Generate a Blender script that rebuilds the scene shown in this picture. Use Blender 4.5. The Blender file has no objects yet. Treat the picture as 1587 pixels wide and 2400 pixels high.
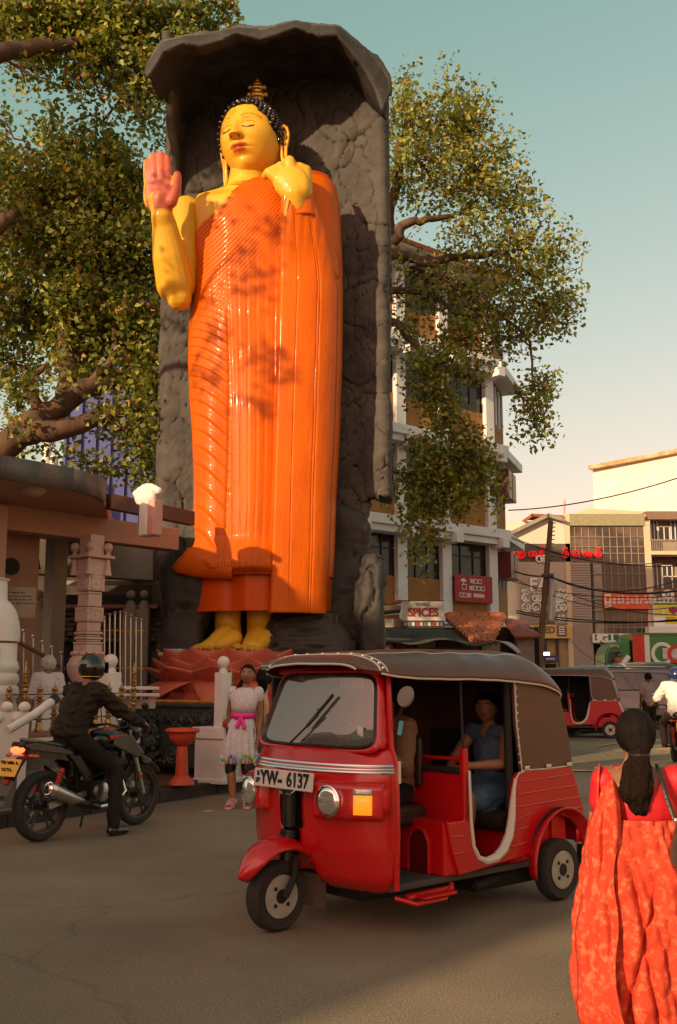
import bpy, bmesh, math, random
import numpy as np
from mathutils import Vector, Matrix, noise, Euler
C = bpy.context
S = C.scene
COL = S.collection
R = math.radians
rnd = random.Random(7)

# ------------------------------------------------------------------ camera
F, CX, CY, PITCH, EYE = 2400.0, 793.5, 1200.0, R(9.28), 1.5
cam = bpy.data.cameras.new('camera')
cam.sensor_fit = 'VERTICAL'; cam.sensor_height = 36.0; cam.sensor_width = 24.0
cam.lens = 36.0; cam.clip_end = 6000; cam.clip_start = 0.05
camo = bpy.data.objects.new('camera', cam); COL.objects.link(camo)
camo.location = (0, 0, EYE); camo.rotation_euler = (R(90) + PITCH, 0, 0)
S.camera = camo

# ------------------------------------------------------------------ light
SUN_AZ, SUN_EL = R(40), R(17)
w = bpy.data.worlds.new('World'); S.world = w; w.use_nodes = True
nt = w.node_tree; nt.nodes.clear()
sky = nt.nodes.new('ShaderNodeTexSky'); sky.sky_type = 'NISHITA'; sky.sun_disc = False
sky.sun_elevation = SUN_EL; sky.sun_rotation = R(180) + SUN_AZ
sky.air_density = 1.0; sky.dust_density = 4.0; sky.ozone_density = 1.6; sky.altitude = 100
bg = nt.nodes.new('ShaderNodeBackground'); bg.inputs['Strength'].default_value = 0.15
ow = nt.nodes.new('ShaderNodeOutputWorld')
sep = nt.nodes.new('ShaderNodeSeparateColor'); com = nt.nodes.new('ShaderNodeCombineColor'); nt.links.new(sky.outputs[0], sep.inputs[0])
for i, (pw, k) in enumerate(((1.30, .97), (.74, .99), (.86, .555))):        # the photograph's warm, faded film look, the same all round the sky
    a = nt.nodes.new('ShaderNodeMath'); a.operation = 'POWER'; a.inputs[1].default_value = pw
    m = nt.nodes.new('ShaderNodeMath'); m.operation = 'MULTIPLY'; m.inputs[1].default_value = k
    lo = nt.nodes.new('ShaderNodeMath'); lo.operation = 'MINIMUM'; lo.inputs[1].default_value = (4.2, 5.5, 6.5)[i]
    nt.links.new(sep.outputs[i], lo.inputs[0]); nt.links.new(lo.outputs[0], a.inputs[0]); nt.links.new(a.outputs[0], m.inputs[0]); nt.links.new(m.outputs[0], com.inputs[i])
nt.links.new(com.outputs[0], bg.inputs['Color'])
nt.links.new(bg.outputs[0], ow.inputs['Surface'])
sl = bpy.data.lights.new('sun', 'SUN'); sl.energy = 2.45; sl.angle = R(0.9); sl.color = (1.0, 0.73, 0.42)
so = bpy.data.objects.new('sun', sl); COL.objects.link(so)
so.rotation_euler = (R(90) - SUN_EL, 0, -SUN_AZ)
S.view_settings.view_transform = 'Standard'; S.view_settings.look = 'None'
S.view_settings.exposure = 1.2; S.view_settings.gamma = 1.0
S.cycles.max_bounces = 6; S.cycles.diffuse_bounces = 3; S.cycles.glossy_bounces = 3
S.cycles.transmission_bounces = 5; S.cycles.transparent_max_bounces = 8
S.cycles.caustics_reflective = False; S.cycles.caustics_refractive = False

# ------------------------------------------------------------------ pixel of the photograph -> point of the place
_c, _s = math.cos(PITCH), math.sin(PITCH)
def ray(px, py):
    a = (px - CX) / F; b = (CY - py) / F
    return (a, _c - b * _s, _s + b * _c)
def P(px, py, Y):
    r = ray(px, py); t = Y / r[1]
    return Vector((r[0] * t, Y, EYE + r[2] * t))
def G(px, py, z=0.0):
    r = ray(px, py); t = (z - EYE) / r[2]
    return Vector((r[0] * t, r[1] * t, z))
def mpp(py, Y):                     # metres per photo pixel at that depth
    r = ray(CX, py); return (Y / r[1]) / F
def OP(px, py, o, n):               # point on a vertical plane through o with normal n
    r = Vector(ray(px, py)); n = Vector((n[0], n[1], 0)); q = Vector((o[0], o[1], 0)) - Vector((0, 0, EYE))
    t = q.dot(n) / r.dot(n)
    return Vector((0, 0, EYE)) + r * t

# ------------------------------------------------------------------ materials
MATS = {}
def M(name, col=(0.5, 0.5, 0.5), rough=0.6, metal=0.0, var=0.15, scale=6.0, bump=0.0, bscale=30.0, coat=0.0,
      emit=None, estr=1.0, col2=None, spec=0.5, stretch=None, alpha=None, detail=6.0, contrast=0.0):
    if name in MATS: return MATS[name]
    m = bpy.data.materials.new(name); m.use_nodes = True; MATS[name] = m
    t = m.node_tree; b = t.nodes['Principled BSDF']
    b.inputs['Roughness'].default_value = rough; b.inputs['Metallic'].default_value = metal
    b.inputs['Specular IOR Level'].default_value = spec
    if coat: b.inputs['Coat Weight'].default_value = coat; b.inputs['Coat Roughness'].default_value = 0.10
    c1 = tuple(col) + (1,)
    if var or col2:
        tc = t.nodes.new('ShaderNodeTexCoord'); mp = t.nodes.new('ShaderNodeMapping')
        if stretch: mp.inputs['Scale'].default_value = stretch
        t.links.new(tc.outputs['Object'], mp.inputs['Vector'])
        n = t.nodes.new('ShaderNodeTexNoise'); n.inputs['Scale'].default_value = scale; n.inputs['Detail'].default_value = detail
        n.inputs['Roughness'].default_value = 0.62
        t.links.new(mp.outputs[0], n.inputs['Vector'])
        rp = t.nodes.new('ShaderNodeValToRGB')
        k = 0.32 + contrast * 0.14
        rp.color_ramp.elements[0].position = k; rp.color_ramp.elements[1].position = 1 - k
        if col2 is None:
            rp.color_ramp.elements[0].color = tuple(max(0, x * (1 - var)) for x in col) + (1,)
            rp.color_ramp.elements[1].color = tuple(min(1, x * (1 + var)) for x in col) + (1,)
        else:
            rp.color_ramp.elements[0].color = tuple(col2) + (1,); rp.color_ramp.elements[1].color = c1
        t.links.new(n.outputs['Fac'], rp.inputs['Fac']); t.links.new(rp.outputs[0], b.inputs['Base Color'])
        if rough > 0.15:
            mr = t.nodes.new('ShaderNodeMapRange'); mr.inputs['To Min'].default_value = max(0.02, rough - 0.1); mr.inputs['To Max'].default_value = min(1, rough + 0.12)
            t.links.new(n.outputs['Fac'], mr.inputs['Value']); t.links.new(mr.outputs[0], b.inputs['Roughness'])
    else:
        b.inputs['Base Color'].default_value = c1
    if bump:
        tc2 = t.nodes.new('ShaderNodeTexCoord'); n2 = t.nodes.new('ShaderNodeTexNoise')
        n2.inputs['Scale'].default_value = bscale; n2.inputs['Detail'].default_value = 5
        mp2 = t.nodes.new('ShaderNodeMapping')
        if stretch: mp2.inputs['Scale'].default_value = stretch
        t.links.new(tc2.outputs['Object'], mp2.inputs['Vector']); t.links.new(mp2.outputs[0], n2.inputs['Vector'])
        bp = t.nodes.new('ShaderNodeBump'); bp.inputs['Strength'].default_value = min(1, bump); bp.inputs['Distance'].default_value = 0.02 * max(1, bump)
        t.links.new(n2.outputs['Fac'], bp.inputs['Height']); t.links.new(bp.outputs[0], b.inputs['Normal'])
    if emit:
        b.inputs['Emission Color'].default_value = tuple(emit) + (1,); b.inputs['Emission Strength'].default_value = estr
    return m

def MG(name, col=(1, 1, 1), rough=0.0, tint=0.0, ior=1.75, dust_sheen=0.0):     # thin window glass: part clear, part mirror
    if name in MATS: return MATS[name]
    m = bpy.data.materials.new(name); m.use_nodes = True; MATS[name] = m
    t = m.node_tree; t.nodes.clear()
    o = t.nodes.new('ShaderNodeOutputMaterial'); mx = t.nodes.new('ShaderNodeMixShader')
    tr = t.nodes.new('ShaderNodeBsdfTransparent'); tr.inputs[0].default_value = tuple(c * (1 - tint) for c in col) + (1,)
    gl = t.nodes.new('ShaderNodeBsdfGlossy'); gl.inputs['Roughness'].default_value = rough
    lw = t.nodes.new('ShaderNodeFresnel'); lw.inputs['IOR'].default_value = ior
    t.links.new(lw.outputs[0], mx.inputs[0]); t.links.new(tr.outputs[0], mx.inputs[1]); t.links.new(gl.outputs[0], mx.inputs[2])
    if dust_sheen:
        df = t.nodes.new('ShaderNodeBsdfDiffuse'); df.inputs[0].default_value = (.5, .46, .42, 1); m2 = t.nodes.new('ShaderNodeMixShader'); m2.inputs[0].default_value = dust_sheen  # pale diffuse veil: dust, and the soft sky reflection put in as colour
        t.links.new(mx.outputs[0], m2.inputs[1]); t.links.new(df.outputs[0], m2.inputs[2]); t.links.new(m2.outputs[0], o.inputs[0])
    else: t.links.new(mx.outputs[0], o.inputs[0])
    return m

# ------------------------------------------------------------------ mesh builder
class MB:
    def __init__(s): s.v = []; s.f = []; s.m = []; s.T = None
    def add(s, vs, fs, mi=0):
        n = len(s.v)
        if s.T is not None: vs = [s.T @ Vector(p) for p in vs]
        s.v += [tuple(p) for p in vs]; s.f += [tuple(i + n for i in f) for f in fs]; s.m += [mi] * len(fs)
    def box(s, lo, hi, mi=0, mat=None):
        x0, y0, z0 = lo; x1, y1, z1 = hi
        vs = [Vector(p) for p in [(x0,y0,z0),(x1,y0,z0),(x1,y1,z0),(x0,y1,z0),(x0,y0,z1),(x1,y0,z1),(x1,y1,z1),(x0,y1,z1)]]
        if mat is not None: vs = [mat @ p for p in vs]
        s.add(vs, [(0,3,2,1),(4,5,6,7),(0,1,5,4),(1,2,6,5),(2,3,7,6),(3,0,4,7)], mi)
    def cbox(s, c, d, mi=0, rot=None):
        m = Matrix.Translation(Vector(c)) @ (rot.to_matrix().to_4x4() if rot is not None else Matrix())
        s.box((-d[0]/2, -d[1]/2, -d[2]/2), (d[0]/2, d[1]/2, d[2]/2), mi, m)
    def beam(s, a, b, wd, ht, mi=0):            # box bar from a to b
        a = Vector(a); b = Vector(b); d = b - a; L = d.length
        q = d.to_track_quat('Y', 'Z'); m = Matrix.Translation(a) @ q.to_matrix().to_4x4()
        s.box((-wd/2, 0, -ht/2), (wd/2, L, ht/2), mi, m)
    def loft(s, rings, mi=0, cap=True, closed=True):
        n = len(rings[0]); vs = [p for r in rings for p in r]; fs = []
        e = n if closed else n - 1
        for i in range(len(rings) - 1):
            for j in range(e):
                k = (j + 1) % n
                fs.append((i*n+j, i*n+k, (i+1)*n+k, (i+1)*n+j))
        if cap and closed: fs.append(tuple(range(n))[::-1]); fs.append(tuple((len(rings)-1)*n + j for j in range(n)))
        s.add(vs, fs, mi)
    def tube(s, pts, r, n=8, mi=0, cap=True, flat=None):
        pts = [Vector(p) for p in pts]; k = len(pts)
        rs = r if isinstance(r, (list, tuple)) else [r] * k
        rings = []; up = None
        for i, p in enumerate(pts):
            d = (pts[min(i+1, k-1)] - pts[max(i-1, 0)])
            if d.length < 1e-9: d = Vector((0, 0, 1))
            d.normalize()
            if up is None: up = Vector((0, 0, 1)) if abs(d.z) < 0.9 else Vector((0, 1, 0))
            x = d.cross(up)
            if x.length < 1e-4: x = d.orthogonal()
            x.normalize(); y = x.cross(d).normalized(); up = y
            rr = rs[i]; ry = rr * (flat if flat else 1)
            rings.append([p + x * (rr * math.cos(2*math.pi*j/n)) + y * (ry * math.sin(2*math.pi*j/n)) for j in range(n)])
        s.loft(rings, mi, cap)
    def lathe(s, prof, c=(0, 0, 0), n=16, mi=0, mat=None, a0=0.0, a1=2*math.pi, cap=True):
        c = Vector(c); rings = []
        full = abs(a1 - a0 - 2*math.pi) < 1e-6
        k = n if full else n + 1
        for (r, z) in prof:
            ring = [Vector((max(r, 1e-4)*math.cos(a0+(a1-a0)*j/n), max(r, 1e-4)*math.sin(a0+(a1-a0)*j/n), z)) for j in range(k)]
            if mat is not None: ring = [mat @ p for p in ring]
            rings.append([p + c for p in ring])
        s.loft(rings, mi, cap and full, full)
    def ball(s, c, r, n=12, mi=0, rot=None):
        r = (r, r, r) if not isinstance(r, (tuple, list)) else r
        c = Vector(c); rings = []; h = max(4, n // 2)
        for i in range(h + 1):
            t = math.pi * i / h; t = min(max(t, 0.02), math.pi - 0.02)
            ring = []
            for j in range(n):
                a = 2*math.pi*j/n
                p = Vector((r[0]*math.sin(t)*math.cos(a), r[1]*math.sin(t)*math.sin(a), -r[2]*math.cos(t)))
                if rot is not None: p = rot @ p
                ring.append(p + c)
            rings.append(ring)
        s.loft(rings, mi, True)
    def cap(s, a, b, ra, rb, n=10, mi=0):       # tapered capsule
        a = Vector(a); b = Vector(b)
        s.tube([a, b], [ra, rb], n, mi); s.ball(a, ra, n, mi); s.ball(b, rb, n, mi)
    def prism(s, poly, o, u, v, d, mi=0):       # polygon in plane (o,u,v) extruded by vector d
        o, u, v, d = Vector(o), Vector(u), Vector(v), Vector(d)
        a = [o + u*p[0] + v*p[1] for p in poly]; n = len(a)
        vs = a + [p + d for p in a]
        fs = [tuple(range(n)), tuple(range(2*n-1, n-1, -1))] + [(i, i+n, (i+1) % n + n, (i+1) % n) for i in range(n)]
        s.add(vs, fs, mi)
    def grid(s, fn, nu, nv, mi=0, wrap=False):
        vs = [fn(i/(nu if wrap else nu), j/nv) for j in range(nv+1) for i in range(nu if wrap else nu+1)]
        n = nu if wrap else nu + 1; fs = []
        for j in range(nv):
            for i in range(nu):
                k = (i+1) % n if wrap else i+1
                fs.append((j*n+i, j*n+k, (j+1)*n+k, (j+1)*n+i))
        s.add(vs, fs, mi)
    def quad(s, a, b, c, d, mi=0): s.add([a, b, c, d], [(0, 1, 2, 3)], mi)
    def build(s, name, mats, parent=None, smooth=False, bevel=0.0, solid=0.0, sub=0, bseg=2, fixn=True, angle=40):
        me = bpy.data.meshes.new(name); me.from_pydata(s.v, [], s.f); me.update()
        if not isinstance(mats, (list, tuple)): mats = [mats]
        for m in mats: me.materials.append(m)
        if len(mats) > 1: me.polygons.foreach_set('material_index', s.m)
        if fixn:
            bm = bmesh.new(); bm.from_mesh(me); bmesh.ops.recalc_face_normals(bm, faces=bm.faces); bm.to_mesh(me); bm.free()
        return link(name, me, parent, smooth, bevel, solid, sub, bseg, angle)
def link(name, me, parent=None, smooth=False, bevel=0.0, solid=0.0, sub=0, bseg=2, angle=40):
    o = bpy.data.objects.new(name, me); COL.objects.link(o)
    if parent is not None: o.parent = parent
    if smooth:
        me.polygons.foreach_set('use_smooth', [True] * len(me.polygons))
        if angle:
            try: me.set_sharp_from_angle(angle=R(angle))
            except Exception: pass
    if solid:
        d = o.modifiers.new('solid', 'SOLIDIFY'); d.thickness = solid; d.offset = 0
    if bevel:
        d = o.modifiers.new('bevel', 'BEVEL'); d.width = bevel; d.segments = bseg; d.limit_method = 'ANGLE'; d.angle_limit = R(35)
    if sub:
        d = o.modifiers.new('sub', 'SUBSURF'); d.levels = sub; d.render_levels = sub
    return o
TS = bpy.data.scenes.new('workbench')
def evaluated(o):                                 # evaluate one object alone, away from the big scene
    TS.collection.objects.link(o); vl = TS.view_layers[0]; vl.update(); dg = vl.depsgraph
    return bpy.data.meshes.new_from_object(o.evaluated_get(dg))
def fuse(mb, voxel, smooth=2, disp=None):        # weld overlapping volumes into one continuous skin
    me = bpy.data.meshes.new('tmp'); me.from_pydata(mb.v, [], mb.f); me.update()
    bm = bmesh.new(); bm.from_mesh(me); bmesh.ops.recalc_face_normals(bm, faces=bm.faces); bm.to_mesh(me); bm.free()
    o = bpy.data.objects.new('tmp', me)
    d = o.modifiers.new('r', 'REMESH'); d.mode = 'VOXEL'; d.voxel_size = voxel; d.adaptivity = 0
    if smooth:
        d = o.modifiers.new('s', 'SMOOTH'); d.factor = 0.5; d.iterations = smooth
    out = evaluated(o); bpy.data.objects.remove(o); bpy.data.meshes.remove(me)
    out.materials.clear()
    if disp is not None:
        pr_ = [(v.co.copy(), v.normal.copy()) for v in out.vertices]
        out.vertices.foreach_set('co', [c for p, n in pr_ for c in disp(p, n)])
        out.update()
    return out
def fobj(name, mb, voxel, mats, parent=None, smooth=2, disp=None, matfn=None):
    me = fuse(mb, voxel, smooth, disp); me.name = name
    if not isinstance(mats, (list, tuple)): mats = [mats]
    for m in mats: me.materials.append(m)
    if matfn is not None:
        for p in me.polygons: p.material_index = matfn(p.center, p.normal)
    return link(name, me, parent, True, angle=0)
def thing(name, label, cat, loc=(0, 0, 0), rz=0.0, group=None):
    o = bpy.data.objects.new(name, None); COL.objects.link(o); o.location = loc; o.rotation_euler = (0, 0, rz)
    o.empty_display_size = 0.2; return tag(o, label, cat, group)
def tag(o, label, cat, group=None):
    o['label'] = label; o['category'] = cat; o['kind'] = 'thing'
    if group: o['group'] = group
    return o
def struct(o): o['kind'] = 'structure'; return o
def stuff(o, label=None, cat=None):
    o['kind'] = 'stuff'
    if label: o['label'] = label; o['category'] = cat
    return o
def copy_tree(o, parent=None):
    c = o.copy(); COL.objects.link(c)
    if parent is not None: c.parent = parent
    for ch in [x for x in COL.objects if x.parent == o]: copy_tree(ch, c)
    return c
def text(s, size, mat, parent, M4, ext=0.004, name='lettering', align='CENTER', bold=0.0, sx=1.0, shear=0.0):
    cu = bpy.data.curves.new('t', 'FONT'); cu.body = s; cu.size = size; cu.extrude = ext; cu.align_x = align; cu.align_y = 'CENTER'
    cu.offset = bold; cu.shear = shear; cu.resolution_u = 3
    o = bpy.data.objects.new('t', cu); me = evaluated(o)
    bpy.data.objects.remove(o)
    me.transform(Matrix.Diagonal((sx, 1, 1, 1))); me.materials.clear(); me.materials.append(mat)
    q = bpy.data.objects.new(name, me); COL.objects.link(q); q.parent = parent; q.matrix_local = M4
    return q
def face_mat(o, right, up=(0, 0, 1)):            # frame whose X runs to the right of the reader and Z points at the reader
    x = Vector(right).normalized(); y = Vector(up).normalized(); z = x.cross(y).normalized(); y = z.cross(x)
    m = Matrix((x, y, z)).transposed().to_4x4(); m.translation = Vector(o); return m
def interp(tab, y):
    if y <= tab[0][0]: return tab[0][1:]
    for a, b in zip(tab, tab[1:]):
        if y <= b[0]:
            t = (y - a[0]) / (b[0] - a[0]); return tuple(p + (q - p) * t for p, q in zip(a[1:], b[1:]))
    return tab[-1][1:]
def sm(a, b, x):
    t = min(1, max(0, (x - a) / (b - a))); return t*t*(3 - 2*t)
def g2(x, s): return math.exp(-(x / s) ** 2)
def fbm(p, o=4): return noise.fractal(Vector(p), 1.0, 2.0, o)
# ------------------------------------------------------------------ palette
m_asph = M('asphalt', (0.275, 0.205, 0.142), 0.82, var=0.0, col2=(0.205, 0.152, 0.107), scale=1.1, bump=0.7, bscale=90, detail=9)
m_pave = M('pavement', (0.23, 0.17, 0.12), 0.8, var=0.3, scale=3, bump=0.3)
m_kerbd = M('kerb_dark', (0.035, 0.03, 0.028), 0.7, var=0.4, bump=0.3)
m_redtile = M('red_floor', (0.12, 0.05, 0.03), 0.55, var=0.35, scale=4, bump=0.2)
m_line = M('road_paint', (0.46, 0.30, 0.13), 0.7, var=0.4, scale=9, contrast=0.4)
m_white = M('white_paint', (0.72, 0.68, 0.64), 0.55, var=0.1, scale=3, bump=0.15)
m_pinkw = M('pinkish_plaster', (0.60, 0.42, 0.37), 0.6, var=0.12, scale=3, bump=0.2)
m_black = M('black_paint', (0.012, 0.012, 0.013), 0.35, var=0.2)
m_blackm = M('black_matt', (0.012, 0.011, 0.010), 0.75, var=0.3)
m_chrome = M('chrome', (0.75, 0.74, 0.72), 0.15, 1.0, var=0.0)
m_steel = M('steel', (0.5, 0.5, 0.5), 0.32, 1.0, var=0.1)
m_gold = M('gold_paint', (0.72, 0.40, 0.08), 0.28, 0.75, var=0.25, scale=20)
m_golddk = M('gold_dark', (0.16, 0.08, 0.02), 0.4, 0.5, var=0.3, scale=20)
m_rubber = M('rubber', (0.03, 0.028, 0.025), 0.85, var=0.4, scale=30, bump=0.4, bscale=120)
m_skin = M('brown_skin', (0.27, 0.125, 0.065), 0.5, var=0.12, scale=14)
m_skind = M('dark_skin', (0.11, 0.045, 0.022), 0.5, var=0.12, scale=14)
m_hair = M('black_hair', (0.008, 0.005, 0.004), 0.6, spec=.12, var=0.5, scale=40, bump=0.6, bscale=160, stretch=(1, 1, 0.12))
m_lip = M('lip', (0.25, 0.06, 0.04), 0.45, var=0.05)
m_eyew = M('eye_white', (0.6, 0.55, 0.5), 0.3, var=0.0)
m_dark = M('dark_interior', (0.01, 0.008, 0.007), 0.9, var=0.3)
m_leather = M('dark_leather', (0.025, 0.018, 0.014), 0.35, var=0.3, bump=0.2, bscale=80)
m_concr = M('weathered_concrete', (0.30, 0.25, 0.2), 0.85, var=0.25, scale=2.5, bump=0.4, bscale=14)

# ------------------------------------------------------------------ asphalt: fine stones, worn patches and seams as colour only
def dress_asphalt(m):
    t = m.node_tree; b = t.nodes['Principled BSDF']
    base = b.inputs['Base Color'].links[0].from_socket
    tc = t.nodes.new('ShaderNodeTexCoord')
    v = t.nodes.new('ShaderNodeTexNoise'); v.inputs['Scale'].default_value = 75; v.inputs['Detail'].default_value = 2
    t.links.new(tc.outputs['Object'], v.inputs['Vector'])
    r = t.nodes.new('ShaderNodeValToRGB'); r.color_ramp.elements[0].position = 0.50; r.color_ramp.elements[1].position = 0.72
    t.links.new(v.outputs['Fac'], r.inputs['Fac'])
    mx = t.nodes.new('ShaderNodeMix'); mx.data_type = 'RGBA'; mx.inputs['B'].default_value = (0.38, 0.31, 0.23, 1)
    t.links.new(r.outputs[0], mx.inputs['Factor']); t.links.new(base, mx.inputs['A'])
    c = t.nodes.new('ShaderNodeTexVoronoi'); c.inputs['Scale'].default_value = 5.5; c.distance = 'EUCLIDEAN'
    t.links.new(tc.outputs['Object'], c.inputs['Vector'])
    r2 = t.nodes.new('ShaderNodeValToRGB'); r2.color_ramp.elements[0].position = 0.03; r2.color_ramp.elements[1].position = 0.06
    r2.color_ramp.elements[0].color = (0.35, 0.35, 0.35, 1); r2.color_ramp.elements[1].color = (1, 1, 1, 1)
    t.links.new(c.outputs['Distance'], r2.inputs['Fac'])
    n3 = t.nodes.new('ShaderNodeTexNoise'); n3.inputs['Scale'].default_value = 0.35; n3.inputs['Detail'].default_value = 6
    t.links.new(tc.outputs['Object'], n3.inputs['Vector'])
    r3 = t.nodes.new('ShaderNodeValToRGB'); r3.color_ramp.elements[0].position = 0.35; r3.color_ramp.elements[1].position = 0.65
    r3.color_ramp.elements[0].color = (0.72, 0.7, 0.68, 1); r3.color_ramp.elements[1].color = (1.12, 1.1, 1.06, 1)
    t.links.new(n3.outputs['Fac'], r3.inputs['Fac'])
    m1 = t.nodes.new('ShaderNodeMix'); m1.data_type = 'RGBA'; m1.blend_type = 'MULTIPLY'; m1.inputs['Factor'].default_value = 1
    t.links.new(mx.outputs['Result'], m1.inputs['A']); t.links.new(r2.outputs[0], m1.inputs['B'])
    m2 = t.nodes.new('ShaderNodeMix'); m2.data_type = 'RGBA'; m2.blend_type = 'MULTIPLY'; m2.inputs['Factor'].default_value = 1
    t.links.new(m1.outputs['Result'], m2.inputs['A']); t.links.new(r3.outputs[0], m2.inputs['B'])
    ck = t.nodes.new('ShaderNodeTexVoronoi'); ck.feature = 'DISTANCE_TO_EDGE'; ck.inputs['Scale'].default_value = .33
    wn = t.nodes.new('ShaderNodeTexNoise'); wn.inputs['Scale'].default_value = 1.7; wn.inputs['Detail'].default_value = 5
    wm = t.nodes.new('ShaderNodeMix'); wm.data_type = 'VECTOR'; wm.inputs['Factor'].default_value = .35
    t.links.new(tc.outputs['Object'], wn.inputs['Vector']); t.links.new(tc.outputs['Object'], wm.inputs['A']); t.links.new(wn.outputs['Color'], wm.inputs['B']); t.links.new(wm.outputs['Result'], ck.inputs['Vector'])
    r4 = t.nodes.new('ShaderNodeValToRGB'); r4.color_ramp.elements[0].position = 0.001; r4.color_ramp.elements[1].position = 0.005; r4.color_ramp.elements[0].color = (.78, .78, .78, 1)
    t.links.new(ck.outputs['Distance'], r4.inputs['Fac'])
    m3 = t.nodes.new('ShaderNodeMix'); m3.data_type = 'RGBA'; m3.blend_type = 'MULTIPLY'; m3.inputs['Factor'].default_value = 1
    t.links.new(m2.outputs['Result'], m3.inputs['A']); t.links.new(r4.outputs[0], m3.inputs['B']); t.links.new(m3.outputs['Result'], b.inputs['Base Color'])
dress_asphalt(m_asph)

# ------------------------------------------------------------------ ground, road, pavement
b = MB(); b.grid(lambda u, v: (-1500 + 3000*u, -1500 + 3000*v, -0.02), 4, 4)
struct(b.build('ground', M('far_ground', (0.12, 0.1, 0.07), 0.9, scale=0.2), fixn=False))
b = MB(); b.grid(lambda u, v: (-60 + 140*u, -40 + 150*v, 0.0), 8, 8)
struct(b.build('road', m_asph, fixn=False))
SD = Vector((math.sin(R(29.5)), math.cos(R(29.5)), 0)); SN = Vector((-SD.y, SD.x, 0))   # street direction, and towards the temple
K0 = G(20, 1940); K0 = Vector((K0.x, K0.y, 0))
def K(s, n, z=0.0): return K0 + SD*s + SN*n + Vector((0, 0, z))    # kerb coordinates: along, behind the kerb, up
def kbox(mb, s0, s1, n0, n1, z0, z1, mi=0):
    m = Matrix((SD, SN, (0, 0, 1))).transposed().to_4x4(); m.translation = K0
    mb.box((s0, n0, z0), (s1, n1, z1), mi, m)
b = MB(); kbox(b, -14, 26, 0.16, 16, -0.01, 0.146); struct(b.build('pavement', m_pave))
kerb = thing('kerb', 'long dark kerb of short stones along the edge of the temple pavement', 'kerb'); del kerb['category']; del kerb['label']; kerb['kind'] = 'structure'
for i in range(-9, 22):
    b = MB(); dz = rnd.uniform(-.006, .006); kbox(b, i*1.2 + .008, i*1.2 + 1.192, 0.0 + rnd.uniform(-.006, .006), 0.16, -0.01, 0.15 + dz)
    b.build('kerb_stone', m_kerbd, kerb, bevel=0.015)
b = MB(); kbox(b, 1.6, 3.9, 0.2, 1.6, 0.14, 0.19)
step = b.build('red_floor_step', m_redtile, bevel=0.01); struct(step)
# crossing stripes, an ochre paint much worn, and a thin white line
zb = MB()
def stripe(mb, pts, z=0.004): mb.add([G(x, y, z) for x, y in pts], [tuple(range(len(pts)))])
zs = thing('road_marking', 'worn ochre crossing stripes', 'marking'); del zs['category']; del zs['label']; zs['kind'] = 'structure'
for pts in ([(1335,1775),(1480,1752),(1620,1762),(1340,1790)], [(1390,1797),(1600,1778),(1640,1790),(1400,1812)], [(1500,1758),(1700,1740),(1760,1750),(1640,1762)],
            [(1340,1803),(1420,1805),(1425,1808),(1340,1807)], [(1400,1748),(1440,1741),(1444,1743),(1404,1750)]):
    b = MB(); zk = .004 + .004*len([o for o in COL.objects if o.parent == zs]); stripe(b, pts, zk); b.build('road_stripe', m_line, zs, fixn=False)

# small leaves and litter dropped on the road
lb = MB()
for i in range(90):
    p = Vector((rnd.uniform(-5, 5), rnd.uniform(3.6, 16), 0.004)); a = rnd.uniform(0, 6.28); r = rnd.uniform(.008, .02)
    q = [p + Vector((math.cos(a+k*1.57)*r*(1 if k % 2 else .5), math.sin(a+k*1.57)*r*(1 if k % 2 else .5), rnd.uniform(0.001, .008))) for k in range(4)]
    lb.add(q, [(0, 1, 2, 3)])
stuff(lb.build('leaf_litter', M('dry_leaf', (0.10, 0.06, 0.03), 0.8, col2=(0.3, 0.24, 0.16), scale=0.7), fixn=False))
b = MB(); q = G(487, 1902, 0.006)
b.add([q + Vector(p) for p in ((-.06,0,0),(.02,-.02,.004),(.07,.01,.012),(.0,.03,.006))], [(0,1,2,3)])
tag(b.build('paper_scrap', m_white, fixn=False), 'small scrap of white paper on the asphalt in front of the white pier', 'litter')

# ------------------------------------------------------------------ unseen cream row added on the right, its sunlit wall bounces warm fill
sr = thing('cream_bounce_row', 'long cream two storey shop row along the sunlit side of the junction behind the viewer', 'building')
b = MB(); b.box((15, -34, 0), (22, 14, 8)); b.build('wall', M('bounce_row_wall', (0.62, 0.48, 0.32), 0.85, scale=.6), sr)
for k in range(12):
    for z in (1.0, 4.6): b = MB(); b.box((14.95, -33 + 3.9*k, z), (15.0, -31.4 + 3.9*k, z + 1.7)); b.build('window', m_black, sr)
b = MB(); b.box((14.2, -34, 3.3), (15.0, 14, 3.5)); b.build('canopy', m_white, sr)
# ------------------------------------------------------------------ the shop block behind the photographer, whose shadow fills the street
def uv(u, v, z=0.0): return Vector((u*math.cos(SUN_AZ) + v*math.sin(SUN_AZ), -u*math.sin(SUN_AZ) + v*math.cos(SUN_AZ), z))
UX = Vector((math.cos(SUN_AZ), -math.sin(SUN_AZ), 0)); VX = Vector((math.sin(SUN_AZ), math.cos(SUN_AZ), 0))
sb = thing('shop_block', 'cream three storey shop block across the street behind the viewer', 'building')
mm = Matrix((UX, VX, (0, 0, 1))).transposed().to_4x4()
b = MB(); b.box((-44, -18, 0), (-3.25, -9, 9.1), 0, mm); b.build('wall', M('cream_wall', (0.5, 0.40, 0.28), 0.8, scale=1, bump=0.2), sb)
b = MB()
for k in range(3): b.box((-44.2, -18.2, 2.9 + 3*k), (-3.22, -8.6, 3.1 + 3*k), 0, mm)
b.build('ledge', m_white, sb)
for i in range(12):
    for k in range(1, 3):
        b = MB(); b.box((-6.5 - i*3.1, -8.99, 1.0 + 3*k - .1), (-5.0 - i*3.1, -8.9, 2.4 + 3*k - .1), 0, mm); b.build('window', m_black, sb)
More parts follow.
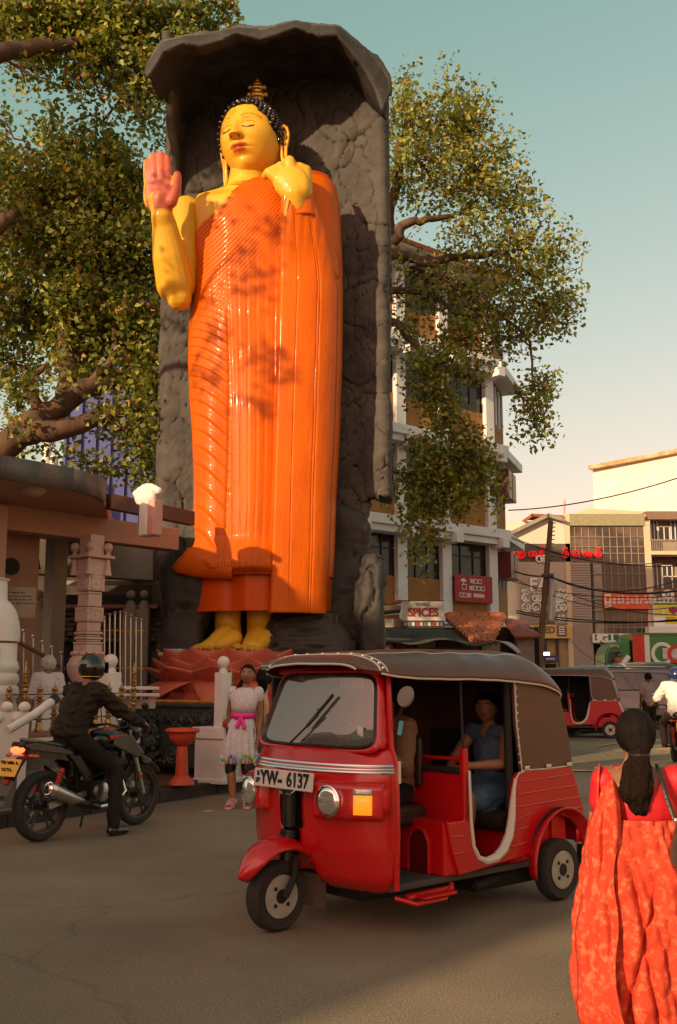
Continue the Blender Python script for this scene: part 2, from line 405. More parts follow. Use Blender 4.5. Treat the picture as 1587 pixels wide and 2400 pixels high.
# ------------------------------------------------------------------ rock shrine
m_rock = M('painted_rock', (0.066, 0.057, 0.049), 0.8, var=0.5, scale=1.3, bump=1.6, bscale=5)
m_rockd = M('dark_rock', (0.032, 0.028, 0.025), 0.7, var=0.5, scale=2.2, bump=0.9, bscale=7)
shrine = thing('rock_shrine', 'tall dark grey artificial rock niche with overhanging canopy behind the standing statue', 'shrine')
def crack(p, seed=0):
    v = abs(noise.noise(Vector(p)*1.1 + Vector((seed, 3.7, 1.2)))); return -0.09*g2(v, 0.016)
def rough(p, a=0.10):
    n = noise.noise(Vector((p[0]*1.7, p[1]*1.7, p[2]*1.2))*1.0); st = round(n*4)/4.0
    return a*(.45*fbm((p[0]*.8, p[1]*.8, p[2]*.5)) + .9*(n*.4 + st*.6)) + 0.022*fbm((p[0]*3.1, p[1]*3.1+5, p[2]*3.1)) + 0.016*abs(fbm((p[0]*6, p[1]*6, p[2]*9)))
# plan of the back wall: (pixel x, depth); the wall turns forward at its right end
def wall_pt(u, zpy):
    pass
PLAN = [(0, 386, 18.5), (.05, 398, 18.25), (.13, 452, 18.2), (.45, 620, 18.1), (.70, 790, 17.75), (.82, 846, 17.6), (.97, 900, 17.40), (.985, 903, 17.7), (1, 899, 18.2)]
def wpoint(u, z):
    px, Y = interp(PLAN, u)
    # keep the wall vertical: X from the pixel at mid height
    r = ray(px, 800); X = r[0] * Y / r[1]
    X = r[0] * Y / r[1] * 1.0
    return X, Y
LEFTX = [(1.9, -3.08), (4, -3.02), (6, -2.93), (8, -3.05), (10, -2.95), (12.6, -2.85)]
def back(u, v):
    zb = ZB0[0]
    zt = 13.1 - 1.15*sm(.70, .95, u) - .5*(1-sm(0, .1, u)); z = zb + (zt - zb)*v
    X, Y = wpoint(u, z)
    n = Vector((0, -1, 0))
    p = Vector((X, Y, z)); k_ = .0; d = rough(p)*(1-k_) + .06*k_*(round(noise.noise(p*.9)*3)/3 + .7*abs(noise.noise(p*1.6))) + (.045*fbm(p*1.3) + .02*fbm(p*4))*k_ + (crack(p) + crack(p*1.7, 9)*.6)*(1 - .6*k_)
    edge = sm(0, .06, u)
    p = p + n*d
    p.x += 0.07*noise.noise(Vector((0, 0, z*.7)))*(1-edge) + .025*noise.noise(Vector((3, 0, z*2.2)))
    if u > .93: p.x += .05*noise.noise(Vector((1, 0, z*.8))) + .02*noise.noise(Vector((1, 5, z*3.5)))
    if z > 11.2 and u > .5: p.y -= (z-11.2)*.25*sm(.5, .9, u)
    return p
ZB0 = [1.6]; b = MB(); b.grid(back, 160, 260); b.f = [f for f in b.f if not ((f[0] % 161)/160 > .856 and b.v[f[0]][2] < 4.6)]; b.m = [0]*len(b.f); b.build('back_wall', m_rock, shrine, smooth=True, solid=0.22, fixn=False, angle=0)
# relief blocks and ledges in the painted rock
b = MB()
for (px, py, wd, hh) in [(735,365,.9,.03),(800,345,.5,.03),(840,385,.03,.25),(860,400,.03,.25),(815,480,.03,.5),(770,520,.03,.5),(860,470,.5,.04),(810,500,.35,.25)]:
    Y = interp([(600, 18.0), (735, 17.86), (800, 17.72), (860, 17.56), (900, 17.4)], px)[0]
    c = P(px, py, Y); b = MB(); b.cbox(c, (wd, .12, hh + .02), 0, Euler((0, R(rnd.uniform(-25, 25)), 0))); b.build('relief', m_rock, shrine, bevel=0.012)
# canopy
UP = [(0,340,172),(.03,350,140),(.09,376,97),(.16,425,84),(.22,470,74),(.28,515,66),(.36,560,58),(.44,622,66),(.50,652,57),(.56,694,48),(.64,750,57),(.70,795,63),(.77,836,90),(.84,872,124),(.90,900,156),(.95,914,178),(1,918,215)]
LO = [(0,345,182),(.03,362,160),(.09,384,122),(.16,430,102),(.22,468,108),(.28,515,92),(.36,556,74),(.44,612,92),(.50,650,82),(.56,694,62),(.64,750,82),(.70,790,86),(.77,824,122),(.84,850,156),(.90,868,190),(.95,880,216),(1,896,262)]
def canopy(u, v):
    ux, uy = interp(UP, u); lx, ly = interp(LO, u)
    Yf = 15.9 + .5*sm(.55, 1, u)
    a = P(ux, uy, Yf + .12); c = P(lx, ly, Yf)
    bx = -2.95 + (0.95+2.95)*u
    back_t = Vector((bx, 18.7, 13.35 - .9*sm(.6, 1, u) - .5*(1-sm(0, .12, u))))
    back_b = Vector((bx, 18.3 - .5*sm(.8, 1, u), 12.55 - .8*sm(.6, 1, u) - .7*(1-sm(0, .15, u))))
    mid = (c + back_b)/2 + Vector((0, 0, .30*math.sin(math.pi*min(1, max(0, u))) ))
    topm = (a + back_t)/2 + Vector((0, 0, .18))
    keys = [back_t, topm, a, c, mid, back_b]; T = [0, .22, .42, .52, .76, 1]
    for i in range(5):
        if v <= T[i+1] + 1e-9:
            t = (v - T[i])/(T[i+1] - T[i]); p = keys[i].lerp(keys[i+1], t); break
    k = 0.35 if .40 < v < .54 else 1
    p = p + Vector((0, -.4, .9))*(rough(p*1.3, .12)*k) + Vector((0, .0, .35*crack(p*1.3, 4)))
    return p
b = MB(); b.grid(canopy, 110, 70); b.m = [0 if j//110 < 31 else 1 for j in range(len(b.f))]; b.build('canopy', [m_rock, m_rockd], shrine, smooth=True, fixn=True, angle=0, solid=.04)  # underside and rim take the darker rock, their shade put into the colour
# side wing at left top below the canopy
def wing(u, v):
    z = 10.3 + 2.6*v; p = Vector((-2.98 - .06*u, 18.2 - 1.6*u*sm(10.3, 12.4, z), z))
    return p + Vector((-1, 0, 0))*rough(p, .1)
b = MB(); b.grid(wing, 14, 30); b.build('side_wall', m_rock, shrine, smooth=True, solid=.15, fixn=False, angle=0)
# base rocks
def rock(pxc, pyt, pyb, wpx, Y, dep, seed, lean=0.0, mat=None, name='base_rock'):
    a = P(pxc, pyb, Y); t = P(pxc, pyt, Y); wd = wpx*mpp(pyb, Y)/2; h = t.z - a.z
    def fn(u, v):
        an = 2*math.pi*u; k = (1 - .28*v**3)*(1.0 if v < .93 else max(.02, math.sqrt(max(0, 1-((v-.93)/.07)**2))))
        ca, sa = math.cos(an), math.sin(an); e = .55
        x = wd*k*math.copysign(abs(ca)**e, ca); y = dep*k*math.copysign(abs(sa)**e, sa)
        p = Vector((a.x + x + lean*v, Y + y, a.z + h*v)); nn = Vector((ca, sa, .2))
        q = p + Vector((seed*7.3, 0, 0))
        return p + nn*(rough(q, .22) + crack(q*1.4, seed)*1.6)
    bb = MB(); bb.grid(fn, 60, 60, wrap=True); return bb.build(name, mat or m_rockd, shrine, smooth=True, fixn=False, angle=0)
rock(418, 1215, 1620, 120, 17.0, .45, 1, lean=.25)
rock(625, 1400, 1620, 420, 17.9, .55, 2)
rock(800, 1180, 1600, 190, 17.6, .45, 3, lean=-.15)
rock(866, 1295, 1570, 50, 16.9, .35, 4, lean=.02)
rock(715, 1430, 1590, 250, 16.9, .4, 5)
# painted dedication on the left base rock
b = MB()
for i, (y, x0, x1) in enumerate([(1524,384,432),(1533,372,440),(1546,384,436),(1557,384,436),(1567,376,440)]):
    x = x0
    while x < x1:
        wl = rnd.uniform(3, 7)
        o = P(x, y, 16.4); ww = wl*mpp(y, 16.4)
        for k in range(3):
            rr = .016; c0 = o + Vector((ww*(k+.5)/3, -.02*k*0, rnd.uniform(-.004, .004)))
            b.tube([c0 + Vector((rr*math.cos(t), 0, rr*math.sin(t)*1.2)) for t in [rnd.uniform(0, 1) + j*.9 for j in range(6)]], .004, 4)
        x += wl + 1.6
o = b.build('painted_lettering', m_white, shrine); stuff(o)
# ------------------------------------------------------------------ great standing statue
YS = 17.0
m_gskin = M('golden_skin_paint', (0.70, 0.38, 0.03), 0.40, spec=.28, var=0.14, scale=1.3, coat=0.10, bump=.12, bscale=12)
m_robe = M('orange_robe_paint', (0.60, 0.105, 0.0005), 0.42, spec=.16, var=0.24, scale=1.1, coat=0.12, bump=0.35, bscale=16, stretch=(1, 1, .4))
m_robe2 = M('orange_red_robe_paint', (0.56, 0.072, 0.0005), 0.42, spec=.16, var=0.08, scale=1.2, coat=0.12, bump=0.15, bscale=26)
m_palm = M('palm_pink_paint', (0.52, 0.11, 0.06), 0.5, var=0.08, scale=3)
m_trim = M('yellow_trim_paint', (0.80, 0.42, 0.05), 0.4, var=0.1)
m_curl = M('black_gloss', (0.012, 0.009, 0.007), 0.12, var=0.0, coat=0.4)
m_slit = M('eyeline_paint', (0.05, 0.01, 0.004), 0.4, var=0.0)
m_browp = M('brow_paint', (0.40, 0.12, 0.008), 0.4, var=0.0)
m_lipp = M('lip_paint', (0.58, 0.12, 0.03), 0.35, var=0.0)
m_navel = m_slit
statue = thing('buddha_statue', 'giant standing Buddha statue in orange robe with golden skin and raised right palm', 'statue')
def PX(px, py, Y=YS): return P(px, py, Y)

SIL = [(421, 700, 765), (430, 610, 774), (445, 560, 782), (465, 512, 788), (500, 482, 792), (548, 462, 794), (620, 457, 797), (700, 454, 798), (780, 449, 797),
       (858, 448, 796), (940, 452, 793), (1016, 458, 791), (1100, 461, 786), (1174, 462, 782), (1280, 457, 779), (1360, 452, 775), (1443, 444, 771)]
def fold(px, py):                              # depth of the carved folds at a photo position of the front
    def gro(ph, sharp=.16):                    # narrow groove with a raised lip
        f = ph - math.floor(ph); dd = min(f, 1-f)
        return -g2(dd, sharp*.5) + .45*g2(f - .22, .14)
    # sleeve edge
    xe = 668 - (py - 500)*0.03
    if px > xe:
        return 0.0
    # upper diagonal folds: lines from the left shoulder down to the right hip
    t = (px - 455)/(690 - 455)
    yy = py + (px - 460)*0.95 - 60*math.sin(max(0, min(1, t))*math.pi)*.5
    up = gro(yy/11.0, .32)*.6
    # vertical pleats beside the sleeve edge, fanning upward
    k = (px - 545)/(xe - 545); fan = px - (xe-px)*.0 + (py - 900)*0.045*k
    ver = gro((fan + 8*math.sin(py/260.0))/(19.0), .15)
    # lower left curved folds
    xl = 548; sp = 17 + (py - 700)*.036
    lo = gro((py + (px - 455)*.35 + 26*((px - 455)/95.0)**2 + 400)/sp, .10)
    wU = 1 - sm(600, 800, py + (px-560)*.55)
    wL = sm(640, 760, py)*(1 - sm(xl - 6, xl + 6, px - 40*sm(1150, 1340, py)*-.6))*(1-wU)
    wV = (1-wU)*(1-wL)*sm(0, 1, 1)
    seam = -1.1*g2(px - (545 + 4*math.sin(py/120.)), 3.2)*sm(740, 790, py)*(1 - sm(1180, 1300, py))
    return wU*up*1.0 + wL*lo*.8 + wV*ver*.5 + seam*.8
def body_pt(an, py, off=0.0, front=0.52, do_fold=True):
    L, Rr = interp(SIL, py); cx = (L+Rr)/2; hw = (Rr-L)/2
    ca, sa = math.cos(an), math.sin(an)
    e = .86
    xx = math.copysign(abs(ca)**e, ca); yy = math.copysign(abs(sa)**e, sa)
    px = cx + hw*xx
    p = PX(px, py); W = hw*mpp(py, YS)
    dep = W*(front if yy > 0 else .35)
    dep = max(dep, .36) if yy > 0 else dep
    # chest and belly swell, knees
    q = p.copy(); q.y = YS - yy*dep
    if yy > 0:
        q.y -= .10*g2(py-560, 110)*g2(px-600, 90) + .08*g2(py-760, 70)*g2(px-570, 80)
        q.y -= .13*g2(px-500, 45)*sm(820, 1000, py)*(1-sm(1200, 1400, py)*.5) + .12*g2(px-600, 42)*sm(820, 1000, py)
        if do_fold: q.y -= .028*fold(px, py)*sm(0, .25, sa)
    n = Vector((ca, -sa, 0)); return q + n*off, px
def surf(name, y0, y1, ny, a0, a1, na, mats, off=0.0, keep=None, matfn=None, dofold=True, front=.52, tweak=None, solid=0.0):
    vs = []; fs = []; mi = []; pxs = []
    for j in range(ny+1):
        py = y0 + (y1-y0)*j/ny
        for i in range(na+1):
            an = a0 + (a1-a0)*i/na
            p, px = body_pt(an, py, off, front, dofold)
            if tweak: p = tweak(p, px, py, an)
            vs.append(p); pxs.append((px, py, an))
    for j in range(ny):
        for i in range(na):
            q = pxs[j*(na+1)+i]
            if keep and not keep(*q): continue
            a = j*(na+1)+i; fs.append((a, a+1, a+na+2, a+na+1)); mi.append(matfn(*q) if matfn else 0)
    b = MB(); b.v = [tuple(v) for v in vs]; b.f = fs; b.m = mi
    return b.build(name, mats, statue, smooth=True, fixn=False, angle=0, solid=solid)
PI = math.pi
def neckline(px, py, an):
    if math.sin(an) < 0: return py > 470 or px > 600
    # robe edge from left of the neck to the armpit
    pts = [(455, 566), (480, 553), (520, 518), (560, 480), (600, 446), (640, 424)]
    yl = interp(pts, px)[0]
    return py > yl
def bottom_tw(p, px, py, an):
    s = math.sin(an); f = sm(1265, 1335, py)
    if s > 0 and px < 660: p.y -= .20*f*sm(0, .3, s)*(1-sm(630, 664, px))*(1 - sm(1340, 1356, py)*.7)
    if px < 560: p.z += .0
    if px < 480: p.x -= .14*f*(1-sm(455, 485, px)) 
    return p
surf('upper_robe', 421, 1356, 620, -.25, PI+.25, 260, m_robe, .03, keep=neckline, tweak=bottom_tw, solid=.03)
surf('robe_back', 470, 1443, 60, PI, 2*PI, 40, m_robe2, .0, dofold=False)
def un_fold(p, px, py, an):
    p.y -= .02*math.sin(px/9.0)*g2(px-600, 60) + .03*g2((px-617) % 40 - 20, 5)*0
    return p
surf('under_robe', 1335, 1438, 40, -.1, PI+.1, 160, m_robe2, -.02, dofold=False, tweak=un_fold, solid=.03)
# sleeve panel: hangs from the bent left arm down to the hem
def panel_pt(u, v):
    py = 470 + (1443-470)*v
    xe = 668 - (py - 500)*0.031 ; L, Rr = interp(SIL, py)
    xr = Rr + 1.5
    # top is narrow around the forearm, widens into the body's right side
    top = 1 - sm(470, 700, py)
    if py < 700:
        xr = interp([(470, 728), (500, 735), (540, 748), (580, 768), (640, 786), (700, 799)], py)[0]
    px = xe + (xr - xe)*u
    p = PX(px, py); W = (xr-xe)/2*mpp(py, YS); cxp = (xr+xe)/2
    xx = (px-cxp)/((xr-xe)/2)
    s = math.sqrt(max(0, 1 - xx*xx))
    base, _ = body_pt(math.acos(max(-1, min(1, (px-(L+Rr)/2)/((Rr-L)/2)))), py, 0, .52, False)
    fwd = .34*top + .12
    y = min(base.y, YS - .05) - fwd*(.55 + .45*s) - .10*sm(0, .05, u)
    y += (1-sm(0, .03, u))*.1
    if u > .9: y = y + (YS + .05 - y)*sm(.9, 1, u)
    gv = 0
    for gx in (.30, .62, .66): gv -= g2(u - gx - .02*math.sin(py/200.), .007)*.03
    gv += .008*math.sin(px*.35 + py*.02)*(top + .05)
    p.y = y - gv*1.0
    return p
b = MB(); b.grid(panel_pt, 110, 240); b.build('robe_sleeve', m_robe, statue, smooth=True, fixn=False, angle=0, solid=.05)
# yellow piping down the sleeve edge and thin pale lines on the folds
b = MB(); pts = []
for k in range(60):
    v = k/59; p = panel_pt(.0, v); p.y -= .045; pts.append(p)
b.tube(pts, .022, 6)
b.tube([P(676, 468, 15.86), P(670, 500, 15.95), P(669, 535, 16.02)], [.03, .035, .008], 8)
b.build('robe_piping', m_trim, statue, smooth=True)
# draped end of the outer robe, flaring out at the left above the hem
b = MB()
rings = []
for k in range(13):
    t = k/12; px = 545 - 128*t; pyc = 1338 - 24*t - 6*math.sin(t*3); hh = (20 + 16*math.sin(min(1, t*1.15)*PI*.75))*(1 if t < .93 else .55)
    c = P(px, pyc, 16.25 + .32*t); rr = hh*mpp(1340, 16.4)
    rings.append([c + Vector((0.0, -math.cos(a)*rr*(.85-.3*t), math.sin(a)*rr)) + Vector((.10*math.sin(a)*t, 0, 0)) for a in [2*PI*j/20 for j in range(20)]])
b.loft(rings); b.build('robe_drape', m_robe, statue, smooth=True, angle=50)
# chest, neck and shoulder skin
def tors(u, v):
    an = PI*u*1.2 - .1*PI; py = 440 + 150*v
    L, Rr = interp([(440, 545, 640), (452, 500, 700), (462, 462, 740), (480, 455, 760), (548, 460, 780), (600, 462, 780)], py)
    cx = (L+Rr)/2; hw = (Rr-L)/2; px = cx - hw*math.cos(an); p = PX(px, py); dep = .52*170*mpp(py, YS)*sm(420, 490, py)
    dep = .30 + (dep-.30)*sm(440, 500, py)
    s = math.sin(an); p.y = YS - math.copysign(abs(s)**.86, s)*dep
    if s > 0: p.y -= .06*g2(px-515, 45)*g2(py-545, 40)
    return p
b = MB(); b.grid(tors, 70, 40)
b.build('chest', m_gskin, statue, smooth=True, fixn=False, angle=0)
b = MB(); rings = []
for k in range(40):
    t = k/39; py = 448 - 62*t; cx = 583 + 2*t; hw = 47 - 5*t + 9*(1-t)**3
    lip = .012*math.sin(t*60) if .25 < t < .85 else 0
    rings.append([PX(cx + hw*math.cos(a), py) + Vector((0, -math.sin(a)*(hw*mpp(py, YS)*.95 + lip), 0)) + Vector((math.cos(a)*lip, 0, 0)) for a in [2*PI*j/32 for j in range(32)]])
b.loft(rings); b.build('neck', m_gskin, statue, smooth=True, angle=0)
# right arm, raised, palm to the front
b = MB()
sh = P(437, 492, 17.05); el = P(415, 684, 16.55); wr = P(380, 508, 16.0)
b.cap(sh, P(432, 590, 16.85), .25, .27, 16); b.cap(P(432, 590, 16.85), P(420, 672, 16.6), .27, .28, 16); b.cap(P(410, 668, 16.5), P(397, 600, 16.3), .32, .29, 16)
b.cap(P(397, 600, 16.3), P(386, 530, 16.1), .29, .21, 16); b.cap(P(386, 530, 16.1), wr, .21, .19, 14)
b.cap(P(420, 698, 16.5), P(412, 668, 16.5), .22, .31, 14)
hc = lambda px, py, dy=0: P(px, py, 15.95 + dy)
b.cap(wr, hc(377, 470), .175, .2, 12); b.ball(hc(370, 445), (.25, .10, .30), 14); b.ball(hc(385, 460, -.03), (.2, .13, .22), 12)
b.ball(hc(352, 455, .04), (.12, .12, .28), 12)
for (x0, y0, x1, y1, r, dy) in [(350, 432, 346, 382, .09, .03), (364, 430, 360, 368, .092, 0), (379, 430, 376, 364, .092, 0), (394, 434, 390, 372, .088, .02)]:
    b.cap(hc(x0, y0, dy), hc((x0+x1)/2, (y0+y1)/2, dy-.01), r*1.02, r, 10); b.cap(hc((x0+x1)/2, (y0+y1)/2, dy-.01), hc(x1, y1, dy+.02), r, r*.84, 10)
b.cap(hc(400, 472, -.06), hc(413, 442, -.08), .12, .09, 10); b.cap(hc(413, 442, -.08), hc(416, 410, -.06), .09, .07, 10)
def palmfn(c, n):
    q = c; return 1 if (n.y < -.05 and c.z > P(378, 497, 15.95).z and n.x > -.62 and c.y < 16.35) else 0
o = fobj('right_arm', b, .022, [m_gskin, m_palm], statue, 3, matfn=palmfn)
# left hand at the shoulder
b = MB()
h2 = lambda px, py, dy=0: P(px, py, 16.0 + dy)
b.cap(h2(704, 520, .2), h2(697, 490, .08), .2, .19, 14); b.cap(h2(695, 490, .08), h2(690, 455), .19, .22, 14)
b.ball(h2(683, 428), (.32, .18, .30), 16, 0, Euler((0, R(18), 0)).to_matrix()); b.ball(h2(700, 440, -.02), (.22, .17, .28), 14)
for (x0, y0, x1, y1, x2, y2, r) in [(655, 425, 630, 404, 622, 412, .085), (662, 418, 643, 398, 636, 408, .088), (672, 412, 658, 390, 648, 398, .09), (684, 405, 679, 378, 668, 384, .1)]:
    b.cap(h2(x0, y0, -.02), h2(x1, y1, -.03), r*1.1, r, 10); b.cap(h2(x1, y1, -.03), h2(x2, y2, .12), r, r*.85, 10)
b.cap(h2(705, 420, .05), h2(718, 400, .08), .12, .1, 10); b.cap(h2(718, 400, .08), h2(702, 390, .02), .095, .075, 10)
b.cap(h2(712, 450, .03), h2(716, 415, .06), .16, .12, 10)
b.ball(h2(688, 438, -.03), (.27, .17, .30), 16)
fobj('left_hand', b, .022, [m_gskin], statue, 7)
# cuff of the sleeve
b = MB(); rings = []
for k in range(8):
    t = k/7; c = P(702, 476 + 40*t, 16.12 + .05*t); ra = .235 + .05*t
    rings.append([c + Vector((math.cos(a)*ra, -math.sin(a)*ra*.8, .03*math.cos(a))) for a in [2*PI*j/28 for j in range(28)]])
b.loft(rings, cap=False); b.build('cuff', m_robe, statue, smooth=True, solid=.04, angle=0)
# left shoulder and upper arm bulk under the robe
b = MB()
b.cap(P(744, 470, 16.95), P(757, 640, 16.75), .30, .30, 20); b.cap(P(757, 640, 16.75), P(715, 520, 16.25), .28, .22, 16)
def shf(p, n):
    f = p.z*9 + p.x*5; return p + n*(.010*math.sin(f*2.2))
fobj('left_shoulder', b, .03, [m_robe], statue, 8, disp=shf)

# ---- head
def head_pts(nu, nv, smile=.0, lids=1.0):
    vs = []
    for j in range(nv+1):
        th = PI*j/nv
        for i in range(nu):
            ph = 2*PI*i/nu
            sx = math.sin(th)*math.sin(ph); sy = -math.sin(th)*math.cos(ph); sz = math.cos(th)
            x = .76*sx; y = .93*sy; z = 1.0*sz
            if sz < 0:
                x *= 1 - .22*(-sz)**1.9
                y *= (1 - .10*sz*sz) if sy < 0 else (1 - .42*(-sz))
            f = sm(0, -.5, -(-sy)) if False else sm(.0, .55, -sy)
            dy = 0.0
            if f > 0:
                ax = abs(x)
                t = min(1, max(0, (.22 - z)/.42))
                cut = sm(-.27, -.20, z)
                dy += (.03 + .23*t**1.25)*g2(x, .075 + .055*t)*cut*sm(.34, .18, z)
                dy += .085*g2(ax-.115, .055)*g2(z+.185, .06)
                dy += .035*g2(z - (.30 - .28*(ax-.28)**2*3), .07)*sm(.05, .16, ax)*(1-sm(.45, .6, ax))
                dy -= .075*g2(ax-.28, .17)*g2(z-.08, .13)
                dy += .075*g2(ax-.29, .13)*g2(z-.05, .085)*lids
                dy += .085*g2(x, .20)*g2(z+.395, .045)*(1 - .25*g2(x, .03))
                dy += .085*g2(x, .16)*g2(z+.50, .05)
                dy -= .05*g2(z+.447, .018)*g2(x, .22)
                dy += .05*g2(x, .3)*g2(z+.45, .16)
                dy -= .035*g2(x, .2)*g2(z+.605, .05)
                dy += .10*g2(x, .2)*g2(z+.78, .13)
                dy += .05*g2(ax-.42, .2)*g2(z+.16, .2)
            vs.append(Vector((x, y - dy*f, z)))
    fs = []
    for j in range(nv):
        for i in range(nu):
            k = (i+1) % nu; fs.append((j*nu+i, j*nu+k, (j+1)*nu+k, (j+1)*nu+i))
    return vs, fs
hd = thing('head_pivot', 'x', 'x')      # replaced below by a mesh parented straight to the statue
COL.objects.unlink(hd); bpy.data.objects.remove(hd)
HC = P(592, 336, 16.95); HS = .735
HM = Matrix.Translation(HC) @ Euler((R(4), R(-3), R(-22)), 'XYZ').to_matrix().to_4x4() @ Matrix.Diagonal((HS*.98, HS*.95, HS, 1))
vs, fs = head_pts(220, 220)
b = MB(); b.T = HM; b.add(vs, fs)
def hmat(p):
    x, y, z = p; ax = abs(x)
    if y > -.3: return 0
    zl = -.395 - .03*g2(x, .04); 
    if abs(x) < .215:
        if abs(z+.397) < .048*(1-(x/.225)**2)**.5*(1-.35*g2(x, .025)) or abs(z+.497) < .050*max(0, 1-(x/.175)**2)**.5: return 1
        if abs(z+.447) < .012: return 2
    ez = .035 - .05*(1-((ax-.29)/.15)**2)*1.0
    if abs(ax-.29) < .145 and abs(z - ez) < .020: return 2
    ez2 = .11 + .05*(1-((ax-.29)/.16)**2)
    if abs(ax-.29) < .155 and abs(z-ez2) < .012: return 3
    ez3 = .22 + .115*(1-((ax-.32)/.26)**2)
    if .08 < ax < .56 and abs(z-ez3) < .016: return 3
    if g2(ax-.10, .05)*g2(z+.235, .028) > .8 and y < -.5: return 2
    return 0
b.m = [hmat(sum((vs[i] for i in f), Vector())/4) for f in fs]
head = b.build('head', [m_gskin, m_lipp, m_slit, m_browp], statue, smooth=True, fixn=True, angle=0)
# hair cap and snail curls
def hair_ok(d):
    x, y, z = d
    front = -y
    lim = .66 if front > .3 else (.66 - (.3-front)*1.1)
    lim = lim - .25*sm(.35, .75, abs(x)) - .42*sm(.72, .95, abs(x)) 
    lim = max(lim, -.62)
    return z > lim
b = MB(); b.T = HM; hv = [Vector((v.x*1.03, v.y*1.03, v.z*1.02)) for v in vs]
hf = [f for f in fs if hair_ok(Vector((vs[f[0]].x/.78, vs[f[0]].y/.94, vs[f[0]].z)))]
b.add(hv, hf); b.build('hair', m_curl, statue, smooth=True, fixn=False, angle=0)
b = MB(); b.T = HM; n = 620; ga = PI*(3-5**.5)
for i in range(n):
    z = 1 - 2*(i+.5)/n; r = math.sqrt(1-z*z); d = Vector((r*math.cos(ga*i), r*math.sin(ga*i), z))
    if not hair_ok(d): continue
    c = Vector((d.x*.80, d.y*.96, d.z*1.03)); up = d
    q = d.to_track_quat('Z', 'Y').to_matrix()
    b.ball(c, (.06, .06, .05), 8, 0, q); b.ball(c + d*.035, (.034, .034, .03), 6, 0, q)
stuff(b.build('hair_curls', m_curl, statue, smooth=True, angle=0))
# long-lobed ears
for sgn in (-1, 1):
    b = MB(); b.T = HM
    def E3(a, rr=1.0):
        return None
    rim = [(.02, .10), (.05, .20), (.13, .26), (.22, .20), (.25, .06), (.22, -.12), (.16, -.30), (.14, -.50), (.16, -.72), (.14, -.86), (.08, -.88), (.05, -.74), (.04, -.5), (.03, -.25), (.02, -.05)]
    path = [Vector((sgn*(.74 + .75*o_), -.02 + .55*o_, z_)) for o_, z_ in rim]; path.append(path[0])
    b.tube(path, .042, 8)
    inner = [Vector((sgn*(.73 + .68*o_), .06 + .5*o_, z_)) for o_, z_ in rim]
    cc = sum(inner, Vector())/len(inner); b.add([cc] + inner, [(0, i, i % len(inner) + 1) for i in range(1, len(inner)+1)])
    b.tube([Vector((sgn*.84, .04, .12)), Vector((sgn*.86, .08, .0)), Vector((sgn*.84, .05, -.18)), Vector((sgn*.80, .04, -.3))], .025, 6)
    b.build('ear', m_gskin, statue, smooth=True, angle=0)
# flame ornament
b = MB()
for k, (pw, py, hh) in enumerate([(17, 232, 10), (22, 222, 7), (15, 213, 8), (19, 205, 7), (13, 198, 7), (7, 191, 7)]):
    c = P(603, py, 17.1); b.ball(c, (pw*mpp(py, 17.1)*.95, .07, hh*mpp(py, 17.1)*1.3), 12)
for sx in (-1, 1):
    for (dx, py) in ((20, 222), (17, 205)): b.ball(P(603 + sx*dx, py, 17.1), .05, 8)
b.build('flame_finial', m_gold, statue, smooth=True, angle=0)
# feet
for (ax, fx, fy, fY, toes) in [(534, 490, 1520, 16.35, [(450,1522),(464,1524),(477,1524),(489,1524),(505,1522)]), (609, 590, 1524, 16.15, [(545,1520),(566,1523),(583,1526),(598,1528),(612,1528)])]:
    b = MB()
    sc = mpp(1500, 16.8)
    b.cap(P(ax, 1400, 17.0), P(ax, 1465, 16.95), 33*sc, 31*sc, 20)
    b.cap(P(ax, 1465, 16.95), P(ax+2, 1500, 16.95), 31*sc, 33*sc, 20)
    b.cap(P(ax-4, 1488, 16.8), P(fx+2, 1512, 16.45), 27*sc, 15*sc, 16)
    b.cap(P(ax+12, 1498, 16.7), P(fx+12, 1518, 16.4), 24*sc, 12*sc, 16)
    b.cap(P(ax-14, 1498, 16.7), P(fx-14, 1517, 16.4), 22*sc, 11*sc, 16)
    for (tx, ty) in toes: b.cap(P(tx + (ax-tx)*.2, ty-6, fY+.1), P(tx, ty, fY-.08), 8.5*sc, 7*sc, 10)
    z0 = P(fx, 1530, 16.4).z
    def ft(p, n, z0=z0):
        p = p.copy(); p.z = max(p.z, z0); return p
    fobj('foot', b, .02, [m_gskin], statue, 3, disp=ft)
    for (tx, ty) in toes: bb = MB(); bb.ball(P(tx, ty-3.5, fY-.13), (6*sc, .03, 3*sc), 8); bb.build('toenail', m_palm, statue, smooth=True, angle=0)

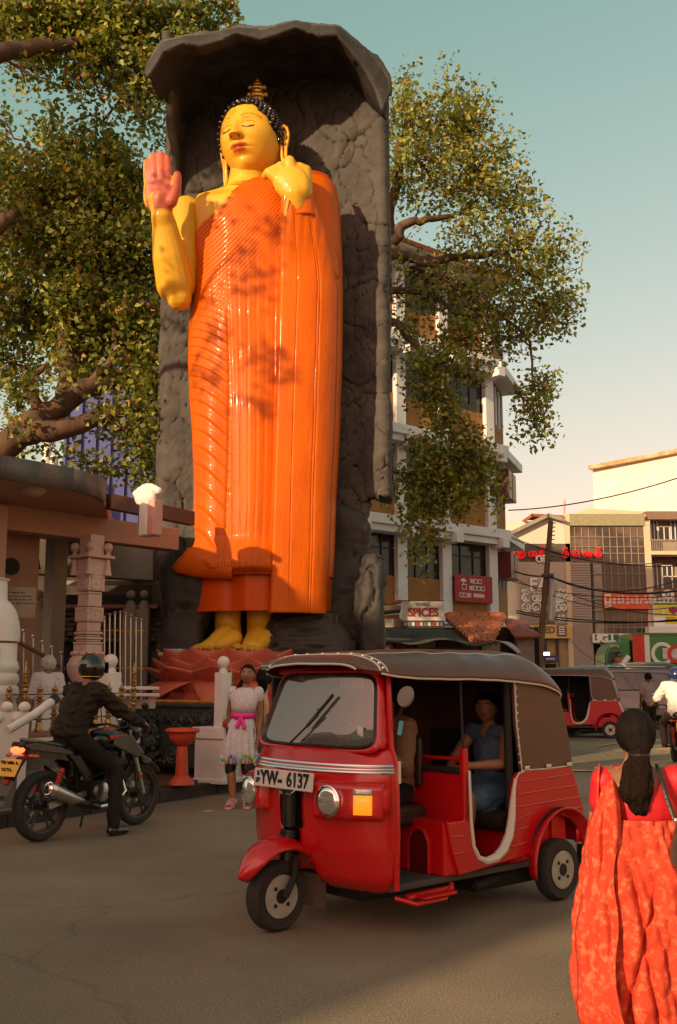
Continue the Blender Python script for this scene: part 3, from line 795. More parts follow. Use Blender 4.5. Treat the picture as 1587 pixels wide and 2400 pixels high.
# ------------------------------------------------------------------ lotus pedestal
m_lotus = M('lotus_paint', (0.56, 0.13, 0.08), 0.5, var=0.12, scale=2, bump=0.15)
LC = P(535, 1560, 16.75); LT = P(535, 1528, 16.3).z
lotus = thing('lotus_pedestal', 'salmon red lotus flower pedestal under the golden feet', 'pedestal', (LC.x, LC.y, 0))
b = MB(); b.lathe([(.5, 1.15), (.95, 1.2), (.9, 1.35), (.7, 1.5), (.85, LT-.15), (1.02, LT-.04), (1.0, LT)], n=40); b.build('pedestal_core', m_lotus, lotus, smooth=True, angle=50)
b = MB(); b.lathe([(1.25, .9), (1.2, 1.05), (.9, 1.25), (.6, 1.3)], n=40); b.build('pedestal_skirt', m_lotus, lotus, smooth=True)
def petal(ang, r0, r1, z0, z1, wd, curl, name='petal'):
    def fn(u, v):
        s = (u-.5)*2; prof = math.sin(PI*min(1, .12 + v*.88))**.62 if v > .5 else (.75 + .25*math.sin(PI*v))
        if v > .5: prof = 1.0 if v < .62 else max(0.0, 1 - ((v-.62)/.38)**1.9)
        x = wd*s*prof*.5; rad = r0 + (r1-r0)*(v**1.2) - .10*s*s*prof*1.2; z = z0 + (z1-z0)*v + curl*math.sin(v*PI)*-.5 + .05*s*s*prof
        if curl > .4: z = z0 + (z1-z0)*v + .30*math.sin(v*PI*.9) - .28*v**3
        return Vector((rad*math.cos(ang) - x*math.sin(ang), rad*math.sin(ang) + x*math.cos(ang), z))
    bb = MB(); bb.grid(fn, 12, 16); return bb.build(name, m_lotus, lotus, smooth=True, solid=.035, fixn=False, angle=0)
H0 = LT
for k in range(12): petal(2*PI*k/12 + .1, .78, 1.14, H0-.70, H0+.05, 1.0, .14)
for k in range(12): petal(2*PI*(k+.5)/12 + .1, .76, 1.22, H0-.85, H0-.10, 1.05, .14)
for k in range(10): petal(2*PI*k/10 + .25, .55, 1.36, 1.22, 1.70, 1.0, .1)
for k in range(9): petal(2*PI*k/9 + .42, .6, 1.55, 1.08, 1.30, .62, .5)
# ------------------------------------------------------------------ temple front: fence, piers, basin, pavilion
def lathe_spindle(h, tall=False):
    b = MB(); pr = [(0, 0), (.048, 0), (.05, .03*h/.55), (.034, .05*h/.55), (.042, .09*h/.55), (.022, .12*h/.55)]; z = .12*h/.55
    while z < h*.80:
        k = (z/h)
        if .30 < k < .40 or .55 < k < .62: pr += [(.022, z), (.046, z+.02), (.022, z+.05)]; z += .055
        else: pr += [(.018, z), (.040, z+.004), (.040, z+.013), (.018, z+.017)]; z += .026
    pr += [(.034, z), (.04, z+.01), (.014, z+.04), (.005, h)]
    b.lathe(pr, n=10); return b
m_spin = M('spindle_gold', (0.62, 0.36, 0.10), 0.3, 0.8, var=0.0, col2=(0.12, 0.06, 0.02), scale=55, stretch=(.2, .2, 1))
def fence(label, A, Bp, n, z0, talls, rails=(.14, .42), skip=()):
    d = (Bp - A); L = d.length; t = thing('spindle_fence', label, 'fence', (A.x, A.y, 0), math.atan2(d.y, d.x))
    s1 = lathe_spindle(.56).build('spindle', m_spin, t, smooth=True, angle=60); s2 = lathe_spindle(.80).build('spindle', m_spin, t, smooth=True, angle=60)
    first = {False: s1, True: s2}; used = {False: False, True: False}
    for i in range(n):
        if i in skip: continue
        k = i in talls; o = first[k]
        if used[k]: o = o.copy(); COL.objects.link(o); o.parent = t
        used[k] = True; o.location = (L*i/(n-1), 0, z0)
    for r in rails:
        b = MB(); b.tube([(-.05, 0, z0+r), (L+.05, 0, z0+r)], .007, 6); b.build('rail', m_blackm, t)
    return t
FA = G(18, 1592 + 1.0*0 + 0.1) if False else Vector((0, 0, 0))
fa = P(18, 1700, 11.5); fb = P(312, 1660, 13.3)
fence('gold and black spindle fence on the low white wall beside the motorcycle', Vector((fa.x, fa.y, 0)), Vector((fb.x, fb.y, 0)), 10, .91, {1, 9})
fc = P(541, 1660, 14.05); fd = P(800, 1650, 18.3)
fence('gold and black spindle fence running behind the girl in the white dress', Vector((fc.x, fc.y, 0)), Vector((fd.x, fd.y, 0)), 17, .87, {0, 5, 10, 15})
# low wall under the left fence
fdv = (Vector((fb.x-fa.x, fb.y-fa.y, 0))).normalized(); fn_ = Vector((-fdv.y, fdv.x, 0))
def along(o, dv, nv, mb, s0, s1, n0, n1, z0, z1, mi=0):
    m = Matrix((dv, nv, (0, 0, 1))).transposed().to_4x4(); m.translation = o; mb.box((s0, n0, z0), (s1, n1, z1), mi, m)
fo = Vector((fa.x, fa.y, 0))
lw = thing('low_wall', 'low white plastered wall with red coping carrying the gold fence', 'wall')
m_coping = M('red_coping', (0.30, 0.12, 0.09), 0.6, var=0.2)
b = MB(); FL = Vector((fb.x-fa.x, fb.y-fa.y, 0)).length; along(fo, fdv, fn_, b, -3, FL+.06, -.12, .14, .86, .91); b.build('coping', m_coping, lw, bevel=.008)
b = MB(); along(fo, fdv, fn_, b, -3, FL+.04, -.10, .12, .70, .86); b.build('band', m_white, lw, bevel=.005)
b = MB(); along(fo, fdv, fn_, b, -3, FL, -.05, .10, .14, .70); b.build('base', M('brown_base', (0.13, 0.10, 0.08), .8, var=.3), lw)
b = MB(); along(fo, fdv, fn_, b, -3, FL-.2, -.22, -.02, .14, .50); b.build('ledge', M('grey_ledge', (0.16, 0.13, 0.11), .8, var=.3, bump=.3), lw, bevel=.01)
# lower fence spindle group in front of the posts are the same fence; the two ball posts
def ball_post(label, px, Y, wd, z0, z1, rb):
    c = P(px, 1600, Y); t = thing('ball_post', label, 'post', (c.x, c.y, 0), R(-40))
    b = MB(); b.box((-wd/2, -wd/2, z0), (wd/2, wd/2, z1)); b.build('shaft', m_white, t, bevel=.01)
    b = MB(); b.lathe([(wd*.34, z1), (wd*.36, z1+.03), (wd*.24, z1+.05), (wd*.3, z1+.07)], n=20); b.build('collar', m_white, t, smooth=True)
    b = MB(); b.ball((0, 0, z1 + .06 + rb*.93), rb, 24); b.build('ball', m_white, t, smooth=True, angle=0)
    return t
ball_post('square white post with a large ball beside the helmeted rider', 258, 13.6, .21, .15, 1.59, .093)
ball_post('square white post with a ball standing on the white pier', 523, 14.0, .165, .86, 1.59, .084)
pr = P(512, 1700, 14.15); pier = thing('pier', 'white plastered masonry pier with stepped cap beside the girl', 'pier', (pr.x, pr.y, 0), R(-26))
b = MB(); b.box((-.21, -.25, .14), (.24, .25, .72)); b.build('block', m_white, pier, bevel=.01)
b = MB(); b.box((-.24, -.28, .72), (.27, .28, .87)); b.build('cap', m_white, pier, bevel=.01)
b = MB(); b.box((-.24, -.28, .14), (.28, .29, .20)); b.build('foot_moulding', m_white, pier, bevel=.01)
b = MB(); b.lathe([(.09, 0), (.095, .05), (.06, .1), (.03, .13), (.04, .15), (.0, .16)], (P(538, 1700, 13.85).x, P(538, 1700, 13.85).y, .875), 16)
tag(b.build('oil_lamp', M('red_clay', (.32, .05, .03), .5), smooth=True), 'small dark red domed pot on the white pier at the foot of the fence', 'pot')
# second low wall under the right fence
fdv2 = Vector((fd.x-fc.x, fd.y-fc.y, 0)).normalized(); fn2 = Vector((-fdv2.y, fdv2.x, 0))
lw2 = thing('low_wall', 'low white wall with flat coping continuing behind the girl and the three wheeler', 'wall')
b = MB(); along(Vector((fc.x, fc.y, 0)), fdv2, fn2, b, .2, 6, -.12, .12, .80, .87); b.build('coping', m_white, lw2, bevel=.008)
b = MB(); along(Vector((fc.x, fc.y, 0)), fdv2, fn2, b, .2, 6, -.09, .09, .14, .80); b.build('base', m_pinkw, lw2)
# carved black panel with brass rail
m_carv = M('carved_black', (0.045, 0.048, 0.042), 0.38, var=0.35, scale=10, bump=.3)
pa = P(280, 1641, 15.1); pb = P(505, 1652, 14.3); pd = (pb-pa); pd.z = 0; PL = pd.length; pd.normalize(); pn = Vector((pd.y, -pd.x, 0))
if pn.y > 0: pn = -pn
cp = thing('carved_balustrade', 'black carved scrollwork balustrade with brass handrail in front of the lotus', 'balustrade')
def cpt(s, n, z): return Vector((pa.x, pa.y, 0)) + pd*s + pn*n + Vector((0, 0, z))
b = MB(); m4 = Matrix((pd, pn, (0, 0, 1))).transposed().to_4x4(); m4.translation = Vector((pa.x, pa.y, 0))
b.box((0, -.10, .30), (PL, 0, 1.12), 0, m4); b.build('panel', m_carv, cp)
b = MB(); b.box((-.05, -.14, 1.12), (PL, .06, 1.17), 0, m4); b.build('top_moulding', m_carv, cp, bevel=.01)
b = MB(); b.box((-.05, -.05, 1.175), (PL, .03, 1.215), 0, m4); b.build('handrail', m_gold, cp, bevel=.008)
def volute(c, r, turns=1.8, sg=1, th=.028, a0=0):
    pts = []; n = 26
    for i in range(n):
        t = i/(n-1); a = a0 + sg*turns*2*PI*t; rr = r*(1 - .82*t)
        pts.append(cpt(c[0] + rr*math.cos(a), .02 + .03*t, c[1] + rr*math.sin(a)))
    return pts, [th*(1-.45*i/(n-1)) for i in range(n)]
k = 0; x = .12
while x < PL - .1:
    for (dx, z, r, sg, a0) in ((0, .98, .085, 1, PI), (.16, .98, .085, -1, 0)):
        if x + dx < PL - .05:
            bb = MB(); p_, r_ = volute((x+dx, z), r, 1.7, sg, .026, a0); bb.tube(p_, r_, 7); bb.ball(p_[-1], .03, 8); bb.build('scroll', m_carv, cp, smooth=True)
    x += .36
for (x, z, r, sg, a0) in [(.30, .74, .15, 1, 1.2), (.62, .76, .12, -1, 2), (.22, .45, .12, -1, 0), (.62, .44, .10, 1, 3), (1.05, .75, .14, 1, 0), (1.0, .45, .12, -1, 1), (1.35, .70, .12, -1, 3), (1.45, .42, .1, 1, 0)]:
    if x < PL - .1:
        bb = MB(); p_, r_ = volute((x, z), r, 2.0, sg, .034, a0); bb.tube(p_, r_, 7); bb.ball(p_[-1], .04, 8); bb.build('scroll', m_carv, cp, smooth=True)
# lion mask in the middle of the panel
bb = MB(); mx, mz = PL*.38, .62
bb.ball(cpt(mx, .04, mz), (.13, .09, .12), 14); bb.ball(cpt(mx, .12, mz-.03), (.05, .05, .04), 10)
for s_ in (-1, 1):
    bb.ball(cpt(mx+s_*.055, .11, mz+.04), .026, 8); bb.ball(cpt(mx+s_*.12, .05, mz+.08), .045, 8); bb.ball(cpt(mx+s_*.07, .09, mz-.08), .04, 8)
bb.tube([cpt(mx-.16, .06, mz-.12), cpt(mx-.08, .1, mz-.2), cpt(mx, .1, mz-.22), cpt(mx+.08, .1, mz-.2), cpt(mx+.16, .06, mz-.12)], .035, 8)
for k in range(7): bb.ball(cpt(mx-.24+.08*k, .05, mz-.27-.03*math.sin(k)), .036, 8)
stuff(bb.build('lion_mask', m_carv, cp, smooth=True))
b = MB(); m5 = m4.copy(); b.box((0, -.75, .14), (PL-.1, -.15, .34), 0, m5); b.build('gap_shade_box', m_blackm, cp)  # black box standing for the shade in the gap below the panel
# red basin on a column
bt = G(425, 1846, .15); bs = 1.0
bath = thing('water_basin', 'orange red pedestal basin standing on the pavement in front of the carved balustrade', 'basin', (bt.x, bt.y, .19))
m_bath = M('orange_red_paint', (0.62, 0.075, 0.028), 0.5, var=0.12, scale=5, bump=.15)
b = MB(); b.lathe([(.165, 0), (.16, .03), (.115, .07), (.105, .09), (.085, .11)], n=24); b.build('foot', m_bath, bath, smooth=True, angle=50)
b = MB(); b.lathe([(.085, .11), (.066, .45), (.062, .47)], n=24); b.build('stem', m_bath, bath, smooth=True, angle=50)
b = MB(); b.lathe([(.06, .47), (.10, .50), (.165, .56), (.175, .62), (.178, .635)], n=28); b.build('bowl', m_bath, bath, smooth=True, angle=50)
b = MB(); b.lathe([(.178, .635), (.21, .645), (.222, .665), (.21, .69), (.185, .695), (.16, .67), (.01, .63)], n=28, cap=False); b.build('rim', m_bath, bath, smooth=True, angle=50)

# white dagoba at the frame's left edge
sc_ = P(-30, 1500, 11.8); k_ = mpp(1500, 11.8)
dg_ = thing('dagoba', 'small white dagoba with bell dome and scalloped base at the left edge', 'shrine', (sc_.x, sc_.y, 0))
def zz(py, Y=11.8): return P(0, py, Y).z
b = MB(); b.lathe([(58*k_, zz(1505)), (73*k_, zz(1503)), (74*k_, zz(1480)), (70*k_, zz(1455)), (62*k_, zz(1430)), (50*k_, zz(1413)), (41*k_, zz(1406)), (39*k_, zz(1362)), (43*k_, zz(1360)), (44*k_, zz(1356)), (20*k_, zz(1355))], n=40)
b.build('dome', m_white, dg_, smooth=True, angle=50)
b = MB(); b.lathe([(70*k_, .15), (76*k_, zz(1660)), (70*k_, zz(1640)), (78*k_, zz(1630)), (76*k_, zz(1612)), (70*k_, zz(1606)), (77*k_, zz(1595)), (74*k_, zz(1582)), (69*k_, zz(1577)), (76*k_, zz(1566)), (72*k_, zz(1552)), (69*k_, zz(1548)), (68*k_, zz(1508))], n=40)
b.build('base', m_white, dg_, smooth=True, angle=60)
b = MB(); cx_ = 55*k_
for dx in (-.16, .0):
    b.cbox((cx_+dx-.05, -.27, zz(1570)), (.03, .05, .5))
b.cbox((cx_-.13, -.27, zz(1525)), (.2, .05, .04)); stuff(b.build('niche_frame', m_gold, dg_))
b = MB()
for i, a in enumerate([0, .5, 1.0]):
    q = P(25 + 16*i, 1672, 11.0); b.ball(q, (.07, .07, .06), 10)
# small white carved kerbing behind the fence
wb = thing('carved_white_parapet', 'white carved parapet at the foot of the dagoba behind the gold fence', 'wall')
b = MB(); q0 = P(-20, 1700, 11.3); q1 = P(62, 1700, 11.5); b.beam(q0 + Vector((0,0,-.3)), q1 + Vector((0,0,-.3)), .2, .9); b.build('body', m_white, wb, bevel=.02)
for i in range(5):
    bb = MB(); q = q0.lerp(q1, i/4.0) + Vector((0, -.1, .20 - .12*(i % 2))); bb.ball(q, (.07, .06, .06), 10); bb.build('knob', m_white, wb, smooth=True)
b = MB(); b.tube([P(18, 1712, 10.6), P(80, 1675, 10.9), P(122, 1644, 11.1)], .045, 12); b.tube([P(122, 1644, 11.1), P(132, 1634, 11.15)], .05, 12, 1)
tag(b.build('sloping_pipe', [m_white, m_black], smooth=True), 'thick white sloping pipe rail with a black end behind the gold fence', 'rail')

# ---- pavilion
m_soff = M('brown_pink_soffit', (0.42, 0.235, 0.175), 0.7, var=0.08, scale=1.2, bump=.1)
m_fasc = M('dark_fascia', (0.10, 0.085, 0.075), 0.6, var=0.4, scale=1.5, bump=.3)
m_pill = M('grey_pillar', (0.26, 0.23, 0.18), 0.7, var=0.1)
pav = thing('temple_pavilion', 'open temple pavilion with round edged flat roof left of the statue', 'pavilion')
fr = [(-400, 1185, 10.6), (-150, 1150, 11.4), (0, 1120, 12.2), (90, 1122, 12.6), (170, 1134, 13.0), (225, 1146, 13.45), (246, 1152, 13.9)]
ZT, ZB = 4.16, 3.90
front = [Vector((P(x, y, Y).x, Y, 0)) for x, y, Y in fr]
backp = [Vector((p.x - 1.0, p.y + 5.5, 0)) for p in front]
b = MB(); poly = [(p.x, p.y) for p in front] + [(p.x, p.y) for p in reversed(backp)]
b.prism(poly, (0, 0, ZB), (1, 0, 0), (0, 1, 0), (0, 0, ZT-ZB)); b.build('roof_slab', m_soff, pav, bevel=.02)
b = MB()
for i in range(len(front)-1):
    a, c = front[i], front[i+1]; dn = Vector((0, -.03, 0)); b.quad(a+dn+Vector((0,0,ZB)), c+dn+Vector((0,0,ZB)), c+dn+Vector((0,0,ZT+.03)), a+dn+Vector((0,0,ZT+.03)))
b.build('fascia', m_fasc, pav, smooth=True, solid=.05)
def bar(A, Bq, wd, z0, z1, name, mat, par, bev=.01):
    bb = MB(); A = Vector((A.x, A.y, (z0+z1)/2)); Bq = Vector((Bq.x, Bq.y, (z0+z1)/2)); bb.beam(A, Bq, wd, z1-z0); return bb.build(name, mat, par, bevel=bev)
s0, s1 = P(252, 1200, 14.3), P(450, 1220, 15.9)
bar(s0, s1, .12, 3.88, 4.10, 'side_fascia', M('maroon_fascia', (.09, .03, .02), .5, var=.3), pav)
b0, b1 = P(-200, 1240, 13.2), P(405, 1288, 16.45)
bar(b0, b1, .30, 3.55, 3.9, 'beam', m_soff, pav)
bar(P(-250, 1240, 16.5), P(470, 1280, 19.5), .3, 3.3, 3.9, 'rear_beam', m_pill, pav)
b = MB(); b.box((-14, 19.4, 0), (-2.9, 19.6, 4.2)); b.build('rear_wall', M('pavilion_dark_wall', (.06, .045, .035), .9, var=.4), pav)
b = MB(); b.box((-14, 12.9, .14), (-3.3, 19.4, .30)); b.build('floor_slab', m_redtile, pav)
def pillar(px, Y, wd, name='pillar', mat=m_pill, rz=-40):
    c = P(px, 1500, Y); bb = MB(); m = Matrix.Translation((c.x, c.y, 0)) @ Matrix.Rotation(R(rz), 4, 'Z'); bb.box((-wd/2, -wd/2, .2), (wd/2, wd/2, 3.8), 0, m); return bb.build(name, mat, pav, bevel=.01)
pillar(124, 16.6, .26); pillar(20, 15.2, .55, mat=m_soff); pillar(-60, 13.6, .5, mat=m_soff)
b = MB(); q = P(76, 1180, 12.9); b.lathe([(.05, -.09), (.12, -.07), (.17, -.01), (.17, .0)], (q.x, q.y, ZB - .0), 20); tag(b.build('ceiling_lamp', M('lamp_glass', (.4, .28, .22), .4), smooth=True), 'round shallow ceiling lamp under the pavilion roof edge', 'lamp')
# ornate column
cc = P(207, 1500, 14.75); col = thing('carved_column', 'ornate pink and grey carved square column with hanging bells holding up the pavilion roof', 'column', (cc.x, cc.y, 0), R(-38))
kc = mpp(1400, 14.75)
def cz(py): return P(0, py, 14.75).z
def cseg(py0, py1, wpx, name='shaft_block', bev=.006):
    h = wpx*kc/2/1.28; bb = MB(); bb.box((-h, -h, cz(py1)), (h, h, cz(py0))); return bb.build(name, m_pinkw, col, bevel=bev)
for y0, y1, wd in [(1255, 1303, 52), (1311, 1350, 60), (1350, 1386, 60), (1388, 1393, 50), (1394, 1422, 50), (1424, 1458, 60), (1459, 1480, 50), (1481, 1487, 60), (1488, 1492, 50), (1493, 1499, 60), (1500, 1504, 52), (1505, 1510, 62), (1511, 1530, 60)]:
    cseg(y0, y1, wd)
cseg(1303, 1310, 100, 'capital', .01)
for py0, py1 in ((1353, 1383), (1427, 1455)):
    h = 60*kc/2/1.28
    for ax in range(4):
        m = Matrix.Rotation(ax*PI/2, 4, 'Z'); bb = MB(); z0, z1 = cz(py1), cz(py0); t_ = .012
        for (x0, x1, za, zb2) in ((-h*.7, h*.7, z1-.02, z1), (-h*.7, h*.7, z0, z0+.02), (-h*.7, -h*.55, z0, z1), (h*.55, h*.7, z0, z1)): bb.box((x0, -h-t_, za), (x1, -h+.005, zb2), 0, m)
        bb.ball(m @ Vector((0, -h, (z0+z1)/2)), (.03, .02, .03) if ax % 2 == 0 else (.02, .03, .03), 8)
        stuff(bb.build('carved_frame', m_pinkw, col))
bb = MB(); bb.lathe([(.17, .3), (.2, cz(1600)), (.27, cz(1580)), (.29, cz(1560)), (.24, cz(1542)), (.17, cz(1532))], n=12); bb.build('lotus_base', m_pinkw, col, smooth=True, angle=30)
bb = MB()
for k in range(12): a = 2*PI*k/12; bb.ball((.2*math.cos(a), .2*math.sin(a), cz(1532)), (.05, .05, .035), 8)
stuff(bb.build('bead_ring', m_pinkw, col, smooth=True))
for a in range(4):
    m = Matrix.Rotation(a*PI/2 + PI/4, 4, 'Z'); p = m @ Vector((.235, 0, 0)); bb = MB()
    bb.lathe([(.05, cz(1350)), (.065, cz(1349)), (.05, cz(1340)), (.035, cz(1322)), (.03, cz(1312))], (p.x, p.y, 0), 12); bb.build('bell', m_pinkw, col, smooth=True)
    bb = MB(); bb.ball((p.x, p.y, cz(1283)), .068, 14); bb.lathe([(.05, cz(1303)), (.03, cz(1297)), (.05, cz(1292))], (p.x, p.y, 0), 12); bb.build('ball', m_pinkw, col, smooth=True)
# interior furnishings
q = P(25, 1328, 14.55); b = MB(); mt = Matrix.Translation(q) @ Matrix.Rotation(R(90), 4, 'X') @ Matrix.Rotation(R(0), 4, 'Z')
clk = thing('wall_clock', 'round wall clock on the pavilion pillar at the left', 'clock', tuple(q), R(38))
b.lathe([(.115, 0), (.125, .03), (.10, .04)], n=24, mat=Matrix.Rotation(R(90), 4, 'X')); b.build('frame', m_blackm, clk, smooth=True)
b = MB(); b.lathe([(.10, .02), (.0, .021)], n=24, mat=Matrix.Rotation(R(90), 4, 'X')); b.build('dial', M('clock_dial', (.3, .26, .22), .5), clk)
b = MB(); b.cbox((0, -.03, .03), (.008, .004, .07)); b.build('hand', m_black, clk); b = MB(); b.cbox((.025, -.03, .0), (.05, .004, .008)); b.build('hand', m_black, clk)
q = P(76, 1300, 16.0); b = MB(); b.lathe([(.14, -.22), (.12, -.14), (.08, .1), (.05, .18), (.01, .2)], tuple(q), 16); b.tube([q + Vector((0,0,.2)), q + Vector((0,0,.7))], .01, 5); b.ball(q + Vector((0,0,-.26)), .04, 8)
tag(b.build('hanging_bell', m_blackm, smooth=True), 'black bell hanging inside the dark pavilion', 'bell')
q = P(38, 1410, 14.2); nb = thing('notice_board', 'cream notice board with lines of writing inside the pavilion at left', 'notice board', tuple(q), R(8))
b = MB(); b.box((-.26, -.015, -.22), (.26, .015, .2)); b.build('board', M('cream_board', (.36, .3, .24), .7, var=.1), nb)
b = MB()
for r_ in range(4):
    x = -.2
    while x < .1 + .05*r_: l_ = rnd.uniform(.02, .06); b.box((x, -.02, .12-.05*r_), (x+l_, -.016, .13-.05*r_)); x += l_ + .015
stuff(b.build('written_lines', m_blackm, nb))
for i, px in enumerate((92, 307, 338)):
    q = P(px, 1400, 17.6); t = thing('baluster_post', ('grey baluster post with a ball left inside the pavilion', 'first of two grey ball topped posts behind the steel bars', 'second of two grey ball topped posts next to the rock')[i], 'post', (q.x, q.y, 0))
    b = MB(); b.box((-.11, -.11, .3), (.11, .11, P(0, 1428, 17.6).z)); b.build('shaft', m_pill, t, bevel=.01)
    b = MB(); b.lathe([(.10, P(0,1428,17.6).z), (.08, P(0,1415,17.6).z), (.05, P(0,1408,17.6).z)], n=12); b.build('neck', m_pill, t, smooth=True); b = MB(); b.ball((0, 0, P(0, 1394, 17.6).z), .08, 14); b.build('ball', m_pill, t, smooth=True)
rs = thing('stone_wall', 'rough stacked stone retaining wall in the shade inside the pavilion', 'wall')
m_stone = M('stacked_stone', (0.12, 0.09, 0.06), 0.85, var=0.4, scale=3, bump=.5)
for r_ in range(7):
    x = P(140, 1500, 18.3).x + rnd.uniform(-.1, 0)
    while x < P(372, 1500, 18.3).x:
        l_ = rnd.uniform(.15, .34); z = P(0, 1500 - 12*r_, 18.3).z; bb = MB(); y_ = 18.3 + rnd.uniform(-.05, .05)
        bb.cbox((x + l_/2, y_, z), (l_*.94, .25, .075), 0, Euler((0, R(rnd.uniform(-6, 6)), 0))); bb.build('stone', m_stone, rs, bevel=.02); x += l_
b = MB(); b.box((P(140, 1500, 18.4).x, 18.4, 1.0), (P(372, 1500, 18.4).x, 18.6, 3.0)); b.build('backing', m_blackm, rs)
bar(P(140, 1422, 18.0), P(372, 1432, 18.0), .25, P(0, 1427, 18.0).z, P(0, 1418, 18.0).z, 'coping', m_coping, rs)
for py, wd in ((1366, .16), (1400, .08)):
    bb = MB(); bb.box((P(140, py, 18.9).x, 18.9, P(0, py+5, 18.9).z), (P(372, py, 18.9).x, 19.0, P(0, py-5, 18.9).z)); bb.build('cross_rail', m_pill, pav)
gt = thing('steel_gate', 'upright stainless steel bars with round caps inside the pavilion beside the rock', 'gate')
for i in range(8):
    px = 245 + 12.3*i; tp = [1447, 1441, 1436, 1435, 1438, 1443, 1450, 1453][i]
    a = P(px, tp, 15.3); c = P(px-1, 1650, 15.3); bb = MB(); bb.tube([c, a], .016, 8); bb.ball(a, .028, 8); bb.build('bar', m_steel, gt, smooth=True)
for py in (1478, 1566): bb = MB(); bb.tube([P(232, py-1, 15.3), P(338, py+1, 15.3)], .011, 6); bb.build('cross_bar', m_gold, gt)
hr = thing('stair_handrail', 'brown sloping stair handrail on short steel posts behind the old man', 'handrail')
bb = MB(); bb.tube([P(42, 1504, 14.4), P(100, 1535, 14.8), P(150, 1568, 15.2)], .03, 10); bb.build('rail', M('brown_rail', (.2, .09, .05), .4), hr, smooth=True)
for i in range(5):
    px = 56 + 22*i; a = P(px, 1478 + 13*i, 14.7 + .1*i); bb = MB(); bb.tube([a, P(px-1, 1600, 14.7 + .1*i)], .013, 8); bb.ball(a, .028, 8); bb.build('post', m_steel, hr, smooth=True)
# steps and slabs between the post and the rock
ns = thing('stepped_ledge', 'pale stepped stone ledge between the ball post and the lotus', 'ledge')
for py, d_ in ((1612, .0), (1628, .12)):
    bb = MB(); bb.beam(P(282, py, 13.6 - d_), P(352, py+1, 14.3 - d_), .3, .045); bb.build('slab', m_white, ns, bevel=.01)
b = MB(); b.beam(P(278, 1650, 13.9), P(352, 1650, 14.4), .2, .12); b.build('base', m_pinkw, ns)
# overexposed ornament on the roof corner
q = P(352, 1215, 14.4); ko = mpp(1215, 14.4)
orn = thing('roof_ornament', 'white and pink upright ornament with scalloped crest at the pavilion roof corner', 'ornament', tuple(q), R(-32))
b = MB(); b.box((-.14, -.10, -.26), (.03, .10, .22)); b.build('body', m_white, orn, bevel=.03, bseg=3)
b = MB(); b.box((.035, -.10, -.26), (.16, .10, .26)); b.build('side_panel', M('pink_panel', (.62, .30, .26), .6, var=.08), orn, bevel=.03, bseg=3)
b = MB(); b.ball((-.10, 0, .32), (.20, .10, .16), 14)
for k in range(7): b.ball((-.26 + .07*k, -.02, .38 + .08*math.sin(k*PI/6)), .06, 8)
fobj('crest', b, .02, [m_white], orn, 2)

# blue clad building and white columns seen through the leaves
m_blue = M('blue_cladding', (0.05, 0.07, 0.26), 0.6, var=0.15, scale=.4)
bb_ = thing('blue_building', 'tall building wrapped in blue sheeting seen through the big tree', 'building')
b = MB(); b.box((P(150, 1100, 40).x, 40, 0), (P(395, 1100, 40).x, 48, P(0, 640, 40).z)); b.build('wall', m_blue, bb_)
for i in range(7):
    bb = MB(); x = P(150 + 35*i, 1100, 39.9).x; bb.box((x-.05, 39.88, 4), (x+.05, 39.98, P(0, 642, 40).z)); bb.build('batten', M('blue_dark', (.045, .06, .23), .6), bb_)
for i in range(3):
    bb = MB(); x = P(108 + 18*i, 1100, 38).x; bb.lathe([(.16, 0), (.16, P(0, 1010 + 60*i, 38).z)], (x, 38, 0), 12); bb.build('pipe', m_white, bb_, smooth=True)
sg = thing('red_sign', 'small red and white sign board glimpsed through the leaves near the elbow', 'sign', tuple(P(370, 718, 38)), R(-12))
b = MB(); b.box((-.7, -.05, -.22), (.7, .05, .22)); b.build('board', M('sign_red', (.5, .02, .02), .5), sg)
b = MB()
for k in range(2): b.lathe([(.13, -.06), (.16, -.07), (.16, -.05)], (.0, 0, 0), 16, mat=Matrix.Translation((-.3 + .45*k, 0, .05)) @ Matrix.Rotation(R(90), 4, 'X'))
stuff(b.build('emblem', m_white, sg))
# ------------------------------------------------------------------ the town behind
m_tan = M('ochre_roughcast', (0.33, 0.15, 0.045), 0.85, var=0.15, scale=2, bump=1.0, bscale=22)
m_wwhite = M('building_white', (0.72, 0.71, 0.74), 0.6, var=0.08, scale=1)
m_wdark = M('tinted_glass', (0.035, 0.022, 0.02), 0.12, var=0.3, scale=.8)
m_frame = M('dark_frame', (0.03, 0.02, 0.018), 0.5)
m_maroon = M('maroon_panel', (0.13, 0.012, 0.018), 0.4, var=0.15)
tb = thing('ochre_building', 'four storey ochre building with white columns and projecting white slabs behind the tree', 'building')
BC = P(1150, 1400, 34.0); BC.z = 0
d1 = Vector((math.sin(R(51)), math.cos(R(51)), 0)); n1 = Vector((d1.y, -d1.x, 0))
if n1.y > 0: n1 = -n1
d2 = Vector((math.sin(R(20)), math.cos(R(20)), 0)); n2 = Vector((d2.y, -d2.x, 0)) 
if n2.x < 0: n2 = -n2
A0 = BC - d1*8.0; CC = BC + d2*3.3
FLR = [.3, 3.48, 6.40, 9.28, 12.25, 15.2]
b = MB(); core = [(A0.x, A0.y), (BC.x, BC.y), (CC.x, CC.y), (CC.x-8, CC.y+6), (A0.x+1.5, A0.y+8)]
def inset(p): return Vector((p[0], p[1])) 
b.prism([(p[0] - n1.x*.3, p[1] - n1.y*.3) for p in core], (0, 0, .0), (1, 0, 0), (0, 1, 0), (0, 0, 15.0)); b.build('wall', m_tan, tb)
def fbox(o, d, n, s0, s1, n0, n1_, z0, z1, name, mat, par=tb, bev=0.0):
    bb = MB(); m = Matrix((d, n, (0, 0, 1))).transposed().to_4x4(); m.translation = o; bb.box((s0, n0, z0), (s1, n1_, z1), 0, m); return bb.build(name, mat, par, bevel=bev)
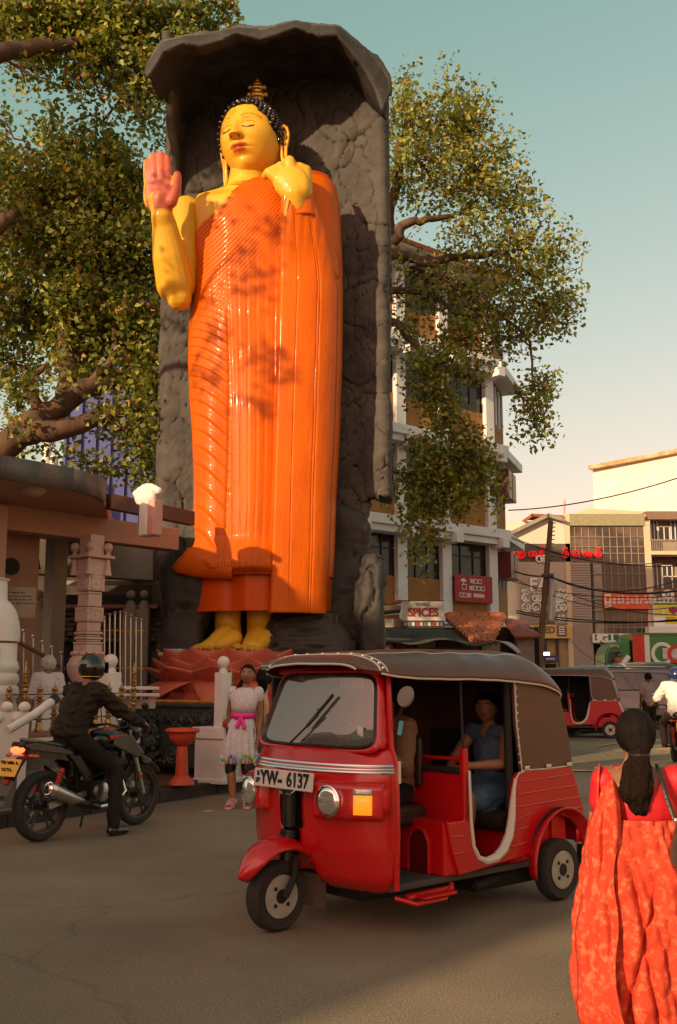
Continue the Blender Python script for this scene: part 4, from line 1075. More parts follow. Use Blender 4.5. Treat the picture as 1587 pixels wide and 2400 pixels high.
def scol(px):        # distance along the front for a photo column
    p = OP(px, 1400, BC, n1); return (p - BC).dot(d1)
cols = [scol(937), scol(1042), scol(1151)]; cols = [cols[0]*2 - cols[1]] + cols
for fi in range(1, 6):
    z = FLR[fi]
    if fi < 5:
        fbox(BC, d1, n1, -9.0, .42, -.2, .62, z-.30, z, 'slab', m_wwhite, bev=.02); fbox(BC, d2, n2, -.3, 3.3, -.2, .62, z-.30, z-.002, 'slab', m_wwhite, bev=.02)
        fbox(BC, d1, n1, -9.0, .3, -.1, .5, z-.5, z-.31, 'beam', m_wwhite)
    if fi < 5 and fi >= 1:
        zt = FLR[fi+1] if fi < 5 else z
        for k, (sa, sb2) in enumerate(zip(cols, cols[1:])):
            fbox(BC, d1, n1, sa+.2, sb2-.2, -.25, .0, z, z+1.15, 'sill_wall', m_tan)
            fbox(BC, d1, n1, sa+.2, sb2-.2, -.28, -.06, z+1.15, zt-.3, 'window', m_wdark)
            wl = sb2 - sa - .4
            for q in range(4): fbox(BC, d1, n1, sa+.2 + wl*q/3 - .02, sa+.2 + wl*q/3 + .02, -.08, -.02, z+1.15, zt-.5, 'mullion', m_frame)
            fbox(BC, d1, n1, sa+.2, sb2-.2, -.08, -.03, zt-.95, zt-.9, 'transom', m_frame)
        fbox(BC, d2, n2, .25, 2.9, -.1, .02, z, z+1.15, 'sill_wall', m_tan)
        fbox(BC, d2, n2, .25, 2.9, -.1, .0, z+1.15, zt-.3, 'window', m_wdark)
        for q in range(5): fbox(BC, d2, n2, .25+.62*q, .30+.62*q, .0, .05, z+1.15, zt-.45, 'mullion', m_wwhite)
    for k, c_ in enumerate(cols):
        if fi < 5: fbox(BC, d1, n1, c_-.2, c_+.2, -.2, .16, z, FLR[fi+1]-.3, 'column', m_wwhite, bev=.01)
        if fi < 5: fbox(BC, d1, n1, c_-.16, c_+.16, .1, .75, FLR[fi+1]-.62, FLR[fi+1]-.31, 'bracket', m_wwhite, bev=.01)
fbox(BC, d1, n1, -9.2, .6, -.3, .9, 15.0, 15.2, 'eave', m_wwhite)
m_tile = M('clay_tile', (0.36, 0.10, 0.045), 0.75, var=0.4, scale=3, bump=.3)
b = MB(); e0, e1 = BC + d1*-9.4 + n1*1.0, BC + d1*.8 + n1*1.0
b.quad(e0 + Vector((0,0,15.1)), e1 + Vector((0,0,15.1)), e1 - n1*4 + Vector((0,0,17)), e0 - n1*4 + Vector((0,0,17))); b.build('roof', m_tile, tb, solid=.12)
for fi, (py0, py1) in ((3, (1112, 1176)), (2, (1300, 1360))):
    z1_, z0_ = P(0, py0, 35.2).z, P(0, py1, 35.2).z
    for s in (.5, 1.25): fbox(BC, d2, n2, s, s+.62, .15, .62, z0_, z1_, 'shutter', m_maroon, bev=.01)
# red sahana board
z1_, z0_ = P(0, 1352, 33.6).z, P(0, 1414, 33.6).z; sa, sb2 = cols[2]+.22, cols[3]-.22
bn = thing('red_signboard', 'red board with white puzzle squares and the word SAHANA on the ochre building', 'sign', tuple(BC + d1*sa + n1*.22 + Vector((0,0,z0_))), math.atan2(d1.y, d1.x))
Lb, Hb = sb2-sa, z1_-z0_
b = MB(); b.box((0, -.05, 0), (Lb, .0, Hb)); b.build('board', M('board_red', (.36, .014, .02), .5, var=.08), bn)
b = MB()
def sq(x, z, s, th=.022):
    b.box((x, -.062, z), (x+s, -.052, z+th)); b.box((x, -.062, z+s*.85-th), (x+s, -.052, z+s*.85)); b.box((x, -.062, z+th), (x+th, -.052, z+s*.85-th)); b.box((x+s-th, -.062, z+th), (x+s, -.052, z+s*.85-th))
u_ = Lb/10.5
for k in range(3): sq(u_*(4.2+k*1.1), Hb*.70, u_)
for k in range(4): sq(u_*(3.9+k*1.1), Hb*.44, u_)
for k in range(3): sq(u_*(1.1+k*1.1), Hb*.16, u_)
sq(u_*1.8, Hb*.44, u_*1.3)
for (x, z) in ((4.4, .745), (4.1, .485), (3.5, .205)): b.box((u_*x, -.06, Hb*z), (u_*(x+.5), -.053, Hb*(z+.08)))
b.lathe([(u_*.8, 0), (u_*.7, u_*.3), (u_*.3, u_*.55), (.01, u_*.6)], (u_*2.3, -.055, Hb*.74), 10, mat=Matrix.Diagonal((1, .01, 1, 1))); b.box((u_*2.2, -.06, Hb*.6), (u_*2.4, -.053, Hb*.76))
stuff(b.build('symbol', m_wwhite, bn))
text('SAHANA', u_*.95, m_wwhite, bn, face_mat((u_*6.6, -.054, Hb*.25), (1, 0, 0)), bold=.01, sx=.8)

# ---- row of low shops
m_sheet = M('dark_sheet', (0.05, 0.045, 0.035), 0.8, var=0.5, scale=2, bump=.4)
shop = thing('spice_shops', 'row of low shops with clay tile roofs and sagging dark awning', 'shop')
YA = 27.0
b = MB(); x0, x1 = P(850, 1500, YA).x, P(1250, 1500, YA+2).x
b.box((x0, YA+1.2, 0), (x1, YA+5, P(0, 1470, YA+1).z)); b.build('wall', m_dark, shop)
def awn(u, v):
    p = P(868 + 288*u, 1470 + 10*u, YA+1).lerp(P(880 + 290*u, 1503 + 4*u + 4*math.sin(u*9), YA-1.2), v); p.z += .04*math.sin(u*14)*v - .10*math.sin(PI*v); return p
b = MB(); b.grid(awn, 40, 10); b.build('awning', m_sheet, shop, smooth=True, solid=.04, fixn=False)
m_tile2 = M('clay_tile_bright', (0.40, 0.12, 0.05), 0.75, var=0.35, scale=4)
# tiled slope, tiles one by one
ra, rb, rc, rd = P(1052, 1448, YA+2.2), P(1176, 1448, YA+2.6), P(1112, 1500, YA-.2), P(1146, 1500, YA-.1)
tl = MB(); tl.lathe([(.12, 0), (.10, .34)], n=6, a0=0, a1=PI, mat=Matrix.Rotation(R(90), 4, 'X'), cap=False)
ra, rb = P(1050, 1446, YA+1.8), P(1178, 1446, YA+1.8); rc, rd = P(1105, 1497, YA-.2), P(1148, 1500, YA-.2)
tile_me = None
for r_ in range(9):
    v = r_/8.0; A_, B_ = ra.lerp(rc, v), rb.lerp(rd, v); n_ = max(3, int((B_-A_).length/.17))
    for k in range(n_+1):
        p = A_.lerp(B_, k/n_); dz = rnd.uniform(-.02, .02)
        if tile_me is None:
            q0 = MB(); q0.tube([(0, .17, .03), (0, -.17, 0)], [.085, .095], 7, flat=.6); o = q0.build('roof_tile', m_tile2, shop, smooth=True); tile_me = o.data
        else:
            o = bpy.data.objects.new('roof_tile', tile_me); COL.objects.link(o); o.parent = shop
        o.location = p + Vector((0, 0, dz)); sl_ = (rc - ra); o.rotation_euler = (math.atan2(ra.z-rc.z, (ra.y-rc.y)), 0, rnd.uniform(-.08, .08))
for k in range(4):
    a = P(1050 + 32*k, 1445, YA+1.8); c = P(1082 + 32*k, 1445, YA+1.8); bb = MB(); bb.tube([a, c - Vector((.03,0,0))], [.14, .12], 8); bb.build('ridge_tile', m_tile2, shop, smooth=True)
b = MB(); b.quad(P(1178, 1450, YA+2), P(1222, 1456, YA+2.4), P(1268, 1492, YA+.3), P(1208, 1494, YA+.3)); b.build('red_sheet_roof', M('red_sheet', (.25, .05, .03), .6, var=.25, scale=8, stretch=(1, .1, 1)), shop, solid=.05)
for k in range(9):
    bb = MB(); t_ = k/8; bb.tube([P(1178+44*t_, 1449+6*t_, YA+2+.4*t_), P(1208+60*t_, 1493-2*t_, YA+.28)], .03, 5); bb.build('corrugation', M('red_sheet', ()), shop)
b = MB(); b.beam(P(1048, 1449, YA+1.9), P(1112, 1503, YA-.35), .08, .16); b.beam(P(1178, 1449, YA+1.9), P(1147, 1505, YA-.3), .08, .16); stuff(b.build('barge_board', m_frame, shop))
b = MB(); b.box((P(1212, 1500, YA+.6).x, YA+.6, 0), (P(1252, 1500, YA+.6).x, YA+1, P(0, 1496, YA+.6).z)); b.build('side_wall', M('grey_wall', (.2, .17, .14), .8), shop)
for i in range(5):       # clutter of broken tiles and boards at the left end
    bb = MB(); y_ = 1412 + 11*i; bb.beam(P(868 + 3*i, y_+6, YA), P(942 - 2*i, y_ - 2 + 3*(i % 2), YA), .25, .09 + .05*(i % 2)); bb.build('roof_board', [m_tile, m_concr, m_frame][i % 3], shop, bevel=.01)
b = MB(); b.beam(P(866, 1460, YA-.6), P(944, 1461, YA-.6), .2, .22); b.build('concrete_lintel', m_concr, shop)
for i in range(6):
    px = 900 + 50*i; bb = MB(); bb.cbox(P(px, 1525, YA+1.0), (.5, .1, .5)); bb.build('goods', [M('goods_brown', (.10, .05, .03), .7), M('goods_red', (.16, .03, .02), .6), m_concr][i % 3], shop)
b = MB(); b.beam(P(900, 1519, YA+.4), P(1120, 1521, YA+.6), .1, .06); b.build('counter_board', M('goods_red', ()), shop)
def twist(u, v):
    p = P(1152 + 60*u + 14*v, 1500 + 30*u*u + 12*v*(1-u) , YA - 1.6 - .6*u); return p + Vector((0, .3*v, .10*math.sin(u*3)*v))
b = MB(); b.grid(twist, 14, 4); tag(b.build('loose_sheet', M('pale_sheet', (.34, .28, .25), .6, var=.3), smooth=True, solid=.02, fixn=False), 'curled pale roofing sheet hanging off the tiled shop roof', 'sheet')
# spices sign
so_ = P(992, 1440, YA-1.0); ks = mpp(1440, YA-1)
sp = thing('spices_sign', 'white signboard reading SPICES over a strip of small pictures on the shop roof', 'sign', tuple(so_), 0)
b = MB(); b.box((-49*ks, 0, -14*ks), (49*ks, .12, 32*ks)); b.build('board', M('sign_white', (.58, .55, .52), .5, var=.05), sp)
b = MB(); b.box((-49*ks, -.004, -30*ks), (49*ks, .12, -15*ks)); b.build('picture_strip', m_frame, sp)
for i in range(10):
    bb = MB(); x = (-46 + 9.4*i)*ks; bb.box((x, -.02, -27*ks), (x+7*ks, -.006, -18*ks)); bb.build('picture', [M('pic_a', (.4, .3, .25)), M('pic_b', (.3, .05, .03)), M('pic_c', (.5, .48, .45)), M('pic_d', (.12, .14, .2))][(i*7) % 4], sp)
b = MB(); b.box((-50*ks, -.01, 31*ks), (50*ks, .13, 33*ks)); b.box((-50*ks, -.01, -32*ks), (50*ks, .13, -30*ks)); stuff(b.build('frame', m_frame, sp))
text('SPICES', 27*ks, M('letter_red', (.30, .02, .015), .5), sp, face_mat((0, -.012, 4*ks), (1, 0, 0)), bold=.012, sx=.92)
text('YASRU', 11*ks, M('letter_grey', (.16, .18, .13), .5), sp, face_mat((-2*ks, -.012, 24*ks), (1, 0, 0)), bold=.006)

# ---- far street front
def fx(px, Y): return P(px, 1400, Y).x
def fz(py, Y): return P(CX, py, Y).z
def fbx(name, mat, par, px0, py0, px1, py1, Y, dep=.3, bev=0.0, front=0.0):
    bb = MB(); bb.box((fx(px0, Y), Y-front, fz(py1, Y) if py1 < 1700 else 0), (fx(px1, Y), Y+dep, fz(py0, Y))); return bb.build(name, mat, par, bevel=bev)
YF = 58.0
m_cream = M('cream_plaster', (0.62, 0.50, 0.34), 0.75, var=0.1, scale=.5)
m_pale = M('pale_plaster', (0.72, 0.62, 0.52), 0.8, var=0.1, scale=.4)
m_tint = M('bronze_glass', (0.10, 0.065, 0.045), 0.18, var=0.45, scale=.35, contrast=1)
g1 = thing('grey_clad_building', 'building with tall grey sign panel and red letters behind the leaning pole', 'building')
fbx('wall', m_pale, g1, 1150, 1222, 1340, 1900, YF, 10)
fbx('header_band', M('umber_band', (.10, .08, .06), .6), g1, 1180, 1274, 1341, 1317, YF-.1, .1)
m_gsign = M('brushed_grey', (0.22, 0.205, 0.185), 0.28, 0.6, var=.25, scale=.25, contrast=.5)
fbx('sign_panel', m_gsign, g1, 1186, 1317, 1328, 1462, YF-.2, .2)
fbx('column', m_cream, g1, 1328, 1317, 1341, 1900, YF-.3, .3, .03)
fbx('ledge', m_concr, g1, 1186, 1443, 1328, 1462, YF-.3, .1)
fbx('shop_front', M('warm_shop', (.30, .22, .10), .6, var=.5, scale=.6), g1, 1186, 1495, 1328, 1900, YF-.15, .1)
for i in range(4): fbx('shop_post', m_frame, g1, 1216+28*i, 1497, 1222+28*i, 1900, YF-.3, .12)
b = MB(); b.prism([(fx(1196, YF), fz(1275, YF)), (fx(1196, YF), fz(1252, YF)), (fx(1287, YF), fz(1212, YF)), (fx(1328, YF), fz(1222, YF)), (fx(1328, YF), fz(1275, YF))], (0, YF-.12, 0), (1, 0, 0), (0, 0, 1), (0, .3, 0)); b.build('gable_wall', m_pale, g1)
b = MB(); b.beam(Vector((fx(1190, YF), YF-.3, fz(1256, YF))), Vector((fx(1288, YF), YF-.3, fz(1210, YF))), .5, .2); b.beam(Vector((fx(1286, YF), YF-.3, fz(1210, YF))), Vector((fx(1326, YF), YF-.3, fz(1222, YF))), .5, .2); stuff(b.build('verge', m_concr, g1))
b = MB(); b.beam(Vector((fx(1232, YF), YF+.5, fz(1222, YF))), Vector((fx(1252, YF), YF+.5, fz(1208, YF))), 1.5, .15); b.beam(Vector((fx(1250, YF), YF+.5, fz(1208, YF))), Vector((fx(1325, YF), YF+.5, fz(1212, YF))), 1.5, .15); stuff(b.build('rear_roof', m_tile, g1))
def glyph(mb, kind, x, z, s, Y, th):
    def arc(cx, cz, r, a0, a1, n=10, ry=None): return [Vector((x + s*(cx + r*math.cos(R(a0+(a1-a0)*i/n))), Y, z + s*(cz + (ry or r)*math.sin(R(a0+(a1-a0)*i/n))))) for i in range(n+1)]
    L_ = {0: [arc(.4, .4, .4, 60, 330), arc(.28, .45, .14, 0, 340), arc(.3, .98, .25, 20, 160, 6)],
          1: [arc(.4, .35, .38, 100, 440), arc(.4, .35, .15, 180, 480), arc(.45, .9, .2, 0, 200, 6)],
          2: [arc(.4, .4, .4, -20, 250), arc(.4, .25, .15, 90, 400), [Vector((x+s*.78, Y, z+s*.05)), Vector((x+s*.78, Y, z+s*.5))]],
          3: [arc(.25, .35, .25, 30, 360), arc(.65, .35, .28, 140, 480), arc(.62, .3, .1, 0, 330)],
          4: [arc(.4, .4, .4, 130, 420), arc(.35, .1, .25, 180, 350), arc(.4, .5, .12, 0, 330)]}[kind % 5]
    for p in L_: mb.tube(p, th, 4)
def glyphs(seq, px, py, s, step, Y, mat, par, th=.045, name='lettering'):
    for i, k in enumerate(seq):
        if k < 0: continue
        bb = MB(); glyph(bb, k, fx(px, Y) + i*step, fz(py, Y), s, Y, th); bb.build(name, mat, par)
m_redl = M('red_letter', (.70, .012, .015), .5, emit=(1, .02, .02), estr=.12)
glyphs([2, 0, -1], 1192, 1306, .52, .62, YF-.28, m_redl, g1, .06); glyphs([4, 3, 0, -1, 1, 2, 3, 1], 1217, 1306, .50, .62, YF-.28, m_redl, g1, .05)
m_let = M('letter_white', (.75, .73, .7), .5, var=0)
glyphs([0, 3, -1, 4, 2], 1223, 1411, .55, .60, YF-.3, m_let, g1, .05); glyphs([1, 2, 3, 0], 1223, 1433, .60, .58, YF-.3, m_let, g1, .05)
glyphs([1], 1303, 1411, .62, .6, YF-.3, m_let, g1, .05); glyphs([3], 1303, 1433, .6, .6, YF-.3, m_let, g1, .05)
glyphs([3, 1, 0, 2, 4, 1, 3, 0, 2], 1222, 1391, .26, .30, YF-.3, m_let, g1, .018)
bb = MB(); glyph(bb, 3, fx(1258, YF), fz(1322, YF), .7, YF-.3, .06); bb.build('logo', m_let, g1)
text('FA', 1.0, m_let, g1, face_mat((fx(1262, YF), YF-.31, fz(1372, YF)), (1, 0, 0)), bold=.02)
text('65', .45, m_let, g1, face_mat((fx(1311, YF), YF-.31, fz(1450, YF)), (1, 0, 0)), bold=.02)
ys = thing('yellow_signboard', 'yellow shop signboard with a dark red corner label under the grey panel', 'sign'); fbx('board', M('sign_yellow', (.62, .42, .13), .5, var=.08), ys, 1215, 1464, 1337, 1496, YF-.6, .3)
fbx('label', M('label_maroon', (.12, .01, .015), .5), ys, 1304, 1466, 1325, 1490, YF-.66, .04)
for k in range(4): fbx('label_line', m_let, ys, 1307, 1468+5.5*k, 1322, 1471+5.5*k, YF-.7, .02)
text('LIMITED', .5, M('sign_umber', (.2, .12, .05), .6), ys, face_mat((fx(1256, YF), YF-.62, fz(1478, YF)), (1, 0, 0)), bold=.02)
g2b = thing('glass_front_building', 'building with bronze glass grid front and pale louvred panel', 'building')
fbx('wall', m_cream, g2b, 1334, 1205, 1532, 1900, YF+.3, 10)
fbx('pilaster', m_cream, g2b, 1329, 1204, 1342, 1318, YF-.1, .5, .02); fbx('pilaster', m_cream, g2b, 1517, 1222, 1532, 1900, YF-.1, .5, .02)
fbx('parapet', M('olive_band', (.30, .27, .15), .7, var=.15), g2b, 1342, 1204, 1520, 1232, YF-.15, .5, .02)
fbx('glass_front', m_tint, g2b, 1342, 1232, 1517, 1490, YF, .3)
for i in range(11):
    px = 1352 + 16.5*i
    if px < 1412: fbx('mullion', m_concr, g2b, px, 1236, px+1.6, 1318, YF-.05, .06)
    else: fbx('mullion', m_concr, g2b, px, 1236, px+1.8, 1490, YF-.05, .06)
for py in (1258, 1281, 1296): fbx('transom', m_concr, g2b, 1342, py, 1517, py+1.5, YF-.08, .06)
for py in (1320, 1344, 1378, 1456, 1470): fbx('transom', m_concr, g2b, 1412, py, 1517, py+1.5, YF-.08, .06)
fbx('louvre_back', M('grey_pink', (.42, .34, .30), .7, var=.06), g2b, 1341, 1319, 1386, 1900, YF-.3, .3)
for k in range(42): fbx('louvre', M('grey_pink', ()), g2b, 1342, 1321+6*k, 1384, 1324+6*k, YF-.36, .1)
fbx('recess', m_frame, g2b, 1386, 1320, 1393, 1486, YF-.1, .2); fbx('side_glass', M('pale_glass', (.32, .26, .2), .25, var=.5, scale=.5), g2b, 1393, 1322, 1413, 1486, YF-.1, .2)
for py in (1344, 1378, 1404, 1430, 1456): fbx('side_transom', m_concr, g2b, 1388, py, 1413, py+2, YF-.2, .1)
fbx('shop_opening', m_dark, g2b, 1390, 1510, 1520, 1900, YF-.05, .2); fbx('shop_pillar', m_pale, g2b, 1404, 1510, 1418, 1900, YF-.3, .2)
ob = thing('orange_banner', 'orange red banner with white emblem and two lines of white writing on the glass front', 'banner'); fbx('cloth', M('banner_orange', (.72, .10, .03), .6, var=.05), ob, 1415, 1390, 1521, 1427, YF-.3, .08)
fbx('emblem_back', m_let, ob, 1417.5, 1393, 1432, 1424, YF-.34, .03); fbx('emblem_mark', M('banner_orange', ()), ob, 1420, 1414, 1430, 1417, YF-.37, .02); fbx('emblem_mark', M('banner_orange', ()), ob, 1421, 1397, 1429, 1409, YF-.37, .02)
glyphs([3, 1, 0, 2, 4, 1, 3, 0, 2, 1, 3, 4, 0, 2], 1436, 1406, .20, .255, YF-.34, m_let, ob, .022); glyphs([1, 3, 0, 4, 2, 1, 0, 3, 2, 1, 3, 4, 0, 2], 1436, 1415, .20, .255, YF-.34, m_let, ob, .022)
gs = thing('green_signboard', 'dark green signboard with round emblem and white letters above the green truck', 'sign'); fbx('board', M('sign_green', (.02, .12, .07), .5), gs, 1387, 1487, 1488, 1509, YF-.5, .3)
fbx('top_edge', m_let, gs, 1387, 1485, 1520, 1487, YF-.5, .3)
text('L.G.I. Super', .95*.62, m_let, gs, face_mat((fx(1440, YF), YF-.53, fz(1498, YF)), (1, 0, 0)), bold=.035, sx=1.05)
bb = MB(); bb.lathe([(.18, 0), (.18, .03)], n=16, mat=Matrix.Rotation(R(90), 4, 'X'), c=(fx(1396, YF), YF-.5, fz(1495, YF))); bb.build('emblem', m_let, gs); fbx('emblem_text', m_let, gs, 1391, 1502, 1400, 1506, YF-.54, .03)
g3 = thing('balcony_building', 'building with white framed windows and balconies at the right edge above the posters', 'building')
fbx('wall', M('muted_wall', (.34, .27, .22), .7, var=.15, scale=.5), g3, 1532, 1202, 1660, 1900, YF+1.2, 10); fbx('roof_band', M('brown_band', (.22, .14, .10), .7), g3, 1524, 1198, 1660, 1217, YF+.2, 1.2)
fbx('maroon_spandrel', m_maroon, g3, 1532, 1300, 1660, 1322, YF+1.0, .2)
for (x0, y0, x1, y1) in ((1534, 1218, 1548, 1266), (1552, 1235, 1577, 1266), (1534, 1322, 1552, 1378), (1556, 1326, 1578, 1352), (1582, 1218, 1600, 1266), (1556, 1352, 1600, 1378)):
    w_ = fbx('window', m_wdark, g3, x0, y0, x1, y1, YF+1.05, .1)
    for px in (x0-1.5, (x0+x1)/2-.8, x1): fbx('window_frame', m_let, g3, px, y0-1, px+2, y1, YF+.98, .1)
    fbx('window_frame', m_let, g3, x0-1.5, y0-2, x1+1.5, y0, YF+.98, .1)
for yb in (1267,):
    fbx('balcony_slab', m_cream, g3, 1530, 1291, 1660, 1300, YF-.2, 1.4, .02); fbx('balcony_rail', m_concr, g3, 1530, 1264, 1660, 1266.5, YF-.1, .08)
    for k in range(22): fbx('baluster', m_concr, g3, 1532+4*k, 1266, 1533+4*k, 1291, YF-.1, .05)
bs_ = thing('brown_signboard', 'brown signboard with a white oval at the right edge', 'sign'); fbx('board', M('sign_brown', (.20, .10, .07), .6), bs_, 1549, 1379, 1660, 1412, YF-.3, .2)
bb = MB(); bb.lathe([(.30, 0), (.30, .03)], n=20, mat=Matrix.Diagonal((1.15, 1, .85, 1)) @ Matrix.Rotation(R(90), 4, 'X'), c=(fx(1562, YF), YF-.3, fz(1394, YF))); bb.build('oval', m_let, bs_)
text('G', .4, M('sign_umber', ()), bs_, face_mat((fx(1562, YF), YF-.34, fz(1394, YF)), (1, 0, 0)), bold=.02)
po = thing('poster_wall', 'white wall of posters with yellow strips and a purple shield above the green truck', 'poster'); fbx('board', m_let, po, 1530, 1412, 1660, 1498, YF-.4, .2); m_yel = M('poster_yellow', (.72, .58, .02), .5)
fbx('green_strip', M('poster_green', (.05, .2, .03), .5), po, 1532, 1413, 1660, 1418, YF-.45, .05); fbx('yellow_strip', m_yel, po, 1533, 1418, 1600, 1424, YF-.45, .05)
for k in range(3): fbx('yellow_strip', m_yel, po, 1533, 1427+6*k, 1553, 1431+6*k, YF-.45, .05)
fbx('yellow_panel', m_yel, po, 1557, 1426, 1584, 1461, YF-.45, .05)
bb = MB(); bb.prism([(fx(1560, YF), fz(1426, YF)), (fx(1580, YF), fz(1426, YF)), (fx(1580, YF), fz(1434, YF)), (fx(1570, YF), fz(1441, YF)), (fx(1560, YF), fz(1434, YF))], (0, YF-.5, 0), (1, 0, 0), (0, 0, 1), (0, .04, 0)); bb.build('shield', M('poster_purple', (.25, .01, .12), .5), po)
for k in range(3): fbx('printed_line', M('sign_umber', ()), po, 1559, 1447+4*k, 1581, 1448+4*k, YF-.48, .02)
fbx('white_canopy', m_let, po, 1518, 1468, 1660, 1488, YF-1.2, .8)
bk = thing('pale_tower_block', 'large pale sunlit blank walled building high behind the glass front', 'building')
Yk = 90.0; bb = MB(); q0 = P(1389, 1098, Yk); q1 = P(1660, 1022, Yk-9)
bb.prism([(q0.x, q0.y), (q1.x, q1.y), (q1.x+20, q1.y+30), (q0.x+10, q0.y+30)], (0, 0, 0), (1, 0, 0), (0, 1, 0), (0, 0, q0.z)); bb.build('wall', M('weather_pale', (.84, .78, .72), .85, col2=(.74, .62, .50), scale=.5, contrast=-1.2), bk)
bb = MB(); bb.beam(Vector((q0.x-.3, q0.y-.3, q0.z)), Vector((q1.x, q1.y-.3, q0.z)), .5, .35); bb.build('coping', M('rust_stain', (.42, .2, .07), .8, col2=(.7, .5, .3), scale=1.2), bk)
lr = thing('low_gable_building', 'cream low pitched roof building behind the glass front', 'building'); bb = MB(); Yl = 66
bb.prism([(fx(1330, Yl), 0), (fx(1660, Yl), 0), (fx(1660, Yl), fz(1203, Yl)), (fx(1510, Yl), fz(1198, Yl)), (fx(1388, Yl), fz(1191, Yl)), (fx(1345, Yl), fz(1208, Yl))], (0, Yl, 0), (1, 0, 0), (0, 0, 1), (0, 8, 0)); bb.build('wall', m_cream, lr)
an = thing('radio_mast', 'faint thin red and white radio mast on the skyline', 'mast'); bb = MB(); bb.tube([P(1322, 1215, 120), P(1323, 1172, 120)], .12, 4); bb.build('mast', M('mast_pink', (.6, .35, .3), .6), an)

# ---- pole and wires
pole = thing('utility_pole', 'leaning weathered wooden utility pole with climbing pegs in front of the grey panel', 'pole')
YP = 34.0; p0, p1 = P(1259, 1620, YP), P(1291, 1222, YP)
bb = MB(); bb.tube([Vector((p0.x - .03, p0.y, 0)), p0, p0.lerp(p1, .5), p1], [.13, .12, .105, .085], 12); bb.build('post', M('old_timber', (.19, .11, .055), .85, col2=(.08, .05, .03), scale=5, stretch=(1, 1, .2), bump=.6), pole, smooth=True)
for k in range(10):
    q = p1.lerp(p0, .01 + .025*k); bb = MB(); bb.tube([q, q + Vector((.17, -.02, 0))], .018, 5); bb.build('peg', m_frame, pole)
q = P(1284, 1349, YP-.1); bb = MB(); bb.cbox(q, (.35, .2, .12)); bb.build('clamp', m_frame, pole)
bb = MB(); bb.grid(lambda u, v: P(1287 + 18*u - 5*v, 1352 + 112*v, YP - .15 - .10*math.sin(u*3)), 6, 8); tag(bb.build('hanging_sheet', M('grey_sheet', (.42, .38, .4), .35, .3, var=.1), smooth=True, solid=.02, fixn=False), 'narrow grey metal sheet fixed beside the leaning pole', 'sheet')
def wire(a, b_, sag, r=.012, label='thin black overhead cable', grp='overhead cables'):
    pts = [a.lerp(b_, t/12) - Vector((0, 0, sag*4*(t/12)*(1-t/12))) for t in range(13)]
    bb = MB(); bb.tube(pts, r, 4); o = bb.build('overhead_cable', m_blackm); return tag(o, label, 'cable', grp)
W_ = P(1284, 1349, YP)
wire(P(1192, 1196, 36), P(1640, 1103, 30), .25, .02, 'long single cable crossing the pale sky above the grey panel building')
for i, (a, c, s, r) in enumerate([((1196, 1334, 35), W_, .1, .025), (W_, (1640, 1376, 26), .35, .028), (W_, (1640, 1340, 24), .5, .015), ((1198, 1258, 34), (1640, 1322, 30), .4, .014), ((1198, 1262, 34), (1640, 1300, 40), .6, .014),
        ((1200, 1362, 36), (1640, 1392, 28), .3, .014), ((1210, 1431, 36), (1640, 1452, 28), .2, .02), ((1210, 1436, 36), (1640, 1446, 28), .25, .02), ((1341, 1393, 45), (1640, 1440, 34), .3, .018), ((1341, 1505, 45), (1480, 1545, 40), .5, .012), ((1196, 1350, 35), (1640, 1412, 30), .6, .012)]):
    a = P(*a) if isinstance(a, tuple) else a; c = P(*c) if isinstance(c, tuple) else c
    wire(a, c, s, r, 'thin black cable ' + ['running from the ochre building to the pole clamp','leaving the pole clamp towards the right, thickest of all','rising from the pole clamp to the right','passing just over the red letters','in the upper pair over the red letters','sagging across the middle of the louvred panel','in the lower pair just above the yellow sign','in the lower pair touching the number 65','crossing in front of the orange banner','drooping over the green signboard','sagging deepest over the glass front'][i])
# kiosk by the pole
kk = P(1290, 1560, 36); ko_ = thing('kiosk', 'small yellow kiosk with a blue sign at the foot of the leaning pole', 'kiosk', (kk.x, kk.y, 0)); z_ = lambda py: P(0, py, 36).z
b = MB(); b.box((-.25, 0, 0), (.28, .5, z_(1552))); b.build('cabinet', M('kiosk_yellow', (.35, .22, .04), .6, var=.3), ko_, bevel=.02)
b = MB(); b.box((-.24, -.06, z_(1552)), (.26, .45, z_(1536))); b.build('sign', M('kiosk_blue', (.06, .06, .22), .5), ko_, bevel=.01)
b = MB(); b.cbox((0, -.065, z_(1544)), (.3, .008, .05)); b.build('sign_mark', m_let, ko_)
b = MB(); b.box((-.18, -.03, z_(1580)), (.2, .0, z_(1556))); b.build('opening', m_dark, ko_)
for px in (1252, 1281):
    q = P(px, 1533, 37); bb = MB(); bb.cbox(q, (.22, .1, .14)); tag(bb.build('lit_sign', M('lit_white', (.9, .88, .8), .5, emit=(1, .95, .85), estr=1.2), bevel=.02), ('small glowing white lamp box left of the pole' if px < 1260 else 'small glowing white lamp box right of the pole'), 'lamp')
